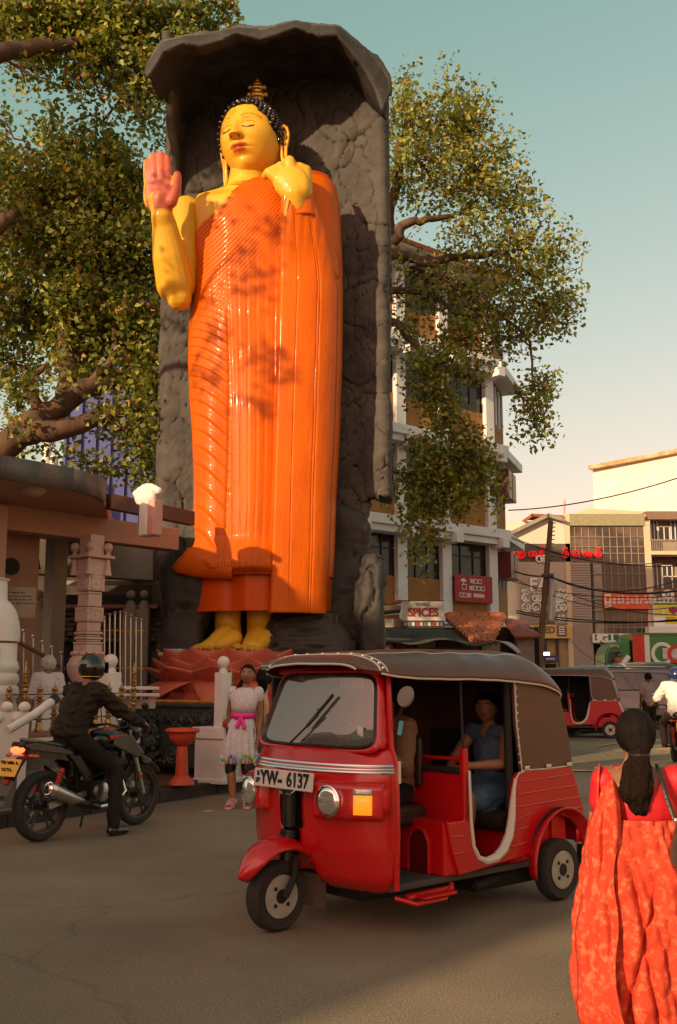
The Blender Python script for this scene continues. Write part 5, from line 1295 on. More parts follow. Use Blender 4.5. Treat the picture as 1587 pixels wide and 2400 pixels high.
# ------------------------------------------------------------------ the two spreading bo trees
def leafmat(name, c, tr):
    m = bpy.data.materials.new(name); m.use_nodes = True; t = m.node_tree; t.nodes.clear()
    o = t.nodes.new('ShaderNodeOutputMaterial'); mx = t.nodes.new('ShaderNodeMixShader'); mx.inputs[0].default_value = .30
    b1 = t.nodes.new('ShaderNodeBsdfPrincipled'); b1.inputs['Roughness'].default_value = .42; b1.inputs['Base Color'].default_value = tuple(c)+(1,)
    b2 = t.nodes.new('ShaderNodeBsdfTranslucent'); b2.inputs[0].default_value = tuple(tr)+(1,)
    t.links.new(b1.outputs[0], mx.inputs[1]); t.links.new(b2.outputs[0], mx.inputs[2]); t.links.new(mx.outputs[0], o.inputs[0]); return m
LM = [leafmat('leaf_dark', (0.084, 0.114, 0.021), (0.224, 0.299, 0.026)), leafmat('leaf_olive', (0.179, 0.202, 0.034), (0.425, 0.455, 0.046)), leafmat('leaf_light', (0.358, 0.351, 0.055), (0.615, 0.585, 0.065)),
      leafmat('leaf_amber', (.34, .17, .025), (.5, .25, .03)), leafmat('leaf_rust', (.13, .065, .02), (.2, .09, .02))]
m_bark = M('bark', (0.14, 0.075, 0.04), 0.85, col2=(.04, .025, .016), scale=4, bump=1.0, bscale=9, stretch=(1, 1, .35))
def leaves(name, blobs, parent, size, cov, seed, mix=(.34, .36, .2, .05, .05)):
    rg = np.random.RandomState(seed); C_ = []; TW = []; 
    for (c, rx, ry, rz, n) in blobs:
        k = max(1, int(n/9)); d = rg.normal(size=(k, 3)); d /= np.linalg.norm(d, axis=1)[:, None]; r = rg.uniform(.15, 1, (k, 1))**.55
        tw = np.array(c) + d*r*np.array([rx, ry, rz])
        p = np.repeat(tw, 9, 0) + rg.normal(size=(k*9, 3))*np.array([.13, .13, .15]); C_.append(p); TW.append((np.array(c), tw))
    Pn = np.concatenate(C_); n = len(Pn)
    a = rg.uniform(0, 2*np.pi, n); tilt = rg.uniform(-1.2, .5, n)
    ax = np.stack([np.cos(a)*np.cos(tilt), np.sin(a)*np.cos(tilt), np.sin(tilt)], 1)       # tip direction, mostly drooping
    rn = rg.normal(size=(n, 3)) + np.array([-.5, -.6, .8]); sd_ = np.cross(ax, rn); sd_ /= np.linalg.norm(sd_, axis=1)[:, None] + 1e-9
    nn = np.cross(sd_, ax); s = size*rg.uniform(.65, 1.25, n)[:, None]
    base = Pn - ax*s*.5; tip = Pn + ax*s*.62 - nn*s*.12; l = Pn - sd_*s*.42 - ax*s*.12 + nn*s*.10; r_ = Pn + sd_*s*.42 - ax*s*.12 + nn*s*.10
    V = np.stack([base, r_, tip, l], 1).reshape(-1, 3)
    me = bpy.data.meshes.new(name); me.vertices.add(4*n); me.vertices.foreach_set('co', V.ravel())
    Fi = np.stack([np.arange(n)*4, np.arange(n)*4+1, np.arange(n)*4+2, np.arange(n)*4, np.arange(n)*4+2, np.arange(n)*4+3], 1).reshape(-1)
    me.loops.add(6*n); me.loops.foreach_set('vertex_index', Fi.astype(np.int32)); me.polygons.add(2*n)
    me.polygons.foreach_set('loop_start', np.arange(0, 6*n, 3).astype(np.int32)); me.polygons.foreach_set('loop_total', np.full(2*n, 3, np.int32))
    for m in LM: me.materials.append(m)
    mi = rg.choice(5, n, p=mix); me.polygons.foreach_set('material_index', np.repeat(mi, 2).astype(np.int32)); me.update(calc_edges=True)
    o = bpy.data.objects.new(name, me); COL.objects.link(o); o.parent = parent; stuff(o)
    tb_ = MB()
    for c, tw in TW:
        for q in tw[::4]:
            m_ = c*.6 + q*.4 + rg.normal(size=3)*.12; tb_.tube([c, m_, q], [.016, .010, .004], 3, cap=False)
    stuff(tb_.build('twigs', m_bark, parent, fixn=False)); return o
def pblob(px, py, rx, ry, Y, dY, cov, leafpx):
    k = mpp(py, Y); c = P(px, py, Y); return (tuple(c), rx*k, dY, ry*k, max(9, math.pi*rx*ry*cov/(leafpx*leafpx*.45)))
def limb(mb, pts, r0, r1, n=9, wob=.04):
    out = []
    for i in range(len(pts)-1):
        for t in range(4):
            p = Vector(pts[i]).lerp(Vector(pts[i+1]), t/4); out.append(p + Vector((rnd.uniform(-wob, wob), rnd.uniform(-wob, wob), rnd.uniform(-wob, wob))))
    out.append(Vector(pts[-1])); mb.tube(out, [r0 + (r1-r0)*i/(len(out)-1) for i in range(len(out))], n)
# left tree
tl_ = thing('bo_tree', 'huge spreading bo tree with leaning thick limbs behind the pavilion roof', 'tree')
b = MB()
root = P(-380, 1250, 20); root.z = 0
limb(b, [root, P(-260, 1250, 20), P(-120, 1130, 19.5), P(0, 1050, 19.2), P(105, 975, 19.2), P(200, 915, 19.6), P(300, 880, 20.2), P(420, 790, 21)], .40, .12, 14)
limb(b, [P(40, 1020, 19.2), P(120, 1010, 19), P(215, 985, 19.2), P(320, 955, 19.6), P(400, 970, 20)], .26, .07, 10)
limb(b, [P(150, 945, 19.4), P(165, 860, 19.6), P(145, 740, 20), P(160, 640, 20.5), P(120, 480, 21)], .20, .07)
limb(b, [P(90, 960, 19.2), P(60, 900, 19), P(115, 850, 19)], .12, .05); limb(b, [P(200, 915, 19.6), P(270, 830, 19.6), P(265, 760, 20), P(225, 730, 20)], .10, .03)
limb(b, [P(-200, 1180, 19.8), P(-160, 900, 19), P(-80, 600, 18.6), P(0, 522, 18.6), P(40, 500, 19)], .35, .08)
limb(b, [P(-160, 900, 19), P(-200, 500, 18), P(-100, 150, 17.5), P(0, 122, 17.8), P(100, 105, 18.2), P(230, 95, 18.6), P(350, 60, 19)], .3, .06)
limb(b, [P(230, 95, 18.6), P(285, 120, 18.7), P(330, 140, 19)], .06, .03); limb(b, [P(-60, 120, 17.7), P(5, 135, 17.8), P(45, 158, 18), P(75, 180, 18), P(120, 187, 18)], .035, .012, 6, .01)
limb(b, [P(-40, 262, 18), P(5, 283, 18), P(24, 300, 18), P(32, 325, 18), P(68, 333, 18), P(58, 348, 18)], .03, .008, 6, .01)
limb(b, [P(350, 150, 19), P(240, 285, 19.5), P(215, 268, 19.5), P(160, 290, 19.8)], .03, .015, 6, .01)
limb(b, [P(300, 880, 20.2), P(360, 850, 20.6), P(400, 770, 21)], .14, .08)
b.build('trunk', m_bark, tl_, smooth=True, angle=0)
BL = [(60,60,115,72,3),(200,50,125,62,3),(330,50,110,60,3),(450,40,90,42,2.4),(525,16,48,26,1.6),(100,135,85,36,1.8),(250,140,85,60,2.4),(350,160,65,65,2.6),(315,235,50,40,1.4),(335,275,42,38,1.2),(190,185,55,28,1.3),(55,182,55,20,.9),(200,232,18,26,1),(385,215,28,60,1.6),
 (372,320,22,20,.8),(392,350,16,25,.9),(160,350,80,55,2.6),(25,400,60,48,2),(250,375,72,55,2.6),(305,420,55,48,2.6),(100,450,120,80,3),(250,480,120,80,3.2),(372,430,30,45,1.6),(60,560,100,80,2.6),(200,600,130,90,3.2),(330,600,85,100,3.2),
 (60,720,100,90,2.4),(200,740,120,90,3),(330,760,90,90,3),(30,850,70,60,1.6),(190,840,90,55,2.0),(335,880,70,60,2.4),(375,950,38,80,2.4),(60,935,70,40,1.0),(290,1010,65,40,1.6),(355,1060,45,60,2.2),(120,1055,50,24,1.0),(30,1078,55,26,1.3),(205,1085,60,32,1.2),(300,1110,45,28,1.2),(340,1130,30,22,1.5),
 (-90,300,110,200,1.2),(-90,700,110,200,1.2),(430,120,40,50,1.5),(170,800,80,40,1.0)]
bl = []
for (x, y, rx, ry, cv) in BL: bl.append(pblob(x, y, rx, ry, 20.5 if y > 250 else 18.9, 1.6 if y > 250 else 1.0, cv*1.1, 8.6))
sdir = Vector((-math.sin(SUN_AZ)*math.cos(SUN_EL), -math.cos(SUN_AZ)*math.cos(SUN_EL), math.sin(SUN_EL)))
DP = [(500, 490, 16.4, 6.0, .30, 60), (400, 650, 16.0, 6.0, .3, 27), (590, 610, 16.2, 8, .36, 70), (590, 670, 16.2, 8, .3, 60), (620, 840, 16.2, 8.4, .42, 150), (600, 950, 16.2, 8.4, .25, 60), (470, 880, 16.4, 8.4, .3, 80), (480, 790, 16.4, 8.4, .25, 50), (430, 350, 18, 7, .5, 160), (470, 370, 18, 7, .35, 70), (420, 760, 18.2, 8, .4, 90), (650, 540, 16.2, 8, .3, 60)]
for (x, y, Y, t, r, n) in DP: c = P(x, y, Y) + sdir*t; bl.append((tuple(c), r, r, r*.8, n))
for (x, y, rx, ry, cv) in [(60,900,80,40,.8),(160,860,80,40,.8),(240,960,60,30,.6),(20,1010,50,40,.5),(290,900,50,50,.9),(330,980,60,50,1.2)]: bl.append(pblob(x, y, rx, ry, 18.4, .5, cv, 11))
for k in range(14): bl.append(((-11 + rnd.uniform(-1.5, 1.5), 12 + rnd.uniform(-3, 3), 13.6 + rnd.uniform(-1, 2.4)), 1.2, 1.2, .8, 260))
leaves('crown', bl, tl_, .118, 1, 3)
b = MB()
dp0 = P(395, 640, 16) + sdir*6.5
limb(b, [P(-160, 900, 19), (-8.6, 15, 8.6), (-6.6, 12.6, 9.3), dp0, dp0 + Vector((.7, -.3, .8))], .12, .02, 6); limb(b, [(-6.6, 12.6, 9.3), P(500, 490, 16.4) + sdir*7.0], .05, .015, 6); limb(b, [dp0, dp0 + Vector((-.5, .2, -.7))], .03, .012, 6)
limb(b, [P(-200, 500, 18), (-8.5, 14, 11.5), (-9, 12, 13.4)], .16, .06, 8)
b.build('outer_branch', m_bark, tl_, smooth=True, angle=0)
# right tree
tr_ = thing('bo_tree', 'spreading bo tree with bare twisting pale limbs reaching right from behind the shrine', 'tree')
b = MB(); r0 = Vector((-.6, 23.5, 0))
limb(b, [r0, (-.6, 23.5, 4), (-.4, 23.6, 7), P(905, 600, 23.5), P(925, 560, 23.3), P(950, 525, 23.2), P(1000, 515, 23.2), P(1060, 505, 23.4), P(1120, 470, 23.6)], .26, .03, 12)
limb(b, [P(880, 590, 23.5), P(950, 605, 23), P(1000, 612, 23), P(1075, 600, 23), P(1150, 596, 23), P(1180, 590, 23), P(1225, 630, 23.2), P(1270, 660, 23.4)], .14, .03)
limb(b, [P(880, 575, 23.5), P(930, 590, 23.1), P(985, 615, 22.9), P(1020, 625, 22.8), P(1030, 650, 22.8), P(1090, 690, 22.9), P(1120, 730, 23)], .11, .03)
limb(b, [P(880, 680, 23.5), P(960, 682, 23), P(1030, 700, 23), P(1060, 730, 22.8), P(1110, 745, 22.8)], .10, .03)
limb(b, [P(895, 740, 23), P(940, 770, 22.6), P(965, 800, 22.5), P(1000, 840, 22.4), P(1045, 880, 22.3), P(1055, 950, 22.2), P(1100, 1010, 22.2)], .11, .02)
limb(b, [P(905, 600, 23.5), P(915, 480, 23.6), P(940, 420, 23.6), P(930, 350, 23.6), P(955, 290, 23.6), P(962, 250, 23.6), P(990, 240, 23.6)], .16, .02)
limb(b, [P(940, 370, 23.6), P(990, 385, 23.4), P(1010, 420, 23.4), P(1040, 450, 23.3)], .08, .03); limb(b, [P(955, 290, 23.6), P(1000, 228, 23.6), P(1060, 228, 23.6), P(1110, 250, 23.6)], .04, .015, 6, .02)
limb(b, [P(890, 190, 23.6), P(930, 195, 23.6), P(965, 175, 23.6)], .03, .01, 6, .01); limb(b, [P(940, 345, 23.6), P(1000, 325, 23.5), P(1060, 310, 23.5)], .04, .015, 6, .02)
limb(b, [P(905, 1103, 22), P(960, 1110, 22), P(1010, 1130, 22), P(1040, 1150, 22)], .04, .015, 6, .02); limb(b, [P(1180, 590, 23), P(1250, 585, 23), P(1310, 590, 23)], .04, .015, 6)
limb(b, [P(1090, 690, 22.9), P(1180, 740, 23), P(1240, 800, 23), P(1255, 900, 23), P(1260, 980, 23)], .05, .015, 6)
b.build('trunk', m_bark, tr_, smooth=True, angle=0)
BR = [(951,192,30,22,1.6),(1046,213,26,20,1.4),(946,228,28,20,1.6),(1079,243,38,26,1.8),(922,265,35,30,1.9),(1112,276,36,28,1.8),(1029,292,105,55,1.9),(1095,315,62,46,2),(1137,297,18,12,1),(963,292,48,40,1.7),(1190,359,24,20,1.4),(1162,389,50,26,1.5),(1013,372,105,50,2),(1112,402,88,45,1.9),
 (930,399,45,45,1.7),(1212,438,42,34,1.6),(1046,440,95,42,1.7),(963,455,38,28,1.1),(1145,472,80,40,1.6),(1245,470,24,28,1.4),(1268,521,22,30,1.4),(1212,521,50,34,1.3),(1079,490,55,26,1.0),(1112,552,78,36,1.2),(963,545,22,16,.8),(1195,572,78,32,1.4),(1311,590,38,38,1.8),(1046,586,55,26,1.0),(1261,606,60,38,1.6),
 (1338,635,13,28,1.2),(1129,638,95,36,1.3),(1212,655,70,42,1.5),(946,606,30,20,.8),(1311,706,46,42,1.9),(1261,706,56,42,1.5),(1145,722,95,50,1.9),(1013,690,80,46,1.8),(930,675,36,34,1.5),(1330,755,22,36,1.4),(1275,757,46,36,1.7),(1104,790,95,45,2),(1215,790,58,36,1.7),(965,780,44,36,1.6),
 (1251,900,45,34,1.5),(1280,925,22,36,1.4),(1221,930,34,26,1.1),(1251,980,46,34,1.5),(1268,1022,32,20,1.4),(1207,1027,18,12,1),(1045,848,50,38,2),(987,858,44,40,1.8),(1115,865,40,30,1.5),(1016,922,52,46,2.2),(972,900,26,34,1.2),(1045,980,44,56,2.3),(1100,1000,22,24,.9),(1092,1052,50,46,2.3),(985,1055,46,36,1.8),
 (1031,1108,78,46,2.6),(1120,1092,38,56,2.3),(970,1124,48,36,1.9),(1157,1140,26,36,1.6),(1045,1155,88,42,2.4),(985,1185,48,28,1.8),(1157,1188,18,20,1),(1062,1198,46,24,1.8),(955,1215,42,18,1.2),(1010,1240,38,26,1.8),(978,1288,30,30,1.7),(995,1335,12,18,1),(925,1160,20,30,1),
 (860,400,30,120,1.2),(820,200,30,60,.6)]
leaves('crown', [pblob(x, y, rx, ry, 23.2 if y < 820 else 22.3, 1.5 if y < 820 else .8, cv*1.1, 8.2) for (x, y, rx, ry, cv) in BR], tr_, .108, 1, 9, (.24, .36, .26, .08, .06))
# ------------------------------------------------------------------ three wheeler
m_red = M('red_enamel', (0.58, 0.004, 0.007), 0.26, col2=(.42, .008, .009), scale=1.6, coat=0.5, contrast=-1.6, bump=.04, bscale=5)
m_red2 = M('red_enamel_inner', (0.52, 0.005, 0.006), 0.4, var=0.1, scale=2)
m_tarp = M('brown_tarpaulin', (0.115, 0.058, 0.042), 0.40, var=0.12, scale=3, bump=.06, bscale=30)
m_pip = M('white_piping', (0.62, 0.58, 0.52), 0.5, var=0.05)
m_glass = MG('windscreen_glass', (.93, .93, .9), 0.0, .10, 2.6, .14)
m_lens = M('lamp_lens', (.85, .85, .82), .08, .85, var=0.0)
m_amber = M('amber_lens', (.85, .22, .01), .15, var=.3, scale=60, coat=.6, emit=(1, .25, .01), estr=.5)
m_clear = M('clear_lens', (.6, .6, .58), .12, .5, var=.2, scale=60)
m_rim = M('wheel_silver', (.42, .41, .38), .45, .4, var=.15, scale=10)
m_mat = M('rubber_mat', (.06, .055, .05), .8)
def wheel(par, c, r, wd, name='wheel', nspoke=4, rimmat=None):
    w_ = bpy.data.objects.new(name, None)
    c = Vector(c); ax = Matrix.Rotation(R(90), 4, 'X')
    b = MB(); h = wd/2; k = r*.6
    b.lathe([(k, -h*.8), (r*.9, -h), (r*.965, -h*.75), (r, -h*.4), (r, h*.4), (r*.965, h*.75), (r*.9, h), (k, h*.8), (k, -h*.8)], c, 40, mat=ax, cap=False)
    t = b.build('wheel', m_rubber, par, smooth=True, angle=50)
    b = MB(); b.lathe([(k*1.02, -h*.95), (k*.93, -h*.9), (k*.86, -h*.3), (k*.35, -h*.15), (k*.35, h*.15), (k*.86, h*.3), (k*.93, h*.9), (k*1.02, h*.95)], c, 32, mat=ax)
    b.build('rim', rimmat or m_rim, t, smooth=True, angle=40)
    b = MB(); b.lathe([(k*.34, -h*1.0), (k*.34, h*1.0)], c, 16, mat=ax); b.build('hub', m_blackm, t, smooth=True, angle=30)
    for i in range(4):
        a = PI/4 + i*PI/2; bb = MB(); bb.lathe([(k*.10, -h*1.05), (k*.10, h*1.05)], c + Vector((k*.56*math.cos(a), 0, k*.56*math.sin(a))), 8, mat=ax); bb.build('wheel_nut', m_blackm, t)
    return t
TK = thing('three_wheeler', 'bright red three wheeled taxi with brown soft top driving through the foreground', 'three wheeler', (1.112, 7.853, 0), R(221.8))
APR = [(.24, 1.60, 1.66, .50), (.27, 1.60, 1.76, .57), (.33, 1.60, 1.82, .61), (.5, 1.60, 1.87, .635), (.75, 1.60, 1.89, .645), (.92, 1.60, 1.875, .645), (.97, 1.60, 1.86, .64), (1.06, 1.60, 1.755, .61), (1.08, 1.60, 1.725, .60)]
def apr(u, z, off=0.0):
    xs, xc, hw = interp(APR, z); y = u*hw; x = xs + (xc-xs)*(max(0, 1-abs(u)**2.4))**.62
    e = .01; u2 = min(.999, abs(u)+e); x2 = xs + (xc-xs)*(max(0, 1-u2**2.4))**.62
    n = Vector((e*hw, (x - x2)*(1 if u >= 0 else -1), 0)); n = n.normalized() if n.length else Vector((1, 0, 0))
    return Vector((x, y, z)) + n*off
nu_, nv_ = 72, 40; b = MB(); vs = []
us = [math.sin((2*i/nu_ - 1)*PI/2) for i in range(nu_+1)]
for j in range(nv_+1):
    z = .24 + (1.08-.24)*j/nv_; vs += [apr(u, z) for u in us]
fs = []
for j in range(nv_):
    z = .24 + .84*(j+.5)/nv_
    for i in range(nu_):
        u = (us[i]+us[i+1])/2
        if abs(u) < .17 - .04*(z < .6) and z < .86: continue
        if z < .46 - .0 and abs(u) < .17 + (.46-z)*.9: continue
        a = j*(nu_+1)+i; fs.append((a, a+1, a+nu_+2, a+nu_+1))
b.add(vs, fs); b.build('front_apron', m_red, TK, smooth=True, solid=.02, angle=40)
b = MB(); b.grid(lambda u, v: Vector((1.80 - .06*(1-v) - .35*(.0), (u-.5)*.32, .40 + .47*v)), 4, 4); b.build('fork_recess', m_blackm, TK, solid=.02)
b = MB(); b.tube([(1.90, 0, .82), (1.90, 0, .60)], [.05, .045], 14); b.tube([(1.90, 0, .58), (1.92, 0, .40)], [.055, .05], 14)
for k in range(7): b.tube([(1.90, 0, .575-.022*k), (1.90, 0, .565-.022*k)], .062, 14)
stuff(b.build('fork_boot', m_black, TK, smooth=True, angle=40))
b = MB(); b.tube([(1.90, -.05, .82), (1.94, -.05, .80), (1.94, .05, .80), (1.90, .05, .82)], .008, 6); b.build('lamp_bracket', m_chrome, TK)
for z, th in ((.985, .010), (.965, .007), (.948, .009)):
    b = MB(); b.tube([apr(u, z, .012) for u in us if abs(u) < .995], th, 6); b.build('chrome_strip', m_chrome, TK, smooth=True)
for s_ in (-1, 1):
    b = MB(); b.cbox((1.59, s_*.655, .95), (.02, .012, .13)); b.build('strip_end', m_pip, TK)
# lamp pods
for s_ in (-1, 1):
    b = MB()
    def pod(u, v):
        uu = s_*(.36 + .60*u); z = .665 + .235*v - .02*(1-v)*0
        e = min(u/.06, (1-u)/.05, v/.12, (1-v)/.12, 1); of = .075*max(0, e)**.5
        return apr(uu, z - (.02 if v < .5 else 0)*u*0, of)
    b.grid(pod, 24, 14); p = b.build('lamp_pod', m_red, TK, smooth=True, angle=50)
    c = apr(s_*.56, .785, .085); d = Vector((1, s_*.12, 0)).normalized(); q = d.to_track_quat('Z', 'Y').to_matrix().to_4x4()
    b = MB(); b.lathe([(.088, -.06), (.088, .0), (.080, .012), (.06, .022), (.0, .03)], c, 28, mat=q); b.build('headlamp', m_lens, TK, smooth=True, angle=60)
    b = MB(); b.lathe([(.090, -.02), (.094, .008), (.086, .014)], c, 28, mat=q, cap=False); b.build('headlamp_ring', m_chrome, TK, smooth=True)
    for (z0, z1, mt, nm) in ((.715, .825, m_amber, 'indicator'), (.828, .862, m_clear, 'side_lamp')):
        b = MB(); b.grid(lambda u, v: apr(s_*(.765 + .115*u), z0 + (z1-z0)*v, .085), 6, 3); b.build(nm, mt, TK, solid=.02, smooth=True)
    b = MB(); b.grid(lambda u, v: apr(s_*(.90 + .065*u), .715 + .15*v, .06), 4, 3); b.build('pod_panel', m_red2, TK, solid=.01, smooth=True)
# plate
pm = Matrix.Translation((1.955, .0, .885)) @ Matrix.Rotation(R(-6), 4, 'Y')
b = MB(); b.box((-.006, -.29, -.056), (.006, .29, .056), 0, pm); b.build('number_plate', M('plate_white', (.62, .60, .56), .4, var=.04), TK, bevel=.006)
pt = lambda y, z: face_mat(pm @ Vector((.008, y, z)), (0, 1, 0))
pl_ = M('plate_black', (.015, .015, .018), .5)
text('YW', .125, pl_, TK, pt(-.13, -.002), bold=.0035, ext=.002, sx=.85); text('6137', .125, pl_, TK, pt(.15, -.002), bold=.0035, ext=.002, sx=.85); text('-', .14, pl_, TK, pt(-.02, .0), bold=.004, ext=.002)
text('SP', .045, pl_, TK, pt(-.245, -.02), bold=.001, ext=.002); b = MB(); b.cbox(pm @ Vector((.008, -.245, .025)), (.003, .022, .03)); b.build('plate_emblem', pl_, TK)
# windscreen ring, glass
def ws(u, v, off=0.0):
    hw = .585 + (.465-.585)*v; y = u*hw; x = 1.735 + (1.605-1.735)*v - .035*abs(u)**2.6 - (.10*(1-v)+.03 if abs(u) > 1.0 else 0); return Vector((x + off, y, 1.070 + .475*v))
def rr(a, hx, hy, n=5.0):
    ca, sa = math.cos(a), math.sin(a); return (hx*math.copysign(abs(ca)**(2/n), ca), hy*math.copysign(abs(sa)**(2/n), sa))
A_ = [2*PI*i/72 for i in range(72)]
outer = [ws(x, .5+y) for x, y in (rr(a, 1.01, .53, 14) for a in A_)]; mid_ = [ws(x, .5+y, .006) for x, y in (rr(a, .99, .49, 8) for a in A_)]; inn = [ws(x, .5+y, .0) for x, y in (rr(a, .945, .45, 7) for a in A_)]
b = MB(); b.loft([outer, mid_], cap=False); b.build('windscreen_surround', m_red, TK, smooth=True, solid=.02)
b = MB(); b.loft([[p + Vector((.0, 0, 0)) for p in mid_], [p + Vector((.018, 0, 0)) for p in [m_.lerp(i_, .45) for m_, i_ in zip(mid_, inn)]], [p + Vector((.002, 0, 0)) for p in inn]], cap=False); b.build('windscreen_gasket', m_black, TK, smooth=True, angle=50)
b = MB(); cv = [ws(0, .5)]; rings = [[ws(x*k, .5+y*k) for x, y in (rr(a, .955, .458, 7) for a in A_)] for k in (.02, .25, .5, .75, 1)]; b.loft(rings, cap=False); b.build('windscreen', m_glass, TK, smooth=True, angle=0)
b = MB(); wv = lambda u, v, o=.035: ws(u, v, o)
b.tube([wv(-.30, .04), wv(-.02, .32), wv(.10, .43)], .007, 6); b.tube([wv(-.08, .27, .03), wv(.30, .70, .03)], .011, 6); b.build('wiper', m_black, TK)
b = MB(); b.tube([ws(-.12, .22, -.02), ws(.02, .30, -.02), ws(.14, .22, -.02), ws(.2, .12, -.02)], .004, 5); b.build('cable', m_black, TK)
b = MB(); b.lathe([(.055, 0), (.055, .003)], ws(.70, .24, -.01), 20, mat=Matrix.Rotation(R(76), 4, 'Y')); b.build('licence_sticker', M('sticker_green', (.05, .30, .05), .5), TK)
b = MB(); b.cbox(ws(.76, .24, .004), (.004, .05, .06)); b.build('sticker_panel', M('plate_white', ()), TK)
for i, (u_, v_) in enumerate(((.40, .86), (.62, .86))): b = MB(); b.cbox(ws(u_, v_, -.02), (.004, .11, .07)); b.build('sticker_panel', M('plate_white', ()), TK)
b = MB(); b.tube([ws(.86, .9, -.03), ws(.92, .55, -.03)], .016, 8); b.build('bead_garland', m_gold, TK)
# posts, dash
for s_ in (-1, 1):
    b = MB(); b.tube([(1.60, s_*.635, .27), (1.60, s_*.645, .6), (1.60, s_*.64, 1.0), (1.60, s_*.60, 1.09), (1.525, s_*.50, 1.55)], .018, 8); b.build('door_post', m_red, TK, smooth=True)
b = MB(); b.box((1.50, -.58, .86), (1.68, .58, 1.04)); b.build('dashboard', m_blackm, TK, bevel=.03)
b = MB(); b.tube([(1.44, -.32, 1.0), (1.50, -.16, 1.03), (1.52, 0, 1.03), (1.50, .16, 1.03), (1.44, .32, 1.0)], .014, 8); b.tube([(1.44, .32, 1.0), (1.43, .42, .99)], .02, 8); b.tube([(1.44, -.32, 1.0), (1.43, -.42, .99)], .02, 8); b.tube([(1.52, 0, 1.03), (1.7, 0, .6)], .03, 8)
b.build('handlebar', m_black, TK, smooth=True)
b = MB(); b.tube([(1.56, -.03, 1.07), (1.50, .05, 1.15)], .02, 6); b.ball((1.48, .06, 1.2), (.07, .12, .06), 10); b.build('tinsel', M('tinsel', (.35, .33, .3), .2, .8, var=.7, scale=60), TK)
# floor, inner boxes, bulkhead
b = MB(); b.box((-.28, -.58, .245), (1.60, .58, .285)); b.build('floor', m_mat, TK, bevel=.01)
b = MB(); b.box((.93, -.60, .285), (.965, .60, .90)); b.build('bulkhead', m_red2, TK, bevel=.01)
b = MB(); b.box((.905, -.60, .90), (.985, .60, .935)); b.build('bulkhead_pad', m_blackm, TK, bevel=.01)
b = MB(); b.tube([(.95, -.60, .99), (.95, .615, .99)], .012, 8); b.build('grab_rail', m_red2, TK, smooth=True)
for s_ in (-1, 1):
    b = MB(); b.box((.925, s_*.605-.02, .60), (.975, s_*.605+.02, 1.06)); b.build('grab_post', m_red2, TK, bevel=.006)
    b = MB(); b.tube([(.95, s_*.60, 1.05), (.95, s_*.585, 1.52)], .009, 6); b.build('roof_rod', m_blackm, TK)
b = MB(); b.prism([(.22, .285), (.60, .285), (.60, .615), (.22, .615)], (1.0, 0, 0), (0, 1, 0), (0, 0, 1), (.14, 0, 0)); b.build('step_box', m_red2, TK, bevel=.015)
b = MB(); b.prism([(-.60, .285), (-.22, .285), (-.22, .615), (-.60, .615)], (1.0, 0, 0), (0, 1, 0), (0, 0, 1), (.14, 0, 0)); b.build('step_box', m_red2, TK, bevel=.015)
b = MB(); b.prism([(.30, .29), (.46, .29), (.46, .48), (.43, .53), (.38, .545), (.33, .53), (.30, .48)], (1.142, 0, 0), (0, 1, 0), (0, 0, 1), (.004, 0, 0)); b.build('step_recess_shade', M('shaded_red', (.12, .003, .003), .5), TK)  # flat darker arch on the box face, recess shade put into the colour
b = MB(); b.tube([(1.145, .29, .29), (1.145, .29, .48), (1.145, .33, .55), (1.145, .38, .565), (1.145, .43, .55), (1.145, .47, .48), (1.145, .47, .29)], .012, 6); b.build('step_rib', m_red2, TK)
b = MB(); b.box((1.0, -.33, .56), (1.36, .33, .70)); b.build('driver_seat', m_leather, TK, bevel=.04, bseg=3)
b = MB(); b.box((1.02, -.21, .285), (1.36, .21, .56)); b.build('seat_box', m_red2, TK, bevel=.01)
b = MB(); b.box((.98, -.28, .80), (1.03, .28, 1.12)); b.build('driver_backrest', m_leather, TK, bevel=.02)
b = MB(); b.box((-.02, -.56, .50), (.46, .56, .62)); b.build('bench_seat', m_leather, TK, bevel=.05, bseg=3)
b = MB(); b.tube([(.46, -.56, .55), (.46, .56, .55)], .07, 12); b.build('bench_roll', m_leather, TK, smooth=True)
b = MB(); b.box((-.08, -.56, .60), (.02, .56, 1.12)); b.build('bench_backrest', m_leather, TK, bevel=.03)
b = MB(); b.box((-.16, -.57, .28), (-.0, .57, .60)); b.build('engine_cover', m_red2, TK)
b = MB(); b.box((.0, -.55, .28), (.44, .55, .50)); b.build('bench_base', m_red2, TK)
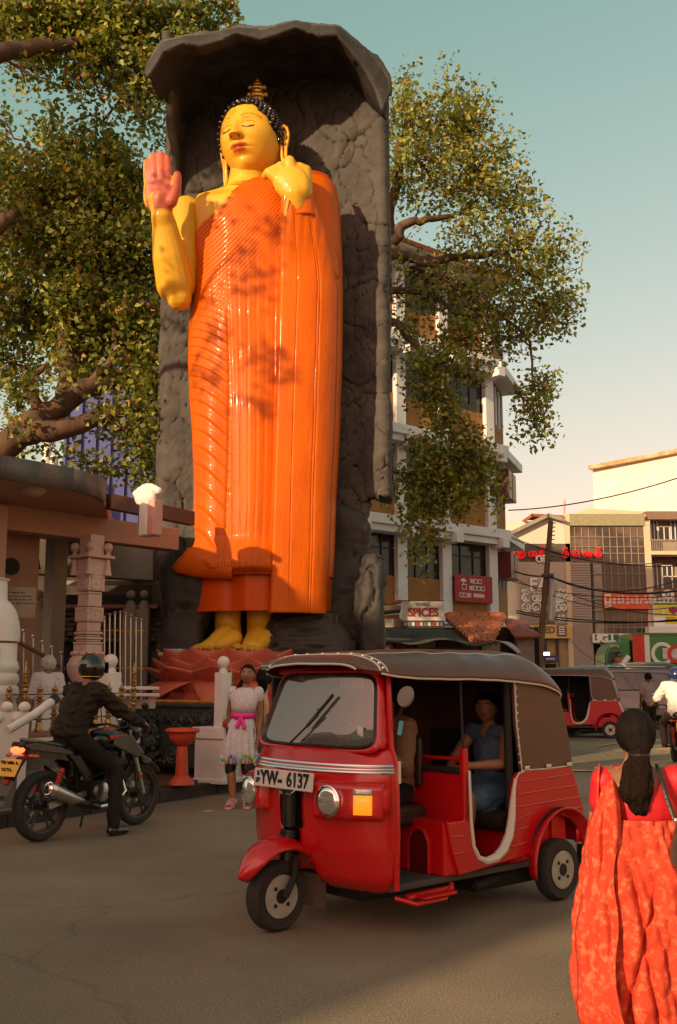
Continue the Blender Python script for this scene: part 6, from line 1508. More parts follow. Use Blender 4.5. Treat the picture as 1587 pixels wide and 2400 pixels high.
# side bodies
SIDE = [(1.03, .285), (.33, .335), (.31, .31), (.28, .42), (.19, .525), (.0, .575), (-.18, .525), (-.25, .45), (-.30, .42), (-.31, .60), (-.255, .72), (-.19, .885), (.365, .885), (.42, .875), (.455, .84), (.475, .78), (.49, .70), (.51, .58), (.54, .48), (.60, .40), (.68, .355), (.78, .345), (.85, .375), (.895, .45), (.915, .60), (.925, .92), (.965, .92), (.975, .615), (1.14, .615), (1.10, .45)]
for s_ in (-1, 1):
    b = MB(); b.prism(SIDE, (0, s_*.59, 0), (1, 0, 0), (0, 0, 1), (0, s_*.035, 0)); sd = b.build('side_panel', m_red, TK, bevel=.008)
    for (x0, z0, x1, z1) in [(-.20, .835, .40, .815), (-.24, .755, .44, .735), (-.27, .67, .46, .655), (-.29, .60, -.13, .592), (.30, .60, .47, .575), (.33, .52, .49, .50), (.34, .42, .52, .405), (.98, .52, 1.11, .525), (.985, .42, 1.09, .42)]:
        b = MB(); b.tube([(x0, s_*.626, z0), (x1, s_*.626, z1)], .006, 6); b.build('pressed_rib', m_red, sd, smooth=True)
    U = SIDE[14:26]; b = MB(); pts = [(x, s_*.627, z) for x, z in U]
    b.tube(pts, [.012, .013, .02, .027, .03, .032, .03, .024, .016, .012, .011, .010], 8, flat=None); b.build('door_trim', m_pip, TK, smooth=True)
    b = MB(); b.tube([(.365, s_*.63, .885), (.42, s_*.63, .875), (.455, s_*.63, .84), (.478, s_*.63, .78), (.485, s_*.63, .72)], .006, 6); b.build('piping', m_pip, TK)
    # curtain
    Cp = [(.445, 1.49), (.435, 1.2), (.385, .875), (-.19, .89), (-.165, 1.05), (-.11, 1.24), (-.05, 1.40), (-.03, 1.45)]
    b = MB(); b.prism(Cp, (0, s_*.60, 0), (1, 0, 0), (0, 0, 1), (0, s_*.022, 0)); cu = b.build('side_curtain', m_tarp, TK, bevel=.004)
    b = MB(); b.tube([(.44, s_*.628, 1.48), (.43, s_*.628, 1.2), (.385, s_*.628, .89), (.1, s_*.628, .887), (-.19, s_*.626, .893)], .0055, 6); b.build('piping', m_pip, cu)
    for k in range(10): b = MB(); z = 1.44 - .055*k; b.cbox((.438 - (1.48-z)*.085*.6, s_*.632, z), (.014, .012, .012)); b.build('lacing', m_pip, cu)
    for x in (.34, .10, -.14): b = MB(); b.cbox((x, s_*.635, .905), (.055, .014, .028)); b.build('buckle', m_chrome, cu, bevel=.006)
    b = MB(); b.box((.42, s_*.56-.02, .62), (.475, s_*.56+.03, 1.50)); b.build('curtain_roll', m_blackm, TK, bevel=.02)
    # arch flare
    b = MB()
    def fl(u, v):
        a = R(-8 + 190*u); rr_ = .30 + .045*math.sin(v*PI/2); x = rr_*math.cos(a)*1.03; z = .235 + rr_*math.sin(a)*1.12; y = .61 + .115*v - .03*(v > .8)*(v-.8)*5
        return Vector((x, s_*y, z))
    b.grid(fl, 30, 8); b.build('rear_fender', m_red, TK, smooth=True, solid=.015, angle=0)
    b = MB(); b.tube([fl(u/20, 0) + Vector((0, s_*.02, .045)) for u in range(1, 20)], .008, 6); b.build('fender_seam', m_blackm, TK)
    b = MB(); b.box((-.30, s_*.60-.03, .12), (-.285, s_*.60+.10, .34)); b.build('mud_flap', m_blackm, TK)
    wheel(TK, (0, s_*.60, .205), .205, .115, 'rear_wheel')
b = MB(); b.box((.46, -.625, .30), (1.56, -.605, 1.51)); b.build('far_side_screen', m_blackm, TK)
# rear shell
def rs_(u, v):
    a = (u-.5)*2; y = .61*math.copysign(min(1, abs(a)*1.25)**.9, a); e = max(0, abs(a)*1.25-.75)/.5
    z = .36 + .525*v; x = interp([(.36, -.30), (.6, -.33), (.72, -.28), (.885, -.215)], z)[0] + .10*e*e*.8
    return Vector((x, y, z))
b = MB(); b.grid(rs_, 24, 8); b.build('rear_panel', m_red, TK, smooth=True, solid=.02)
def rc_(u, v):
    a = (u-.5)*2; y = .612*math.copysign(min(1, abs(a)*1.2)**.9, a); e = max(0, abs(a)*1.2-.8)/.4; z = .88 + .58*v
    x = interp([(.88, -.215), (1.05, -.19), (1.24, -.14), (1.40, -.085), (1.46, -.07)], z)[0] + .07*e*e
    return Vector((x, y, z))
b = MB(); b.grid(rc_, 24, 8); b.build('rear_curtain', m_tarp, TK, smooth=True, solid=.015)
for s_ in (-1, 1): b = MB(); b.cbox((-.34, s_*.48, .55), (.03, .12, .14)); b.build('tail_lamp', M('tail_red', (.4, .02, .01), .2, emit=(1, .05, .02), estr=.3), TK, bevel=.01)
# roof
RF = [(1.74, 1.565, 1.60, .44), (1.72, 1.56, 1.62, .50), (1.66, 1.545, 1.65, .56), (1.55, 1.522, 1.67, .615), (1.4, 1.51, 1.675, .645), (1.15, 1.508, 1.69, .65), (.9, 1.506, 1.70, .65), (.6, 1.498, 1.70, .65), (.45, 1.49, 1.695, .65), (.30, 1.48, 1.705, .655), (.17, 1.465, 1.70, .655), (.08, 1.45, 1.665, .65), (0, 1.43, 1.61, .645), (-.06, 1.41, 1.54, .635), (-.10, 1.385, 1.46, .62), (-.11, 1.375, 1.39, .60)]
RFi = sorted(RF)
def roof(u, v, off=0.0):
    x = 1.74 + (-.11-1.74)*v; ze, zc, hw = interp(RFi, x); a = (u-.5)*2
    y = hw*math.copysign(abs(math.sin(a*PI/2))**.9, a); t = abs(math.sin(a*PI/2)); z = ze + (zc-ze)*(max(0, 1-t**3.2))**.55
    z += .006*math.sin(x*23)*(1-t)*.5 + .005*noise.noise(Vector((x*5, y*5, 0))) + off
    return Vector((x, y, z))
b = MB(); b.grid(roof, 40, 90); b.build('roof_cover', m_tarp, TK, smooth=True, solid=.014, angle=0)
for s_ in (0, 1):
    b = MB(); b.tube([roof(s_, v/60) + Vector((0, 0, -.006)) for v in range(3, 61)], .0075, 6); b.build('roof_piping', m_pip, TK, smooth=True)
b = MB(); b.tube([roof(.02+.96*u/40, .05) + Vector((.006, 0, .004)) for u in range(41)], .008, 6); b.tube([roof(.02+.96*u/40, .072) + Vector((.006, 0, .004)) for u in range(41)], .006, 6); b.build('visor_piping', m_pip, TK, smooth=True)
for k in range(13): b = MB(); b.ball(roof(.06 + .88*k/12, .061) + Vector((.004, 0, .006)), .012, 8); b.build('visor_stud', m_chrome, TK)
b = MB(); b.tube([roof(.0+u/40, .0) + Vector((.004, 0, -.004)) for u in range(41)], .008, 6); b.build('visor_edge', m_pip, TK, smooth=True)
b = MB(); b.tube([roof(.5 + (.24 if v > 20 else .20), v/60, .006) for v in range(4, 50)], .004, 5); b.build('roof_seam', m_pip, TK)
b = MB(); b.box((1.48, -.50, 1.53), (1.60, .50, 1.575)); b.build('roof_header', m_red, TK, bevel=.01)
b = MB(); b.cbox((1.70, -.46, 1.60), (.12, .10, .035), 0, Euler((0, R(25), 0))); b.build('visor_clip', m_chrome, TK, bevel=.01)
# mirror
b = MB(); b.lathe([(.0, 0), (.062, .004), (.066, .015), (.05, .03), (0, .04)], (1.60, .715, 1.40), 24, mat=Matrix.Rotation(R(-105), 4, 'Y')); b.build('wing_mirror', M('mirror_back', (.20, .17, .14), .35, .2, var=.1), TK, smooth=True)
b = MB(); b.tube([(1.58, .70, 1.36), (1.58, .66, 1.30), (1.58, .62, 1.24)], .006, 6); b.build('mirror_arm', m_black, TK)
b = MB(); b.tube([(1.57, .66, 1.25), (1.57, .64, 1.17)], .014, 8); b.build('blue_ribbon', M('blue_cloth', (.10, .35, .5), .6), TK)
b = MB(); b.box((-.18, -.46, .11), (.70, .46, .244)); b.build('underbody_light_block', m_blackm, TK, bevel=.03)  # mass added below the floor to block light and deepen the shadow
b = MB(); b.box((.75, -.30, .14), (1.55, .30, .244)); b.build('underbody_light_block', m_blackm, TK, bevel=.03)
# front fender and wheel
FW = (2.0, 0, .205)
def ff(u, v):
    a = R(22 + 138*u); wd = interp([(0, .02), (.06, .10), (.2, .20), (.5, .25), (1, .24)], u)[0]; s = (v-.5)*2
    rr_ = .305 - .06*abs(s)**2.4 + .02*math.sin(u*PI); return Vector((2.0 + rr_*math.cos(a)*1.0, s*wd/2*1.1, .22 + rr_*math.sin(a)))
b = MB(); b.grid(ff, 36, 14); b.build('front_fender', m_red, TK, smooth=True, solid=.014, angle=0)
wheel(TK, FW, .205, .115, 'front_wheel')
b = MB(); b.tube([(2.0, .085, .205), (1.93, .09, .32), (1.90, .06, .42)], .022, 8); b.build('fork_arm', m_blackm, TK)
b = MB(); b.box((1.70, -.10, .10), (1.715, .12, .30)); b.build('mud_flap', M('flap_tan', (.10, .07, .045), .8), TK)
b = MB(); b.tube([(1.58, .60, .22), (1.50, .70, .19), (1.25, .70, .19), (1.08, .60, .24)], .014, 8); b.tube([(1.50, .62, .21), (1.10, .62, .22)], .02, 8); b.build('foot_step_bar', m_red2, TK, smooth=True)
b = MB(); b.box((1.16, .56, .205), (1.44, .72, .225)); b.build('foot_step', m_red2, TK, bevel=.008)
b = MB(); b.box((.30, -.35, .14), (.62, .35, .26)); b.tube([(.35, .45, .19), (.75, .5, .17)], .035, 10); b.build('engine', m_blackm, TK, bevel=.02)
b = MB(); b.tube([(.0, -.6, .205), (0, .6, .205)], .03, 8); b.build('axle', m_blackm, TK)
# ------------------------------------------------------------------ people
hvs, hfs = head_pts(64, 60)
def person(name, label, loc, rz, J, skin=None, cat='person', hh=.205, hrot=(0, 0, 0), voxel=.010, feet=True, handcurl=0.0, fat=1.0, face=True, grip=()):
    """J: joints in metres; figure faces -Y"""
    skin = skin or m_skin; t = thing('person', label, cat, loc, rz); J = {k: Vector(v) for k, v in J.items()}
    b = MB(); hs = hh/2; hc = J['head']; HR = Euler([R(a) for a in hrot], 'XYZ').to_matrix().to_4x4()
    b.T = Matrix.Translation(hc) @ HR @ Matrix.Scale(hs, 4); b.add(hvs, hfs)
    for s_ in (-1, 1): b.ball((s_*.76, .08, -.05), (.09, .16, .24), 8)
    b.T = None
    nk = J['neck']; b.cap(hc + (HR @ Vector((0, .02, -.045))), nk, .047, .052, 10); ch = J['chest']; pv = J['pelvis']
    b.cap(nk, (J['shL']+J['shR'])/2, .055, .07, 10)
    b.cap(J['shL'], J['shR'], .058, .058, 10); b.ball(ch, (.135*fat, .10, .14), 12); b.cap(ch, pv, .115*fat, .12*fat, 12); b.ball(pv, (.15*fat, .115, .11), 12)
    for s in 'LR':
        if 'el'+s in J:
            sh, el, wr = J['sh'+s], J['el'+s], J['wr'+s]; b.cap(sh, el, .050, .040, 10); b.cap(el, wr, .040, .026, 10)
            d = (J['ha'+s] - wr).normalized() if 'ha'+s in J else (wr - el).normalized()
            side = d.cross(Vector((0, 0, 1))); side = side.normalized() if side.length > .2 else Vector((0, 1, 0)); 
            if abs(d.z) > .8: side = Vector((0, 1, 0))
            pal = wr + d*.05; b.cap(wr, pal, .026, .034, 8); b.cap(pal + side*.018, pal - side*.018, .024, .024, 8)
            dn = Vector((0, 0, -1)) if abs(d.z) < .7 else Vector((0, -1, 0)); cl = .75 if s in grip else .3
            for k in range(4):
                q = pal + side*(.033 - .022*k) + d*.03; L_ = (.034, .04, .038, .03)[k]
                q1 = q + d*L_*(1-cl*.4) + dn*L_*cl*.5; q2 = q1 + (d*(1-cl*1.1) + dn*(cl + .2)).normalized()*L_*.8; b.cap(q, q1, .0095, .0085, 6); b.cap(q1, q2, .0085, .007, 6)
            tq = pal + side*.03 - d*.02; b.cap(tq, tq + side*.025 + d*.03 + dn*.012, .012, .010, 6); b.cap(tq + side*.025 + d*.03 + dn*.012, tq + side*.022 + d*.055 + dn*.025, .010, .008, 6)
        if 'kn'+s in J:
            hp, kn, an = J['hip'+s], J['kn'+s], J['an'+s]; b.cap(pv, hp, .11, .09*fat, 10); b.cap(hp, kn, .085*fat, .056, 12); b.cap(kn, kn.lerp(an, .35), .054, .056, 10); b.cap(kn.lerp(an, .35), an, .056, .034, 10)
            to = J.get('to'+s, an + Vector((0, -.15, -.05))); b.cap(an, an + Vector((0, .01, -.03)), .036, .034, 8); b.cap(an + Vector((0, .0, -.03)), to, .033, .024, 8)
    body = fobj('body', b, voxel, [skin], t, 2)
    FM = Matrix.Translation(hc) @ HR @ Matrix.Scale(hs, 4)
    if face:
        for s_ in (-1, 1):
            b = MB(); b.T = FM; b.ball((s_*.29, -.80, .06), (.115, .07, .055), 10); e = b.build('eye', m_eyew, t, smooth=True); b = MB(); b.T = FM; b.ball((s_*.29, -.862, .06), (.05, .02, .052), 8); b.build('pupil', m_black, e, smooth=True)
            b = MB(); b.T = FM; b.tube([(s_*.12, -.86, .24), (s_*.28, -.87, .30), (s_*.46, -.76, .25)], .028, 5); b.build('eyebrow', m_hair, t)
        b = MB(); b.T = FM; b.tube([(-.19, -.84, -.43), (-.08, -.92, -.40), (0, -.93, -.415), (.08, -.92, -.40), (.19, -.84, -.43)], .035, 6); b.tube([(-.16, -.86, -.47), (0, -.93, -.51), (.16, -.86, -.47)], .042, 6); b.build('mouth', m_lip, t, smooth=True)
    return t, J, FM
def hairpiece(t, FM, pts=None, mat=None, lowback=-.55, front=.50, th=1.08, name='hair', extra=None, vox=None):
    b = MB(); b.T = FM
    def ok(d):
        f = -d.y; lim = front if f > .35 else (front - (.35-f)*1.2); return d.z > max(lim - .25*sm(.4, .8, abs(d.x)), lowback)
    hf = [f for f in hfs if ok(Vector((hvs[f[0]].x/.78, hvs[f[0]].y/.94, hvs[f[0]].z)))]
    mb = MB(); mb.T = FM; mb.add([Vector((v.x*th, v.y*th + .01, v.z*(th-.01) + .01)) for v in hvs], hf)
    o = mb.build(name, mat or m_hair, t, smooth=True, fixn=False, solid=.012, angle=0)
    if extra: 
        mb = MB(); mb.T = FM
        for (pp, rr_) in extra: mb.tube(pp, rr_, 10)
        mb.build('hair_length', mat or m_hair, t, smooth=True)
    return o
def cloth(t, name, segs, mat, voxel=.012, smooth=3, wr=.006, fr=22, cut=None, matfn=None):
    b = MB()
    for s in segs:
        if len(s) == 4: b.cap(s[0], s[1], s[2], s[3], 12)
        else: b.ball(s[0], s[1], 14)
    def dsp(p, n):
        v = noise.noise(Vector((p.x*fr*.6, p.y*fr*.6, p.z*fr*1.1))) + .5*abs(noise.noise(Vector((p.x*fr*1.7, p.y*fr*1.7, p.z*fr*2.3))))
        return p + n*(wr*v)
    o = fobj(name, b, voxel, mat if isinstance(mat, list) else [mat], t, smooth, disp=dsp, matfn=matfn)
    return o
def shoe(t, an, to, mat, r=.045, name='shoe', sole=None):
    b = MB(); d = (to-an); d.z = 0; d = d.normalized() if d.length > 0 else Vector((0, -1, 0)); an = Vector(an); to = Vector(to)
    b.cap(an + Vector((0, 0, .0)), an + Vector((0, 0, -.05)), r*.85, r, 10); b.cap(an + Vector((0, 0, -.055)) - d*.03, to + Vector((0, 0, .005)), r, r*.75, 10)
    z0 = min(to.z, an.z) - .05 if False else None
    return fobj(name, b, .008, [mat], t, 2, disp=lambda p, n: Vector((p.x, p.y, max(p.z, to.z - .028))))
def pose(h, **kw):
    k = h/1.65
    J = dict(head=(0, 0, 1.545), neck=(0, .02, 1.40), chest=(0, .01, 1.22), pelvis=(0, 0, .93), shL=(.155, .01, 1.345), shR=(-.155, .01, 1.345), hipL=(.09, 0, .88), hipR=(-.09, 0, .88),
             knL=(.10, -.02, .48), knR=(-.10, -.02, .48), anL=(.10, .02, .085), anR=(-.10, .02, .085), toL=(.11, -.12, .03), toR=(-.11, -.12, .03),
             elL=(.20, .02, 1.07), wrL=(.22, -.03, .83), haL=(.22, -.05, .74), elR=(-.20, .02, 1.07), wrR=(-.22, -.03, .83), haR=(-.22, -.05, .74))
    J.update(kw); return {a: tuple(c*k for c in b_) for a, b_ in J.items()}
# --- girl in the white dress
g0 = G(567, 1894)
J = pose(1.66, head=(.05, -.01, 1.55), neck=(.03, .02, 1.405), shL=(.175, .01, 1.34), shR=(-.13, .02, 1.345), chest=(.015, .01, 1.22), pelvis=(-.03, 0, .93), hipL=(.05, 0, .88), hipR=(-.11, 0, .88), knL=(.06, -.05, .48), knR=(-.14, -.01, .48), anL=(.065, .03, .10), anR=(-.10, -.03, .085), toL=(.08, -.10, .03), toR=(-.13, -.16, .03), elL=(.20, .05, 1.06), wrL=(.185, .0, .80), haL=(.18, -.03, .70), elR=(-.185, .08, 1.08), wrR=(-.17, .08, .85), haR=(-.17, .04, .76))
t, J, FM = person('person', 'girl in a white dress with pink sash and flowered hem walking beside the white pier', tuple(g0), R(-6), J, hh=.225, hrot=(0, 4, 0), skin=m_skin)
hairpiece(t, FM, front=.68, th=1.05, extra=[([(0, .5, .2), (-.3, .7, -.6), (-.75, .45, -1.3), (-1.0, .0, -2.0), (-1.05, -.25, -3.0), (-1.0, -.25, -3.9), (-.98, -.2, -4.3)], [.6, .5, .34, .3, .27, .2, .06])])
m_dress = M('white_dotted_cloth', (.74, .72, .76), .7, col2=(.42, .40, .44), scale=46, contrast=-.6); m_pinks = M('pink_sash', (.80, .03, .32), .55, var=.08)
def dress_ring(z, hw, hd, cx, pl, n=72, cy=0): return [Vector((cx + (hw + pl*math.cos(j*2*PI/n*13))*math.cos(j*2*PI/n), cy + (hd + pl*math.cos(j*2*PI/n*13))*math.sin(j*2*PI/n), z)) for j in range(n)]
b = MB(); rings = [dress_ring(z, hw, hd, cx, pl) for z, hw, hd, cx, pl in [(1.40, .075, .06, .03, 0), (1.375, .115, .07, .025, 0), (1.34, .165, .085, .02, 0), (1.28, .168, .105, .018, 0), (1.20, .155, .118, .01, 0), (1.10, .135, .10, 0, .001)]]
b.loft(rings, cap=False); b.build('dress_bodice', m_dress, t, smooth=True, solid=.01, angle=0)
b = MB(); rings = [dress_ring(z, hw, hd, cx, pl) for z, hw, hd, cx, pl in [(1.045, .125, .10, -.005, .001), (.96, .155, .125, -.02, .006), (.82, .18, .145, -.03, .011), (.66, .195, .155, -.035, .015), (.52, .20, .16, -.035, .018)]]
b.loft(rings, cap=False); b.build('dress_skirt', m_dress, t, smooth=True, solid=.008, angle=0)
b = MB(); b.loft([dress_ring(z, hw, hd, -.002, 0) for z, hw, hd in [(1.105, .14, .105), (1.075, .142, .108), (1.04, .138, .105)]], cap=False); b.build('sash', m_pinks, t, smooth=True, solid=.008, angle=0)
b = MB(); b.ball((.0, -.125, 1.07), (.022, .02, .02), 8); b.cap((.0, -.13, 1.06), (-.045, -.15, .95), .02, .026, 8); b.cap((.0, -.13, 1.06), (.045, -.15, .94), .02, .026, 8); b.cap((0, -.13, 1.07), (-.06, -.135, 1.07), .012, .02, 8); b.cap((0, -.13, 1.07), (.06, -.135, 1.07), .012, .02, 8); b.build('bow', m_pinks, t, smooth=True)
for s_, e in ((1, 'L'), (-1, 'R')): cloth(t, 'sleeve', [(Vector(J['sh'+e]), Vector(J['sh'+e]).lerp(Vector(J['el'+e]), .22), .072, .065)], m_dress, wr=.002)
hemc = [M('hem_'+n, c, .6) for n, c in (('magenta', (.65, .05, .40)), ('sky', (.20, .55, .75)), ('lime', (.45, .65, .06)), ('pink', (.75, .3, .5)), ('pale_blue', (.4, .65, .75)))]
for k in range(70):
    a = 2*PI*k/46*1.0; r2 = rnd.uniform(0, .085); bb = MB(); q = Vector((-.035 + .212*math.cos(a), .172*math.sin(a), .51 + r2*1.4)); bb.ball(q, (.032, .014, .03), 6, 0, Euler((0, rnd.uniform(-1, 1), a)).to_matrix()); bb.build('hem_flower', hemc[rnd.randrange(5)], t, smooth=True)
cloth(t, 'leggings', [(Vector(J['hipL']), Vector(J['hipL']).lerp(Vector(J['knL']), 1.12), .10, .066), (Vector(J['hipR']), Vector(J['hipR']).lerp(Vector(J['knR']), 1.12), .10, .066), (Vector(J['hipL']), Vector(J['hipR']), .1, .1)], m_black, wr=.003)
for e in 'LR':
    an, to = J['an'+e], J['to'+e]
    for k, (p_, r_) in enumerate(((an + Vector((0, 0, .0)), .042), (an.lerp(to, .25) + Vector((0, 0, .0)), .047), (an.lerp(to, .5), .044), (an.lerp(to, .72), .04), (an.lerp(to, .92), .038))):
        bb = MB(); bb.tube([p_ + Vector((r_*math.cos(a), -.02*math.sin(a)*.4, r_*math.sin(a)*.8)) for a in [2*PI*j/12 for j in range(13)]], .009, 6); bb.build('sandal_strap', M('sandal_pink', (.62, .36, .34), .5), t, smooth=True)
    bb = MB(); bb.beam(Vector((an.x, an.y+.05, .014)), Vector((to.x, to.y-.04, .014)), .075, .024); bb.build('sandal_sole', M('sandal_pink', ()), t, bevel=.008)
# --- woman in striped blouse behind her, back to the viewer
m_stripe = M('striped_cloth', (.62, .42, .22), .7, col2=(.34, .03, .06), scale=9, stretch=(2.4, 2.4, .05), contrast=1.6, detail=0)
w0 = G(617, 1884); J = pose(1.62, elR=(-.19, -.02, 1.08), elL=(.2, -.10, 1.08), wrL=(.12, -.25, 1.0), haL=(.05, -.3, 1.02))
t, J, FM = person('person', 'woman in a yellow and maroon striped blouse seen from behind with a dark shoulder bag', tuple(w0), R(172), J, hh=.22, face=False, skin=m_skin)
hairpiece(t, FM, front=.55, lowback=-.9, th=1.2, extra=[([(0, .5, .1), (0, .85, -.3), (0, .8, -1.1), (0, .6, -1.9)], [.7, .72, .5, .1])])
cloth(t, 'blouse', [(J['shL'], J['shR'], .075, .075), (J['chest'], (.155, .12, .15)), (J['chest'], J['pelvis'], .14, .15), (J['pelvis'], (.17, .14, .2)), (J['shL'], J['elL'], .07, .06), (J['shR'], J['elR'], .07, .06)], m_stripe, wr=.005)
b = MB(); rings = [dress_ring(z, hw, hd, 0, pl, cy=0) for z, hw, hd, pl in [(.9, .17, .14, .003), (.6, .19, .16, .012), (.3, .21, .18, .016), (.12, .22, .19, .018)]]; b.loft(rings, cap=False); b.build('skirt', M('skirt_brown', (.14, .06, .04), .7, var=.2), t, smooth=True, solid=.01, angle=0)
b = MB(); b.box((-.30, .05, .88), (-.06, .17, 1.10)); o = b.build('shoulder_bag', m_leather, None, bevel=.04, bseg=3); o.matrix_world = Matrix.Translation(w0) @ Matrix.Rotation(R(172), 4, 'Z'); tag(o, 'dark leather shoulder bag on the back of the woman in stripes', 'bag')
# --- woman whose face looks out beside the taxi roof
f0 = G(668, 1862); J = pose(1.64)
t, J, FM = person('person', 'woman with hair tied back looking out just above the taxi visor', tuple(f0), R(14), J, hh=.225)
hairpiece(t, FM); cloth(t, 'dress', [(J['shL'], J['shR'], .075, .075), (J['chest'], J['pelvis'], .14, .15), (J['pelvis'], J['anL'], .16, .14), (J['pelvis'], J['anR'], .16, .14), (J['shL'], J['elL'], .07, .06), (J['shR'], J['elR'], .07, .06)], M('plum_cloth', (.14, .03, .05), .7), wr=.005)
# --- old man in the white shirt behind the fence
o0 = P(112, 1600, 14.2); o0.z = .30; J = pose(1.50, elL=(.22, .0, 1.08), elR=(-.22, .05, 1.08))
t, J, FM = person('person', 'white haired old man in a white shirt standing behind the gold fence', tuple(o0), R(200), J, hh=.235, hrot=(0, 0, 20), face=False)
hairpiece(t, FM, mat=M('white_hair', (.5, .46, .42), .8, var=.3, scale=30, bump=.5), front=.5, th=1.06)
cloth(t, 'shirt', [(J['shL'], J['shR'], .08, .08), (J['chest'], (.17, .13, .16)), (J['chest'], J['pelvis'], .155, .16), (J['pelvis'], (.175, .14, .16)), (J['shL'], J['elL'], .075, .07), (J['shR'], J['elR'], .075, .07)], M('white_shirt', (.64, .60, .62), .7, var=.06), wr=.006)
b = MB(); rings = [dress_ring(z, hw, hd, 0, .005) for z, hw, hd in [(.8, .17, .14), (.4, .18, .15), (.06, .18, .15)]]; b.loft(rings, cap=False); b.build('sarong', m_white, t, smooth=True, solid=.01, angle=0)

# --- motorcycle
bR = G(92, 1972); bF = G(308, 1935); bd = (bF-bR); BA = math.atan2(bd.y, bd.x)
MC = thing('motorcycle', 'black sports motorcycle with lit red tail lamp and yellow number plate beside the kerb', 'motorcycle', tuple(bR), BA)
m_blk = M('black_gloss_paint', (.010, .010, .011), .18, var=.1, coat=.6); m_sil = M('silver_panel', (.10, .095, .09), .3, .6, var=.1); m_redp = M('red_decal', (.5, .05, .02), .35, var=.1)
def mwheel(c, r, w_, nm='wheel'):
    c = Vector(c); ax = Matrix.Rotation(R(90), 4, 'X'); b = MB(); h = w_/2
    b.lathe([(r*.76, -h*.7), (r*.9, -h), (r*.97, -h*.6), (r, 0), (r*.97, h*.6), (r*.9, h), (r*.76, h*.7), (r*.74, 0), (r*.76, -h*.7)], c, 44, mat=ax, cap=False); t_ = b.build('wheel', m_rubber, MC, smooth=True, angle=0)
    b = MB(); b.lathe([(r*.77, -h*.75), (r*.72, -h*.7), (r*.70, 0), (r*.72, h*.7), (r*.77, h*.75)], c, 40, mat=ax, cap=False); b.build('rim', M('dark_alloy', (.06, .055, .05), .4, .5), t_, smooth=True)
    for k in range(5):
        a = 2*PI*k/5 + .3
        for da in (-.16, .16): bb = MB(); bb.tube([c + Vector((.05*math.cos(a), 0, .05*math.sin(a))), c + Vector((r*.72*math.cos(a+da), 0, r*.72*math.sin(a+da)))], [.016, .012], 6); bb.build('spoke', M('dark_alloy', ()), t_)
    bb = MB(); bb.lathe([(.05, -.05), (.05, .05)], c, 16, mat=ax); bb.build('hub', m_black, t_)
    bb = MB(); bb.lathe([(.12, -.062), (.12, -.056), (.06, -.056), (.06, -.062), (.12, -.062)], c, 32, mat=ax, cap=False); bb.build('brake_disc', m_steel, t_, smooth=True, angle=30)
RR = .325
mwheel((0, 0, RR), RR, .12); mwheel((1.30, 0, RR), RR, .10)
def part(nm, mat, fn, **k): b = MB(); fn(b); return b.build(nm, mat, MC, **k)
part('fuel_tank', m_blk, lambda b: [b.ball((.82, 0, .90), (.25, .14, .12), 20), b.ball((.95, 0, .88), (.16, .16, .12), 16)], smooth=True)
for s_ in (-1, 1):
    part('tank_shroud', m_sil, lambda b: b.prism([(.78, .92), (1.02, .94), (1.22, .74), (1.12, .70), (.92, .78), (.76, .84)], (0, s_*.15, 0), (1, 0, 0), (0, 0, 1), (0, s_*.03, 0)), bevel=.012)
    part('tank_decal', m_redp, lambda b: b.prism([(.72, .94), (.95, .95), (.90, .90), (.74, .90)], (0, s_*.135, 0), (1, 0, 0), (0, 0, 1), (0, s_*.02, 0)), bevel=.004)
    part('side_cover', m_blk, lambda b: b.prism([(.20, .78), (.62, .80), (.70, .58), (.44, .52)], (0, s_*.11, 0), (1, 0, 0), (0, 0, 1), (0, s_*.03, 0)), bevel=.015)
    part('tail_panel', m_sil, lambda b: b.prism([(-.30, .90), (-.12, .93), (.26, .82), (.34, .76), (.10, .80), (-.25, .85)], (0, s_*.085, 0), (1, 0, 0), (0, 0, 1), (0, s_*.03, 0)), bevel=.01)
    part('rear_shock', M('shock_red', (.35, .02, .01), .4), lambda b: [b.tube([(.02, s_*.13, .40), (.14, s_*.12, .66)], .028, 10)] + [b.tube([(.03+.012*k, s_*.13, .43+.027*k), (.034+.012*k, s_*.13, .436+.027*k)], .034, 10) for k in range(8)], smooth=True)
    part('swing_arm', m_steel, lambda b: b.beam((0, s_*.10, RR), (.48, s_*.09, .40), .03, .055))
    part('fork_leg', m_steel, lambda b: [b.tube([(1.30, s_*.09, RR), (1.16, s_*.09, .72)], .026, 10), b.tube([(1.18, s_*.09, .66), (1.06, s_*.09, .98)], .018, 10)], smooth=True)
    part('foot_peg', m_black, lambda b: b.tube([(.52, s_*.12, .33), (.52, s_*.24, .33)], .015, 8))
part('seat', m_leather, lambda b: [b.ball((.42, 0, .83), (.26, .13, .055), 16), b.ball((.10, 0, .87), (.24, .11, .05), 16)], smooth=True)
part('tail_unit', m_blk, lambda b: b.loft([[Vector((x, y*w_, z + h*zz_)) for y, zz_ in ((-1, -1), (-1, .3), (-.6, 1), (.6, 1), (1, .3), (1, -1))] for x, z, w_, h in ((.30, .76, .11, .05), (.0, .82, .10, .05), (-.22, .87, .085, .045), (-.33, .90, .06, .03))]), smooth=True)
part('grab_rail', m_sil, lambda b: b.tube([(.10, -.12, .88), (-.18, -.11, .93), (-.28, 0, .95), (-.18, .11, .93), (.10, .12, .88)], .014, 8), smooth=True)
part('tail_lamp', M('tail_lamp_lit', (.8, .02, .01), .2, var=.4, scale=60, emit=(1, .04, .01), estr=5), lambda b: b.ball((-.31, 0, .855), (.045, .085, .035), 12), smooth=True)
part('tail_reflector', m_clear, lambda b: b.cbox((-.30, 0, .805), (.04, .13, .022)), bevel=.006)
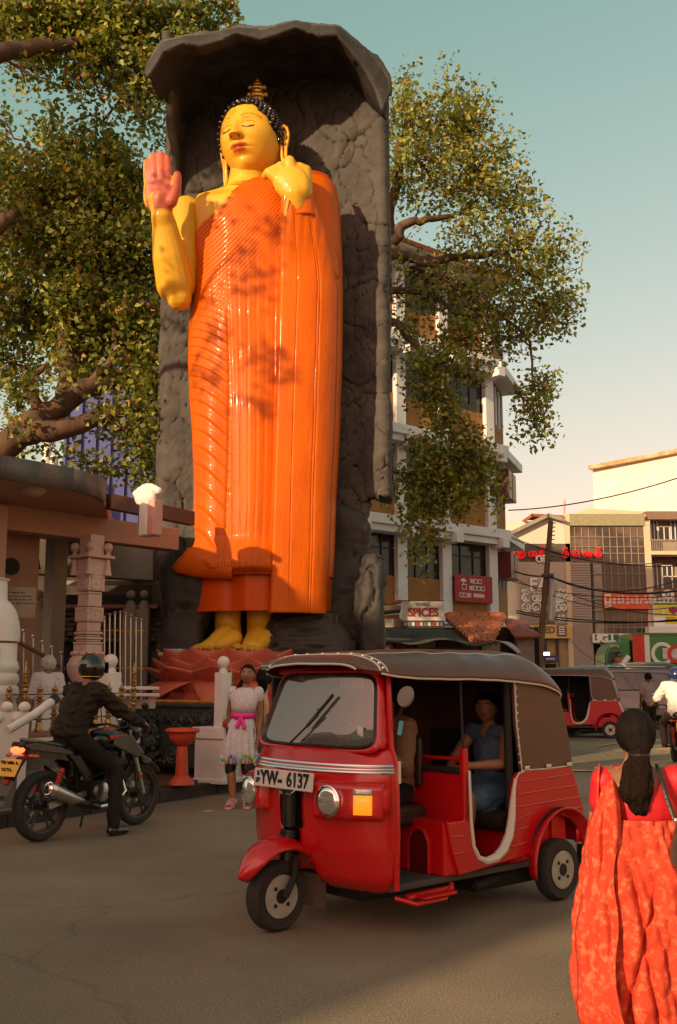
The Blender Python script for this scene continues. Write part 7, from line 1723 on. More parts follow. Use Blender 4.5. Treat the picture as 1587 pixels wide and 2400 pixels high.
part('rear_mudguard', m_blackm, lambda b: b.loft([[Vector(p) + Vector((0, y, 0)) for y in (-.07, -.05, .05, .07)] + [Vector(p) + Vector((.012, y, .0)) for y in (.07, -.07)] for p in ((-.22, 0, .82), (-.33, 0, .70), (-.42, 0, .55), (-.50, 0, .42))]), smooth=False)
part('flap', M('flap_grey', (.09, .08, .07), .7), lambda b: b.beam((-.40, 0, .58), (-.52, 0, .37), .17, .012))
pmx = Matrix.Translation((-.40, 0, .70)) @ Matrix.Rotation(R(28), 4, 'Y')
part('number_plate', M('plate_yellow', (.80, .42, .02), .45, var=.05), lambda b: b.box((-.006, -.125, -.085), (.006, .125, .085), 0, pmx), bevel=.006)
for (s, z) in (('SP MP 4', .035), ('5573', -.035)): text(s, .075, pl_, MC, face_mat(pmx @ Vector((-.008, 0, z)), (0, -1, 0), (-.47, 0, .88)), bold=.002, ext=.002, sx=.9)
part('plate_reflector', m_redp, lambda b: b.cbox((-.43, 0, .58), (.02, .06, .035)))
for s_ in (-1, 1): part('indicator', M('amber_unlit', (.45, .12, .01), .2, var=.1), lambda b: [b.tube([(-.24, s_*.08, .80), (-.25, s_*.17, .80)], .008, 6), b.ball((-.25, s_*.19, .80), (.025, .035, .02), 8)], smooth=True)
part('silencer', M('satin_silver', (.45, .43, .4), .3, .8, var=.15), lambda b: b.tube([(.42, -.17, .30), (.28, -.19, .36), (.05, -.20, .44), (-.07, -.20, .49)], [.03, .05, .065, .068], 18), smooth=True)
part('silencer_cap', m_chrome, lambda b: [b.tube([(-.055, -.20, .483), (-.10, -.20, .503)], [.070, .062], 18), b.tube([(-.10, -.20, .503), (-.115, -.20, .51)], [.055, .02], 14)], smooth=True)
part('silencer_mouth', m_black, lambda b: b.ball((-.115, -.20, .51), (.008, .022, .022), 10))
part('heat_shield', m_black, lambda b: b.tube([(.60, -.16, .26), (.40, -.19, .30), (.26, -.20, .345)], [.03, .04, .045], 12), smooth=True)
part('exhaust_pipe', m_chrome, lambda b: b.tube([(.95, -.08, .55), (1.0, -.12, .38), (.85, -.14, .27), (.60, -.15, .26)], .022, 10), smooth=True)
part('engine_block', M('engine_dark', (.03, .028, .026), .4, .5, var=.3), lambda b: [b.cbox((.70, 0, .40), (.34, .24, .22)), b.cbox((.84, 0, .60), (.17, .20, .26), 0, Euler((0, R(20), 0)))] + [b.cbox((.84+.004*k, 0, .50+.03*k), (.21, .24, .010), 0, Euler((0, R(20), 0))) for k in range(7)], bevel=.012)
part('clutch_cover', m_steel, lambda b: b.lathe([(.10, 0), (.09, .03), (.05, .04), (.0, .042)], (.66, -.12, .40), 20, mat=Matrix.Rotation(R(90), 4, 'X')), smooth=True)
part('frame_tube', m_black, lambda b: [b.tube([(1.08, 0, .92), (.95, 0, .45), (.80, 0, .27), (.50, 0, .27), (.45, 0, .45), (.40, 0, .76)], .022, 8), b.tube([(1.08, 0, .92), (.6, 0, .78), (-.1, 0, .80)], .02, 8), b.tube([(.50, 0, .40), (.1, .1, .68)], .016, 8)], smooth=True)
part('front_mudguard', m_blk, lambda b: b.grid(lambda u, v: Vector((1.30 + (RR+.035-.02*abs(v-.5)*2)*math.cos(R(35+115*u)), (v-.5)*.15, RR + (RR+.035-.02*abs(v-.5)*2)*math.sin(R(35+115*u)))), 18, 6), smooth=True, solid=.008)
part('fork_guard', m_sil, lambda b: b.prism([(1.22, .74), (1.40, .66), (1.36, .62), (1.26, .64)], (0, -.12, 0), (1, 0, 0), (0, 0, 1), (0, .24, 0)), bevel=.01)
part('headlamp_fairing', m_blk, lambda b: [b.ball((1.17, 0, .96), (.11, .13, .13), 16), b.ball((1.12, 0, 1.05), (.07, .10, .10), 12)], smooth=True)
part('headlamp', m_lens, lambda b: b.ball((1.24, 0, .94), (.05, .09, .075), 14), smooth=True)
part('handlebar', m_black, lambda b: [b.tube([(.98, -.36, 1.02), (1.03, -.20, 1.04), (1.06, 0, 1.0), (1.03, .20, 1.04), (.98, .36, 1.02)], .013, 8), b.tube([(.98, -.36, 1.02), (.95, -.42, 1.01)], .018, 8), b.tube([(.98, .36, 1.02), (.95, .42, 1.01)], .018, 8)], smooth=True)
for s_ in (-1, 1):
    part('brake_lever', m_steel, lambda b: b.tube([(1.03, s_*.22, 1.03), (1.06, s_*.36, 1.01)], .007, 6))
    part('mirror', m_black, lambda b: [b.tube([(1.02, s_*.26, 1.05), (1.04, s_*.30, 1.20)], .006, 6), b.ball((1.04, s_*.32, 1.23), (.015, .055, .035), 10)], smooth=True)
    part('fork_reflector', M('amber_unlit', ()), lambda b: b.ball((1.22, s_*.13, .52), (.02, .01, .03), 8))
part('instrument', m_chrome, lambda b: b.ball((1.05, 0, 1.08), (.04, .08, .035), 10), smooth=True)
part('side_stand', m_black, lambda b: b.tube([(.46, -.10, .25), (.36, -.16, .10)], .012, 6))
# --- rider (local: bike frame turned so that the figure faces -Y)
def bl_(x, y, z): return (-y*-1 if False else y, -x, z)       # bike x forward -> figure -Y ; bike y left -> figure x
J = dict(head=bl_(.60, 0, 1.60), neck=bl_(.52, 0, 1.42), chest=bl_(.46, 0, 1.25), pelvis=bl_(.32, 0, .96), shL=bl_(.52, .18, 1.37), shR=bl_(.52, -.18, 1.37),
         elL=bl_(.74, .27, 1.16), wrL=bl_(.93, .37, 1.07), haL=bl_(1.0, .37, 1.04), elR=bl_(.74, -.28, 1.18), wrR=bl_(.92, -.38, 1.07), haR=bl_(1.0, -.38, 1.04),
         hipL=bl_(.34, .10, .92), hipR=bl_(.34, -.11, .92), knL=bl_(.74, .22, .74), knR=bl_(.72, -.26, .60), anL=bl_(.52, .20, .40), anR=bl_(.60, -.36, .11), toL=bl_(.66, .20, .36), toR=bl_(.76, -.37, .035))
t, J, FM = person('person', 'motorcyclist in black helmet, jacket and trousers with one foot on the road', tuple(bR), BA + R(90), J, hh=.235, face=False, grip=('L', 'R'))
m_jack = M('black_jacket', (.022, .014, .010), .6, spec=.2, var=.2, bump=.3, bscale=40); m_jean = M('black_trousers', (.018, .015, .013), .8, spec=.15, var=.25, scale=8)
cloth(t, 'jacket', [(J['neck'] + Vector((0, .01, -.03)), J['neck'] + Vector((0, .01, -.07)), .075, .09), (J['shL'], J['shR'], .10, .10), (J['chest'], (.205, .155, .20)), (J['chest'], J['pelvis'] + Vector((0, 0, .05)), .17, .165), (J['pelvis'] + Vector((0, 0, .02)), (.19, .165, .10)), (J['shL'], J['elL'], .085, .07), (J['elL'], J['wrL'], .068, .045), (J['shR'], J['elR'], .085, .07), (J['elR'], J['wrR'], .068, .045)], m_jack, wr=.024, fr=20, voxel=.011)
cloth(t, 'trousers', [(J['pelvis'], (.175, .15, .12)), (J['hipL'], J['knL'], .10, .078), (J['hipR'], J['knR'], .105, .080), (J['knL'], J['anL'], .076, .062), (J['knR'], J['anR'], .078, .062)], m_jean, wr=.010, fr=20)
for e in 'LR': shoe(t, J['an'+e], J['to'+e], m_blk, .048)
b = MB(); b.T = FM; b.ball((0, .05, .18), (1.16, 1.30, 1.20), 28); hm = b.build('helmet', M('helmet_black', (.012, .012, .013), .12, var=0, coat=.8), t, smooth=True, angle=0); del_ = None
b = MB(); b.T = FM; b.grid(lambda u, v: Vector((1.20*math.sin((u-.5)*2.3), -1.30*math.cos((u-.5)*2.3) - .06 - .25*v*(1-v), .62 - .95*v)), 20, 8); b.build('visor', MG('visor_glass', (.55, .42, .38), .08, .2, 1.4), t, smooth=True, solid=.01, angle=0)
b = MB(); b.T = FM; b.tube([(1.12*math.cos(a), .08 + 1.22*math.sin(a), -.62) for a in [PI*.02 + PI*.96*k/14 for k in range(15)]], .05, 6); b.build('helmet_rim', m_gold, t, smooth=True)

# --- woman in the sari
YS2 = 4.6; s0_ = P(1495, 1900, YS2)
SW = thing('person', 'woman in an orange patterned sari and red blouse walking away with a long ponytail', 'person', (s0_.x, YS2, 0), R(0))
def sx_(px, py): return P(px, py, YS2).x - s0_.x
def sz_(py): return P(CX, py, YS2).z
m_sari = M('orange_sari', (.66, .14, .06), .8, col2=(.50, .036, .010), scale=30, contrast=.2, detail=10)
rp_ = [n for n in m_sari.node_tree.nodes if n.type == 'VALTORGB'][0]; rp_.color_ramp.elements[0].position = .50; rp_.color_ramp.elements[1].position = .66
m_blouse = M('red_blouse', (.50, .008, .014), .6, var=.08)
SS = [(1790, 1455, 1560), (1800, 1432, 1585), (1815, 1412, 1606), (1840, 1404, 1614), (1880, 1393, 1620), (1920, 1384, 1620), (2000, 1371, 1625), (2060, 1364, 1640), (2120, 1358, 1655), (2200, 1350, 1662), (2280, 1346, 1665), (2340, 1350, 1665), (2385, 1362, 1655), (2410, 1374, 1650)]
# body (hidden mostly): head, neck, shoulders, arms
J = pose(1.38, head=(.0, -.0, 1.545)); J = {k: Vector(v) + Vector((sx_(1487, 1700)*.9, 0, 0)) for k, v in J.items()}
J['head'] = Vector((sx_(1487, 1712), -.01, sz_(1722))); J['neck'] = Vector((sx_(1490, 1790), .0, sz_(1790)))
J['shL'] = Vector((sx_(1585, 1825), .0, sz_(1828))); J['shR'] = Vector((sx_(1418, 1825), .0, sz_(1830))); J['elL'] = Vector((sx_(1612, 1960), .05, sz_(1950))); J['wrL'] = Vector((sx_(1606, 2060), .14, sz_(2050))); J['haL'] = J['wrL'] + Vector((0, .03, -.08))
J['elR'] = Vector((sx_(1412, 1960), .06, sz_(1960))); J['wrR'] = Vector((sx_(1420, 2060), .14, sz_(2060))); J['haR'] = J['wrR'] + Vector((0, .03, -.08))
b = MB(); HR = Euler((R(4), 0, R(182))).to_matrix().to_4x4(); FM2 = Matrix.Translation(J['head']) @ HR @ Matrix.Scale(.105, 4); b.T = FM2; b.add(hvs, hfs); b.T = None
b.cap(J['head'] + Vector((0, 0, -.05)), J['neck'], .045, .05, 12); b.cap(J['neck'], J['neck'] + Vector((0, 0, -.05)), .055, .08, 12); b.cap(J['shL'], J['shR'], .05, .05, 12); b.ball((sx_(1495, 1900), .0, sz_(1890)), (.15, .09, .17), 16)
for e in 'LR':
    b.cap(J['sh'+e], J['el'+e], .048, .038, 10); b.cap(J['el'+e], J['wr'+e], .036, .024, 10); d = (J['ha'+e]-J['wr'+e]).normalized(); pal = J['wr'+e] + d*.045; b.cap(J['wr'+e], pal, .024, .03, 8)
    for k in range(4): b.cap(pal + Vector((0, .024-.016*k, -.01)), pal + Vector((0, .028-.018*k, -.06-.01*(k in (1, 2)))), .008, .006, 6)
    b.cap(pal + Vector((0, .03, .01)), pal + Vector((0, .055, -.03)), .010, .008, 6)
    x_ = J['neck'].x + (.08 if e == 'L' else -.08); b.cap((x_, 0, sz_(2050)), (x_, -.02, .42), .085, .05, 10); b.cap((x_, -.02, .42), (x_, .05 if e == 'L' else -.05, .07), .048, .03, 10); b.cap((x_, .05 if e == 'L' else -.05, .05), (x_, .17 if e == 'L' else .06, .03), .03, .022, 8)
fobj('body', b, .011, [m_skin], SW, 3)
# hair: cap, tie, bulky ponytail
def hairdisp(p, n): return p + n*(.0025*noise.noise(Vector((p.x*140, p.y*140, p.z*10))) + .003*noise.noise(Vector((p.x*24, p.y*24, p.z*8))))
b = MB(); b.ball(J['head'] + Vector((0, -.005, .012)), (.086, .10, .105), 20); hz = lambda px, py, y: Vector((sx_(px, py), y, sz_(py)))
b.cap(hz(1487, 1745, -.07), hz(1483, 1765, -.10), .055, .038, 12)
fobj('hair', b, .007, [m_hair], SW, 3, disp=hairdisp)
b = MB(); b.cap(hz(1483, 1765, -.10), hz(1478, 1800, -.105), .042, .062, 12); b.cap(hz(1478, 1800, -.105), hz(1475, 1845, -.10), .064, .072, 12); b.cap(hz(1475, 1845, -.10), hz(1482, 1880, -.10), .070, .045, 12); b.cap(hz(1482, 1880, -.10), hz(1494, 1897, -.10), .04, .018, 10)
fobj('ponytail', b, .007, [M('brown_hair', (.016, .008, .005), .7, spec=.1, var=.5, scale=60, bump=.9, bscale=150, stretch=(1, 1, .1))], SW, 2, disp=lambda p, n: p + n*(.006*noise.noise(Vector((p.x*50, p.y*50, p.z*14))) + .006*noise.noise(Vector((p.x*150, p.y*150, p.z*30))) + .004*noise.noise(Vector((p.x*90, p.y*90, p.z*90)))))
b = MB(); b.tube([hz(1483, 1766, -.10) + Vector((.042*math.cos(a), .04*math.sin(a), 0)) for a in [2*PI*k/14 for k in range(15)]], .008, 6); b.build('hair_tie', m_black, SW)
# blouse
b = MB(); b.ball((sx_(1505, 1890), -.005, sz_(1885)), (.165, .11, .16), 20); b.cap(J['shL'] + Vector((.0, 0, 0)), J['shL'].lerp(J['elL'], .5), .068, .060, 14); b.cap(J['shL'], J['shR'], .058, .058, 12); b.cap(J['shR'], J['shR'].lerp(J['elR'], .4), .064, .058, 12)
def blm(c, n):
    return 1 if ((c.x - sx_(1478, 1800))**2/(.105**2) + (c.z - sz_(1805))**2/(.085**2)) < 1 else 0
fobj('blouse', b, .008, [m_blouse, m_skin], SW, 4, matfn=blm, disp=lambda p, n: p + n*.004*noise.noise(p*14))
# sari skirt and drape
def sari_pt(a, py, off=0.0, cover=1.0):
    L, Rr = interp(SS, py); cx = (L+Rr)/2; hw = (Rr-L)/2; k = mpp(py, YS2); v = (py-1900)/500.
    ca, sa = math.cos(a), math.sin(a); px = cx + hw*ca; x = sx_(px, py); W = hw*k; dep = W*.62
    f = .0; aa = a*1.0
    # folds: diagonal gathers sweeping from left hip to right foot, vertical pleats at the left
    g = noise.noise(Vector((aa*2.2 + v*1.6, v*1.2, 2.0)))
    f += .013*math.sin(aa*9 + v*7 + 2.5*g)*sm(-.1, .5, v) + .006*math.sin(aa*17 - v*9 + 3*g)*sm(0, .6, v) + .004*math.sin(aa*31 + v*26 + 5*g) + .003*math.sin(aa*12 - v*50 + 6*g)
    f -= .05*g2((ca*1.0 + .02) - (-.18 + .55*(v-.45)), .05)*sm(.12, .4, v) + .04*g2(ca - (.05 - .8*(v-.35)), .04)*sm(.25, .5, v) + .035*g2(ca + .62 - .3*v, .035)*sm(.5, .8, v)
    f += .03*g2(ca-.35, .25)*g2(v-.32, .16)
    return Vector((x, -dep*sa, sz_(py))) + Vector((ca, -sa, 0))*(f + off)
def top_sari(a): 
    return 1918 + 8*math.sin(a*3)
b = MB(); b.grid(lambda u, v: sari_pt(2*PI*u, 1905 + (2410-1905)*v + (10*math.sin(2*PI*u) if v < .02 else 0)), 200, 150, wrap=True)
b.build('sari_skirt', m_sari, SW, smooth=True, fixn=False, angle=0, solid=.006)
def drape(u, v):
    py = 1796 + (2385-1796)*v; L, Rr = interp(SS, py); wv_ = interp([(0, 30), (.06, 34), (.2, 48), (.5, 62), (.8, 75), (1, 70)], v)[0]
    px = L - 4 + (wv_)*u; k = mpp(py, YS2); s = math.sin(PI*min(1, u*1.1+.0)*.9)
    p = Vector((sx_(px, py), -.05 - .10*math.sqrt(max(0, u))*sm(0, .15, v) - .07*sm(.2, 1, v)*u, sz_(py)))
    p.y += .010*math.sin(u*13 + v*5) + .008*math.sin(u*9 - v*11); p.x += .010*math.sin(v*17 + u*4)
    if v < .08: p.y += .05*(1-v/.08)
    return p
b = MB(); b.grid(drape, 40, 140); b.build('sari_drape', m_sari, SW, smooth=True, fixn=False, angle=0, solid=.008)
b = MB(); b.grid(lambda u, v: Vector((sx_(1396 - 8*v + 20*u, 1800 + 60*v), -.06 + .12*u - .0*v, sz_(1797 + 120*v - 8*math.sin(u*PI)))), 10, 14); b.build('sari_shoulder', m_sari, SW, smooth=True, solid=.008, fixn=False)
for e, yy in (('L', .10), ('R', -.02)): b = MB(); x_ = J['neck'].x + (.08 if e == 'L' else -.08); b.beam((x_, yy-.08, .012), (x_, yy+.15, .012), .08, .022); b.build('slipper', m_leather, SW, bevel=.008)
# hand bag on two straps
HB = thing('handbag', 'dark brown leather handbag hanging on long straps at the sari woman\'s right side', 'handbag', (s0_.x, YS2, 0))
hb = lambda px, py, y: Vector((sx_(px, py), y, sz_(py)))
b = MB(); rings = []
for k in range(12):
    t_ = k/11; py = 1908 + 108*t_; w_ = interp([(0, .045), (.12, .062), (.5, .080), (.85, .085), (1, .06)], t_)[0]; c = hb(1583, py, -.20)
    rings.append([c + Vector((w_*math.cos(a)*(1+.04*math.sin(5*a)), .055*interp([(0, .5), (.5, 1), (1, .8)], t_)[0]*math.sin(a), 0)) for a in [2*PI*j/28 for j in range(28)]])
b.loft(rings); b.build('pouch', M('bag_leather', (.05, .038, .03), .25, var=.35, scale=6, bump=.4, bscale=25, coat=.2), HB, smooth=True, angle=50)
for (p_, nm) in (([hb(1533, 1790, -.04), hb(1530, 1798, -.085), hb(1536, 1850, -.14), hb(1550, 1912, -.19)], 'strap'), ([hb(1590, 1795, -.04), hb(1592, 1830, -.09), hb(1596, 1905, -.19)], 'strap')):
    b = MB(); b.tube(p_, .010, 8, flat=.5); b.build(nm, m_leather, HB, smooth=True)
b = MB(); b.ball(hb(1548, 1908, -.20), .012, 8); b.build('buckle', m_chrome, HB)

# --- taxi driver and passenger, posed in the taxi's frame (figure -Y = taxi +x)
tx = lambda x, y, z: (y, -x, z)
TL, TA = (1.112, 7.853, 0), R(221.8) + R(90)
J = dict(head=tx(1.16, .10, 1.36), neck=tx(1.14, .10, 1.23), chest=tx(1.12, .10, 1.06), pelvis=tx(1.12, .10, .78), shL=tx(1.15, .28, 1.18), shR=tx(1.15, -.08, 1.18), elL=tx(1.28, .38, .95), wrL=tx(1.43, .42, 1.0), haL=tx(1.5, .40, 1.0),
         elR=tx(1.28, -.2, .95), wrR=tx(1.43, -.36, 1.0), haR=tx(1.5, -.36, 1.0), hipL=tx(1.14, .2, .76), hipR=tx(1.14, .0, .76), knL=tx(1.46, .25, .70), knR=tx(1.46, -.05, .70), anL=tx(1.46, .26, .36), anR=tx(1.46, -.05, .36), toL=tx(1.58, .26, .31), toR=tx(1.58, -.05, .31))
t, J, FM = person('person', 'taxi driver in a brown shirt sitting at the handlebar of the red three wheeler', TL, TA, J, hh=.21, grip=('L', 'R'), skin=m_skind)
hairpiece(t, FM); m_brn = M('brown_shirt', (.16, .075, .04), .7, var=.1)
cloth(t, 'shirt', [(J['shL'], J['shR'], .085, .085), (J['chest'], (.19, .14, .18)), (J['chest'], J['pelvis'], .16, .17), (J['shL'], J['elL'], .078, .07), (J['shR'], J['elR'], .078, .07), (J['elL'], J['elL'].lerp(J['wrL'], .6), .066, .05)], m_brn, wr=.008)
cloth(t, 'trousers', [(J['pelvis'], (.18, .15, .12)), (J['hipL'], J['knL'], .10, .08), (J['hipR'], J['knR'], .10, .08), (J['knL'], J['anL'], .075, .065), (J['knR'], J['anR'], .075, .065)], m_jean, wr=.006)
J = dict(head=tx(.26, .22, 1.30), neck=tx(.22, .22, 1.17), chest=tx(.20, .22, 1.0), pelvis=tx(.18, .22, .74), shL=tx(.24, .38, 1.12), shR=tx(.24, .07, 1.12), elL=tx(.42, .50, .93), wrL=tx(.70, .46, .93), haL=tx(.85, .42, .93),
         elR=tx(.36, -.02, .92), wrR=tx(.55, .10, .84), haR=tx(.65, .12, .82), hipL=tx(.20, .31, .72), hipR=tx(.20, .13, .72), knL=tx(.60, .34, .70), knR=tx(.60, .12, .70), anL=tx(.66, .34, .36), anR=tx(.66, .12, .36), toL=tx(.80, .34, .31), toR=tx(.80, .12, .31))
t, J, FM = person('person', 'young woman in a blue dress sitting in the back of the red three wheeler', TL, TA, J, hh=.215, hrot=(0, 0, 25), skin=m_skin)
hairpiece(t, FM, extra=[([(.3, .5, .3), (.6, .6, -.6), (.7, .5, -1.6), (.6, .4, -2.4)], [.5, .5, .4, .15])]); m_bdr = M('blue_dress', (.07, .13, .20), .75, col2=(.035, .07, .12), scale=14)
cloth(t, 'dress', [(J['shL'], J['shR'], .062, .062), (J['chest'], (.16, .125, .17)), (J['chest'], J['pelvis'], .13, .15), (J['pelvis'], (.18, .16, .12)), (J['hipL'], J['hipL'].lerp(J['knL'], .8), .115, .11), (J['hipR'], J['hipR'].lerp(J['knR'], .8), .115, .11), (J['hipL'].lerp(J['knL'], .6), J['hipL'].lerp(J['knL'], .6) + Vector((.03, 0, -.12)), .09, .07)], m_bdr, wr=.010)
b = MB(); b.tube([Vector(J['pelvis']) + Vector((.145*math.cos(a), .12*math.sin(a), .12)) for a in [2*PI*k/16 for k in range(17)]], .018, 6); b.build('belt', m_black, t, smooth=True)
# ------------------------------------------------------------------ traffic and people further down the street
def G2(px, py): return G(px, py)
q = G2(1432, 1731); T2 = copy_tree(TK); hd2 = R(163); k2 = 1.07
fw = Vector((math.cos(hd2), math.sin(hd2), 0)); lf = Vector((-fw.y, fw.x, 0)); T2.location = q - lf*.60*k2; T2.rotation_euler = (0, 0, hd2); T2.scale = (k2, k2, k2)
T2['label'] = 'second red three wheeler with brown soft top standing further down the street'; T2['category'] = 'three wheeler'; T2['kind'] = 'thing'
def car(name, label, cat, loc, rz, L, W, Hh, prof, glass, col, wr=.36, wheels=(.8, -.8), roofrack=False):
    t = thing(name, label, cat, loc, rz); b = MB()
    rings = []
    for (y, k, dz) in ((-W/2, .96, 0), (-W/2*.97, 1, 0), (W/2*.97, 1, 0), (W/2, .96, 0)):
        pass
    n = len(prof)
    def ring(y, ins):
        out = []
        for (x, z) in prof:
            ins2 = max(0, (z - Hh*.55))*ins; out.append(Vector((x, y*(1 - ins2/ W), z)))
        return out
    b.loft([ring(-W/2, .5), ring(W/2, .5)]); b.build('body', col, t, bevel=.05, bseg=3)
    for s_ in (-1, 1):
        for g in glass:
            bb = MB(); bb.prism(g, (0, 0, 0), (1, 0, 0), (0, 0, 1), (0, .02, 0)); o = bb.build('side_window', m_cglass, t, bevel=.01)
            for v in o.data.vertices: v.co.y = s_*(W/2*(1 - max(0, v.co.z - Hh*.55)*.5/W) + .012) + (v.co.y - .01)
            bb = MB(); pts = [Vector((x, s_*(W/2*(1 - max(0, z - Hh*.55)*.5/W) + .02), z)) for x, z in g]; bb.tube(pts + [pts[0]], .012, 5); bb.build('window_seal', m_black, o)
        for x in wheels:
            ax = Matrix.Rotation(R(90), 4, 'X'); bb = MB(); c = Vector((x, s_*(W/2-.06), wr))
            bb.lathe([(wr*.6, -.11), (wr*.93, -.11), (wr, -.07), (wr, .07), (wr*.93, .11), (wr*.6, .11)], c, 28, mat=ax); w_ = bb.build('wheel', m_rubber, t, smooth=True, angle=50)
            bb = MB(); bb.lathe([(wr*.62, -.118), (wr*.5, -.10), (.05, -.11), (.05, .11), (wr*.5, .10), (wr*.62, .118)], c, 24, mat=ax); bb.build('rim', m_rim, w_, smooth=True)
            bb = MB(); bb.lathe([(wr*1.18, -.02), (wr*1.18, .02)], c + Vector((0, s_*.05, .02)), 28, mat=ax); bb.build('wheel_arch', m_black, t)
    return t
m_cglass = M('car_glass', (.10, .10, .10), .08, .2, var=.3, scale=1.5)
m_grey = M('grey_car_paint', (.13, .125, .135), .25, .3, var=.05, coat=.5)
qs = G2(1540, 1712)
suv = car('off_road_car', 'dark grey boxy off road car parked behind the man in the grey shirt', 'car', (qs.x - .1, qs.y + 1.3, 0), R(172), 4.4, 1.75, 1.85,
    [(-2.15, .45), (-2.2, 1.05), (-1.3, 1.15), (-.75, 1.80), (1.9, 1.85), (2.15, 1.15), (2.2, .45), (1.75, .42), (1.6, .6), (1.2, .6), (1.0, .40), (-1.0, .40), (-1.2, .6), (-1.65, .6), (-1.8, .42)],
    [[(-1.15, 1.18), (-.72, 1.68), (-.2, 1.70), (-.2, 1.18)], [(-.1, 1.18), (-.1, 1.70), (.85, 1.72), (.85, 1.18)], [(.95, 1.18), (.95, 1.72), (1.75, 1.72), (1.92, 1.2)]], m_grey, .38, (1.4, -1.42))
for s_ in (-1, 1): b = MB(); b.tube([(-.7, s_*.70, 1.87), (1.9, s_*.70, 1.90)], .02, 6); b.build('roof_rail', m_chrome, suv)
b = MB(); b.box((2.15, -.85, .5), (2.28, .85, .7)); b.build('bumper', m_blackm, suv, bevel=.03)
# third three wheeler roof behind the car
T3 = copy_tree(TK); T3.location = (qs.x + 1.9, qs.y + 4.6, 0); T3.rotation_euler = (0, 0, R(190)); T3.scale = (1.15, 1.15, 1.22); T3['label'] = 'three wheeler whose brown roof shows above the dark grey car'
# green delivery lorry
qt = P(1420, 1560, 47); gx = lambda px: P(px, 1500, 47).x - P(1420, 1500, 47).x
gz = lambda py: P(CX, py, 47).z
lorry = thing('green_lorry', 'green delivery lorry with red and white striped box and large white drinks emblem', 'lorry', (P(1420, 1500, 47).x, 47, 0), R(0))
m_green = M('lorry_green', (.01, .19, .035), .3, var=.1, coat=.4)
b = MB(); b.box((gx(1484), .1, .9), (gx(1700), 2.3, gz(1484))); b.build('cargo_box', m_green, lorry, bevel=.03)
b = MB(); b.box((gx(1483), .06, .9), (gx(1510), .10, gz(1486))); b.build('red_stripe', M('lorry_red', (.62, .02, .01), .35), lorry)
b = MB(); b.box((gx(1511), .05, .9), (gx(1523), .10, gz(1486))); b.build('white_stripe', m_let, lorry)
b = MB(); b.box((gx(1483), .02, gz(1487)), (gx(1700), .12, gz(1483))); b.build('top_rail', m_green, lorry)
b = MB(); b.prism([(gx(1418), 1.0), (gx(1482), 1.0), (gx(1482), gz(1498)), (gx(1450), gz(1503)), (gx(1428), gz(1516)), (gx(1420), gz(1535))], (0, .25, 0), (1, 0, 0), (0, 0, 1), (0, 1.9, 0)); b.build('cab', m_green, lorry, bevel=.08, bseg=3)
b = MB(); b.prism([(gx(1426), gz(1550)), (gx(1460), gz(1550)), (gx(1460), gz(1527)), (gx(1430), gz(1527))], (0, .2, 0), (1, 0, 0), (0, 0, 1), (0, .08, 0)); b.build('cab_window', m_cglass, lorry, bevel=.01)
b = MB(); b.box((gx(1434), .18, gz(1517)), (gx(1452), .26, gz(1512))); b.build('name_strip', m_let, lorry); b = MB(); b.box((gx(1436), .15, gz(1516)), (gx(1450), .18, gz(1513))); b.build('name_mark', M('lorry_red', ()), lorry)
b = MB(); b.lathe([(.36, 0), (.44, .01), (.52, 0)], (gx(1552), .05, gz(1532)), 28, mat=Matrix.Rotation(R(90), 4, 'X'), cap=False); b.build('ring_emblem', m_let, lorry, solid=.02)
b = MB(); b.box((gx(1552), .02, gz(1535)), (gx(1562), .06, gz(1533))); b.box((gx(1550), .01, gz(1539)), (gx(1600), .05, gz(1537))); b.build('emblem_bar', m_let, lorry)
b = MB(); b.box((gx(1552), .03, gz(1545)), (gx(1700), .08, gz(1519))); b.build('grey_panel', M('panel_grey', (.5, .5, .5), .4), lorry)
text('C', 1.15, M('lorry_red', ()), lorry, face_mat((gx(1582), .015, gz(1535)), (1, 0, 0)), bold=.03, ext=.01)
for x in (gx(1440), gx(1570), gx(1650)):
    b = MB(); b.lathe([(.5, -.14), (.5, .14)], (x, .3, .5), 24, mat=Matrix.Rotation(R(90), 4, 'X')); b.build('wheel', m_rubber, lorry, smooth=True, angle=40)
# white van
vn = G2(1402, 1640); m_wcar = M('white_car_paint', (.72, .70, .66), .3, var=.03, coat=.4)
van = car('white_car', 'white pick up with a bright roof showing above the second three wheeler', 'car', (P(1402, 1550, 38).x, 38, 0), R(175), 4.0, 1.6, 1.9, [(-2.0, .45), (-2.0, 1.05), (-1.35, 1.25), (-.85, 1.95), (.55, 1.95), (.75, 1.25), (1.9, 1.2), (2.0, .45)],
    [[(-1.2, 1.28), (-.80, 1.82), (-.2, 1.84), (-.2, 1.28)], [(-.08, 1.28), (-.08, 1.84), (.48, 1.84), (.62, 1.28)]], m_wcar, .34, (1.25, -1.25))
b = MB(); b.tube([(-.9, -.7, 1.9), (-1.25, -.78, 2.35)], .10, 8); b.build('open_hatch', m_wcar, van, smooth=True)
sc2 = car('small_car', 'pale small car half hidden behind the kiosk', 'car', (P(1325, 1550, 40).x, 40, 0), R(180), 3.6, 1.5, 1.42, [(-1.8, .4), (-1.8, .85), (-1.1, .95), (-.6, 1.42), (.8, 1.42), (1.3, .95), (1.8, .9), (1.8, .4)], [[(-1.0, .98), (-.58, 1.33), (0, 1.33), (0, .98)], [(.08, .98), (.08, 1.33), (.75, 1.33), (1.1, .98)]], M('pale_car', (.4, .36, .34), .3, coat=.3), .3, (1.15, -1.15))
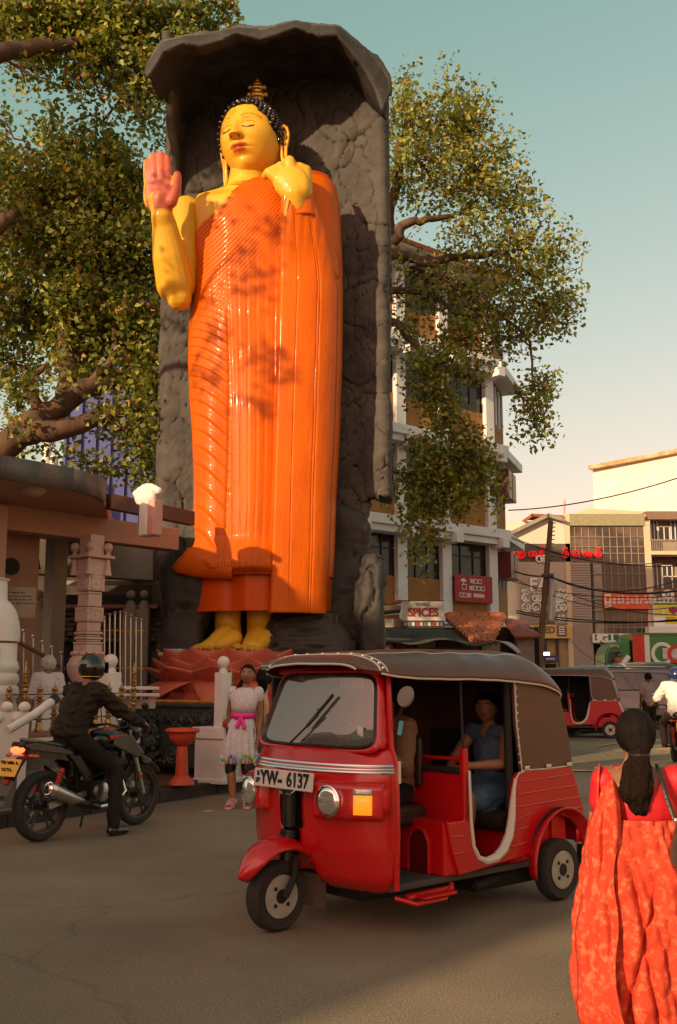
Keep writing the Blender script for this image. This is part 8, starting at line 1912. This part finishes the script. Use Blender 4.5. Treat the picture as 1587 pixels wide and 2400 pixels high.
# --- pedestrians, simpler because small
def ped(label, loc, rz, h, top, bottom, skirt=False, hairlong=True, pose_kw=None, skin=None, face=False, legs='step'):
    kw = dict(anL=(.10, .12, .09), toL=(.10, -.02, .03), knL=(.10, .02, .48), anR=(-.10, -.12, .085), toR=(-.10, -.26, .03), knR=(-.10, -.12, .48)) if legs == 'step' else {}
    kw.update(pose_kw or {}); J = pose(h, **kw); t, J, FM = person('person', label, loc, rz, J, hh=.225*h/1.65, skin=skin or m_skind, voxel=.016, face=face)
    hairpiece(t, FM, front=.55, lowback=-.8 if hairlong else -.4)
    k = h/1.65; cloth(t, 'shirt', [(J['shL'], J['shR'], .08*k, .08*k), (J['chest'], (.17*k, .13*k, .16*k)), (J['chest'], J['pelvis'], .145*k, .155*k), (J['shL'], J['shL'].lerp(J['elL'], .7), .075*k, .066*k), (J['shR'], J['shR'].lerp(J['elR'], .7), .075*k, .066*k)], top, voxel=.018, wr=.006)
    if skirt:
        b = MB(); b.loft([dress_ring(z*k, hw*k, hd*k, 0, .008) for z, hw, hd in [(.98, .15, .13), (.8, .19, .16), (.4, .2, .17), (.1, .21, .18)]], cap=False); b.build('skirt', bottom, t, smooth=True, solid=.01, angle=0)
    else: cloth(t, 'trousers', [(J['pelvis'], (.17*k, .14*k, .12*k)), (J['hipL'], J['knL'], .10*k, .075*k), (J['hipR'], J['knR'], .10*k, .075*k), (J['knL'], J['anL'], .072*k, .06*k), (J['knR'], J['anR'], .072*k, .06*k)], bottom, voxel=.018, wr=.006)
    return t
m_gsh = M('grey_shirt', (.24, .20, .21), .75, var=.08)
p_ = G2(1526, 1731); ped('man in a grey shirt and dark trousers walking past the dark car', tuple(p_), R(176), 1.66, m_gsh, m_jean, hairlong=False)
for (px, py, h, c1, c2, lab, sk) in [(1320, 1726, 1.6, (.22, .05, .28), (.10, .06, .05), 'woman in a purple top standing beyond the second three wheeler', True), (1342, 1722, 1.6, (.16, .24, .20), (.20, .24, .18), 'person in pale green clothes behind the second three wheeler', True), (1372, 1716, 1.65, (.06, .14, .20), (.03, .03, .04), 'person in a teal shirt seen through the second three wheeler', False), (1386, 1722, 1.58, (.25, .2, .18), (.2, .15, .12), 'person in dull brown clothes beside the second three wheeler', True)]:
    ped(lab, tuple(G2(px, py) + Vector((0, 2.2 if px > 1330 else .8, 0))), R(20), h, M('cloth_%d' % px, c1, .7), M('cloth_b%d' % px, c2, .7), skirt=sk, legs='stand', face=False)
lp_ = P(1452, 1544, 46.9); b = MB(); 
J = pose(1.6); t, J, FM = person('person', 'driver looking out of the green lorry cab window', (lp_.x, 46.95, gz(1545) - 1.30), R(0), {k: v for k, v in J.items() if k[:2] not in ('hi', 'kn', 'an', 'to')}, hh=.24, voxel=.02, face=False); hairpiece(t, FM)
cloth(t, 'shirt', [(J['shL'], J['shR'], .08, .08), (J['chest'], (.17, .1, .14))], M('lorry_shirt', (.3, .12, .06), .7), voxel=.02)
# --- second motorcycle at the right edge with its rider in white
MC2 = copy_tree(MC); q = G2(1602, 1800); MC2.location = q + Vector((0, 0, 0)); MC2.rotation_euler = (0, 0, R(78)); MC2['label'] = 'second motorcycle with yellow number plate and red tail lamp ahead of the sari woman'
for lamp in [o for o in COL.objects if o.parent == MC2 and o.name.startswith('tail_lamp')]: pass
ang = R(78) + R(90)
J = dict(head=bl_(.42, 0, 1.56), neck=bl_(.38, 0, 1.42), chest=bl_(.34, 0, 1.25), pelvis=bl_(.28, 0, .96), shL=bl_(.40, .19, 1.37), shR=bl_(.40, -.19, 1.37), elL=bl_(.60, .36, 1.12), wrL=bl_(.85, .38, 1.06), haL=bl_(.93, .38, 1.04), elR=bl_(.60, -.36, 1.12), wrR=bl_(.85, -.38, 1.06), haR=bl_(.93, -.38, 1.04),
         hipL=bl_(.30, .10, .92), hipR=bl_(.30, -.11, .92), knL=bl_(.70, .24, .72), knR=bl_(.70, -.26, .72), anL=bl_(.52, .24, .38), anR=bl_(.52, -.24, .38), toL=bl_(.66, .24, .34), toR=bl_(.66, -.24, .34))
t, J, FM = person('person', 'motorcyclist in a bright white shirt and dark blue helmet', tuple(q), ang, J, hh=.235, face=False)
cloth(t, 'shirt', [(J['shL'], J['shR'], .10, .10), (J['chest'], (.21, .15, .20)), (J['chest'], J['pelvis'], .18, .18), (J['pelvis'], (.20, .17, .12)), (J['shL'], J['elL'].lerp(J['shL'], .2), .09, .08), (J['shR'], J['elR'].lerp(J['shR'], .2), .09, .08)], M('bright_white_shirt', (.80, .76, .70), .7, var=.04), wr=.010)
cloth(t, 'trousers', [(J['pelvis'], (.175, .15, .10)), (J['hipL'], J['knL'], .10, .078), (J['hipR'], J['knR'], .10, .078), (J['knL'], J['anL'], .072, .06), (J['knR'], J['anR'], .072, .06)], M('brown_trousers', (.10, .06, .05), .7), wr=.006)
for e in 'LR': shoe(t, J['an'+e], J['to'+e], m_blk, .046)
b = MB(); b.T = FM; b.ball((0, .05, .15), (1.15, 1.28, 1.2), 24); b.build('helmet', M('helmet_blue', (.015, .03, .10), .15, var=0, coat=.8), t, smooth=True, angle=0)
bpy.data.scenes.remove(TS)
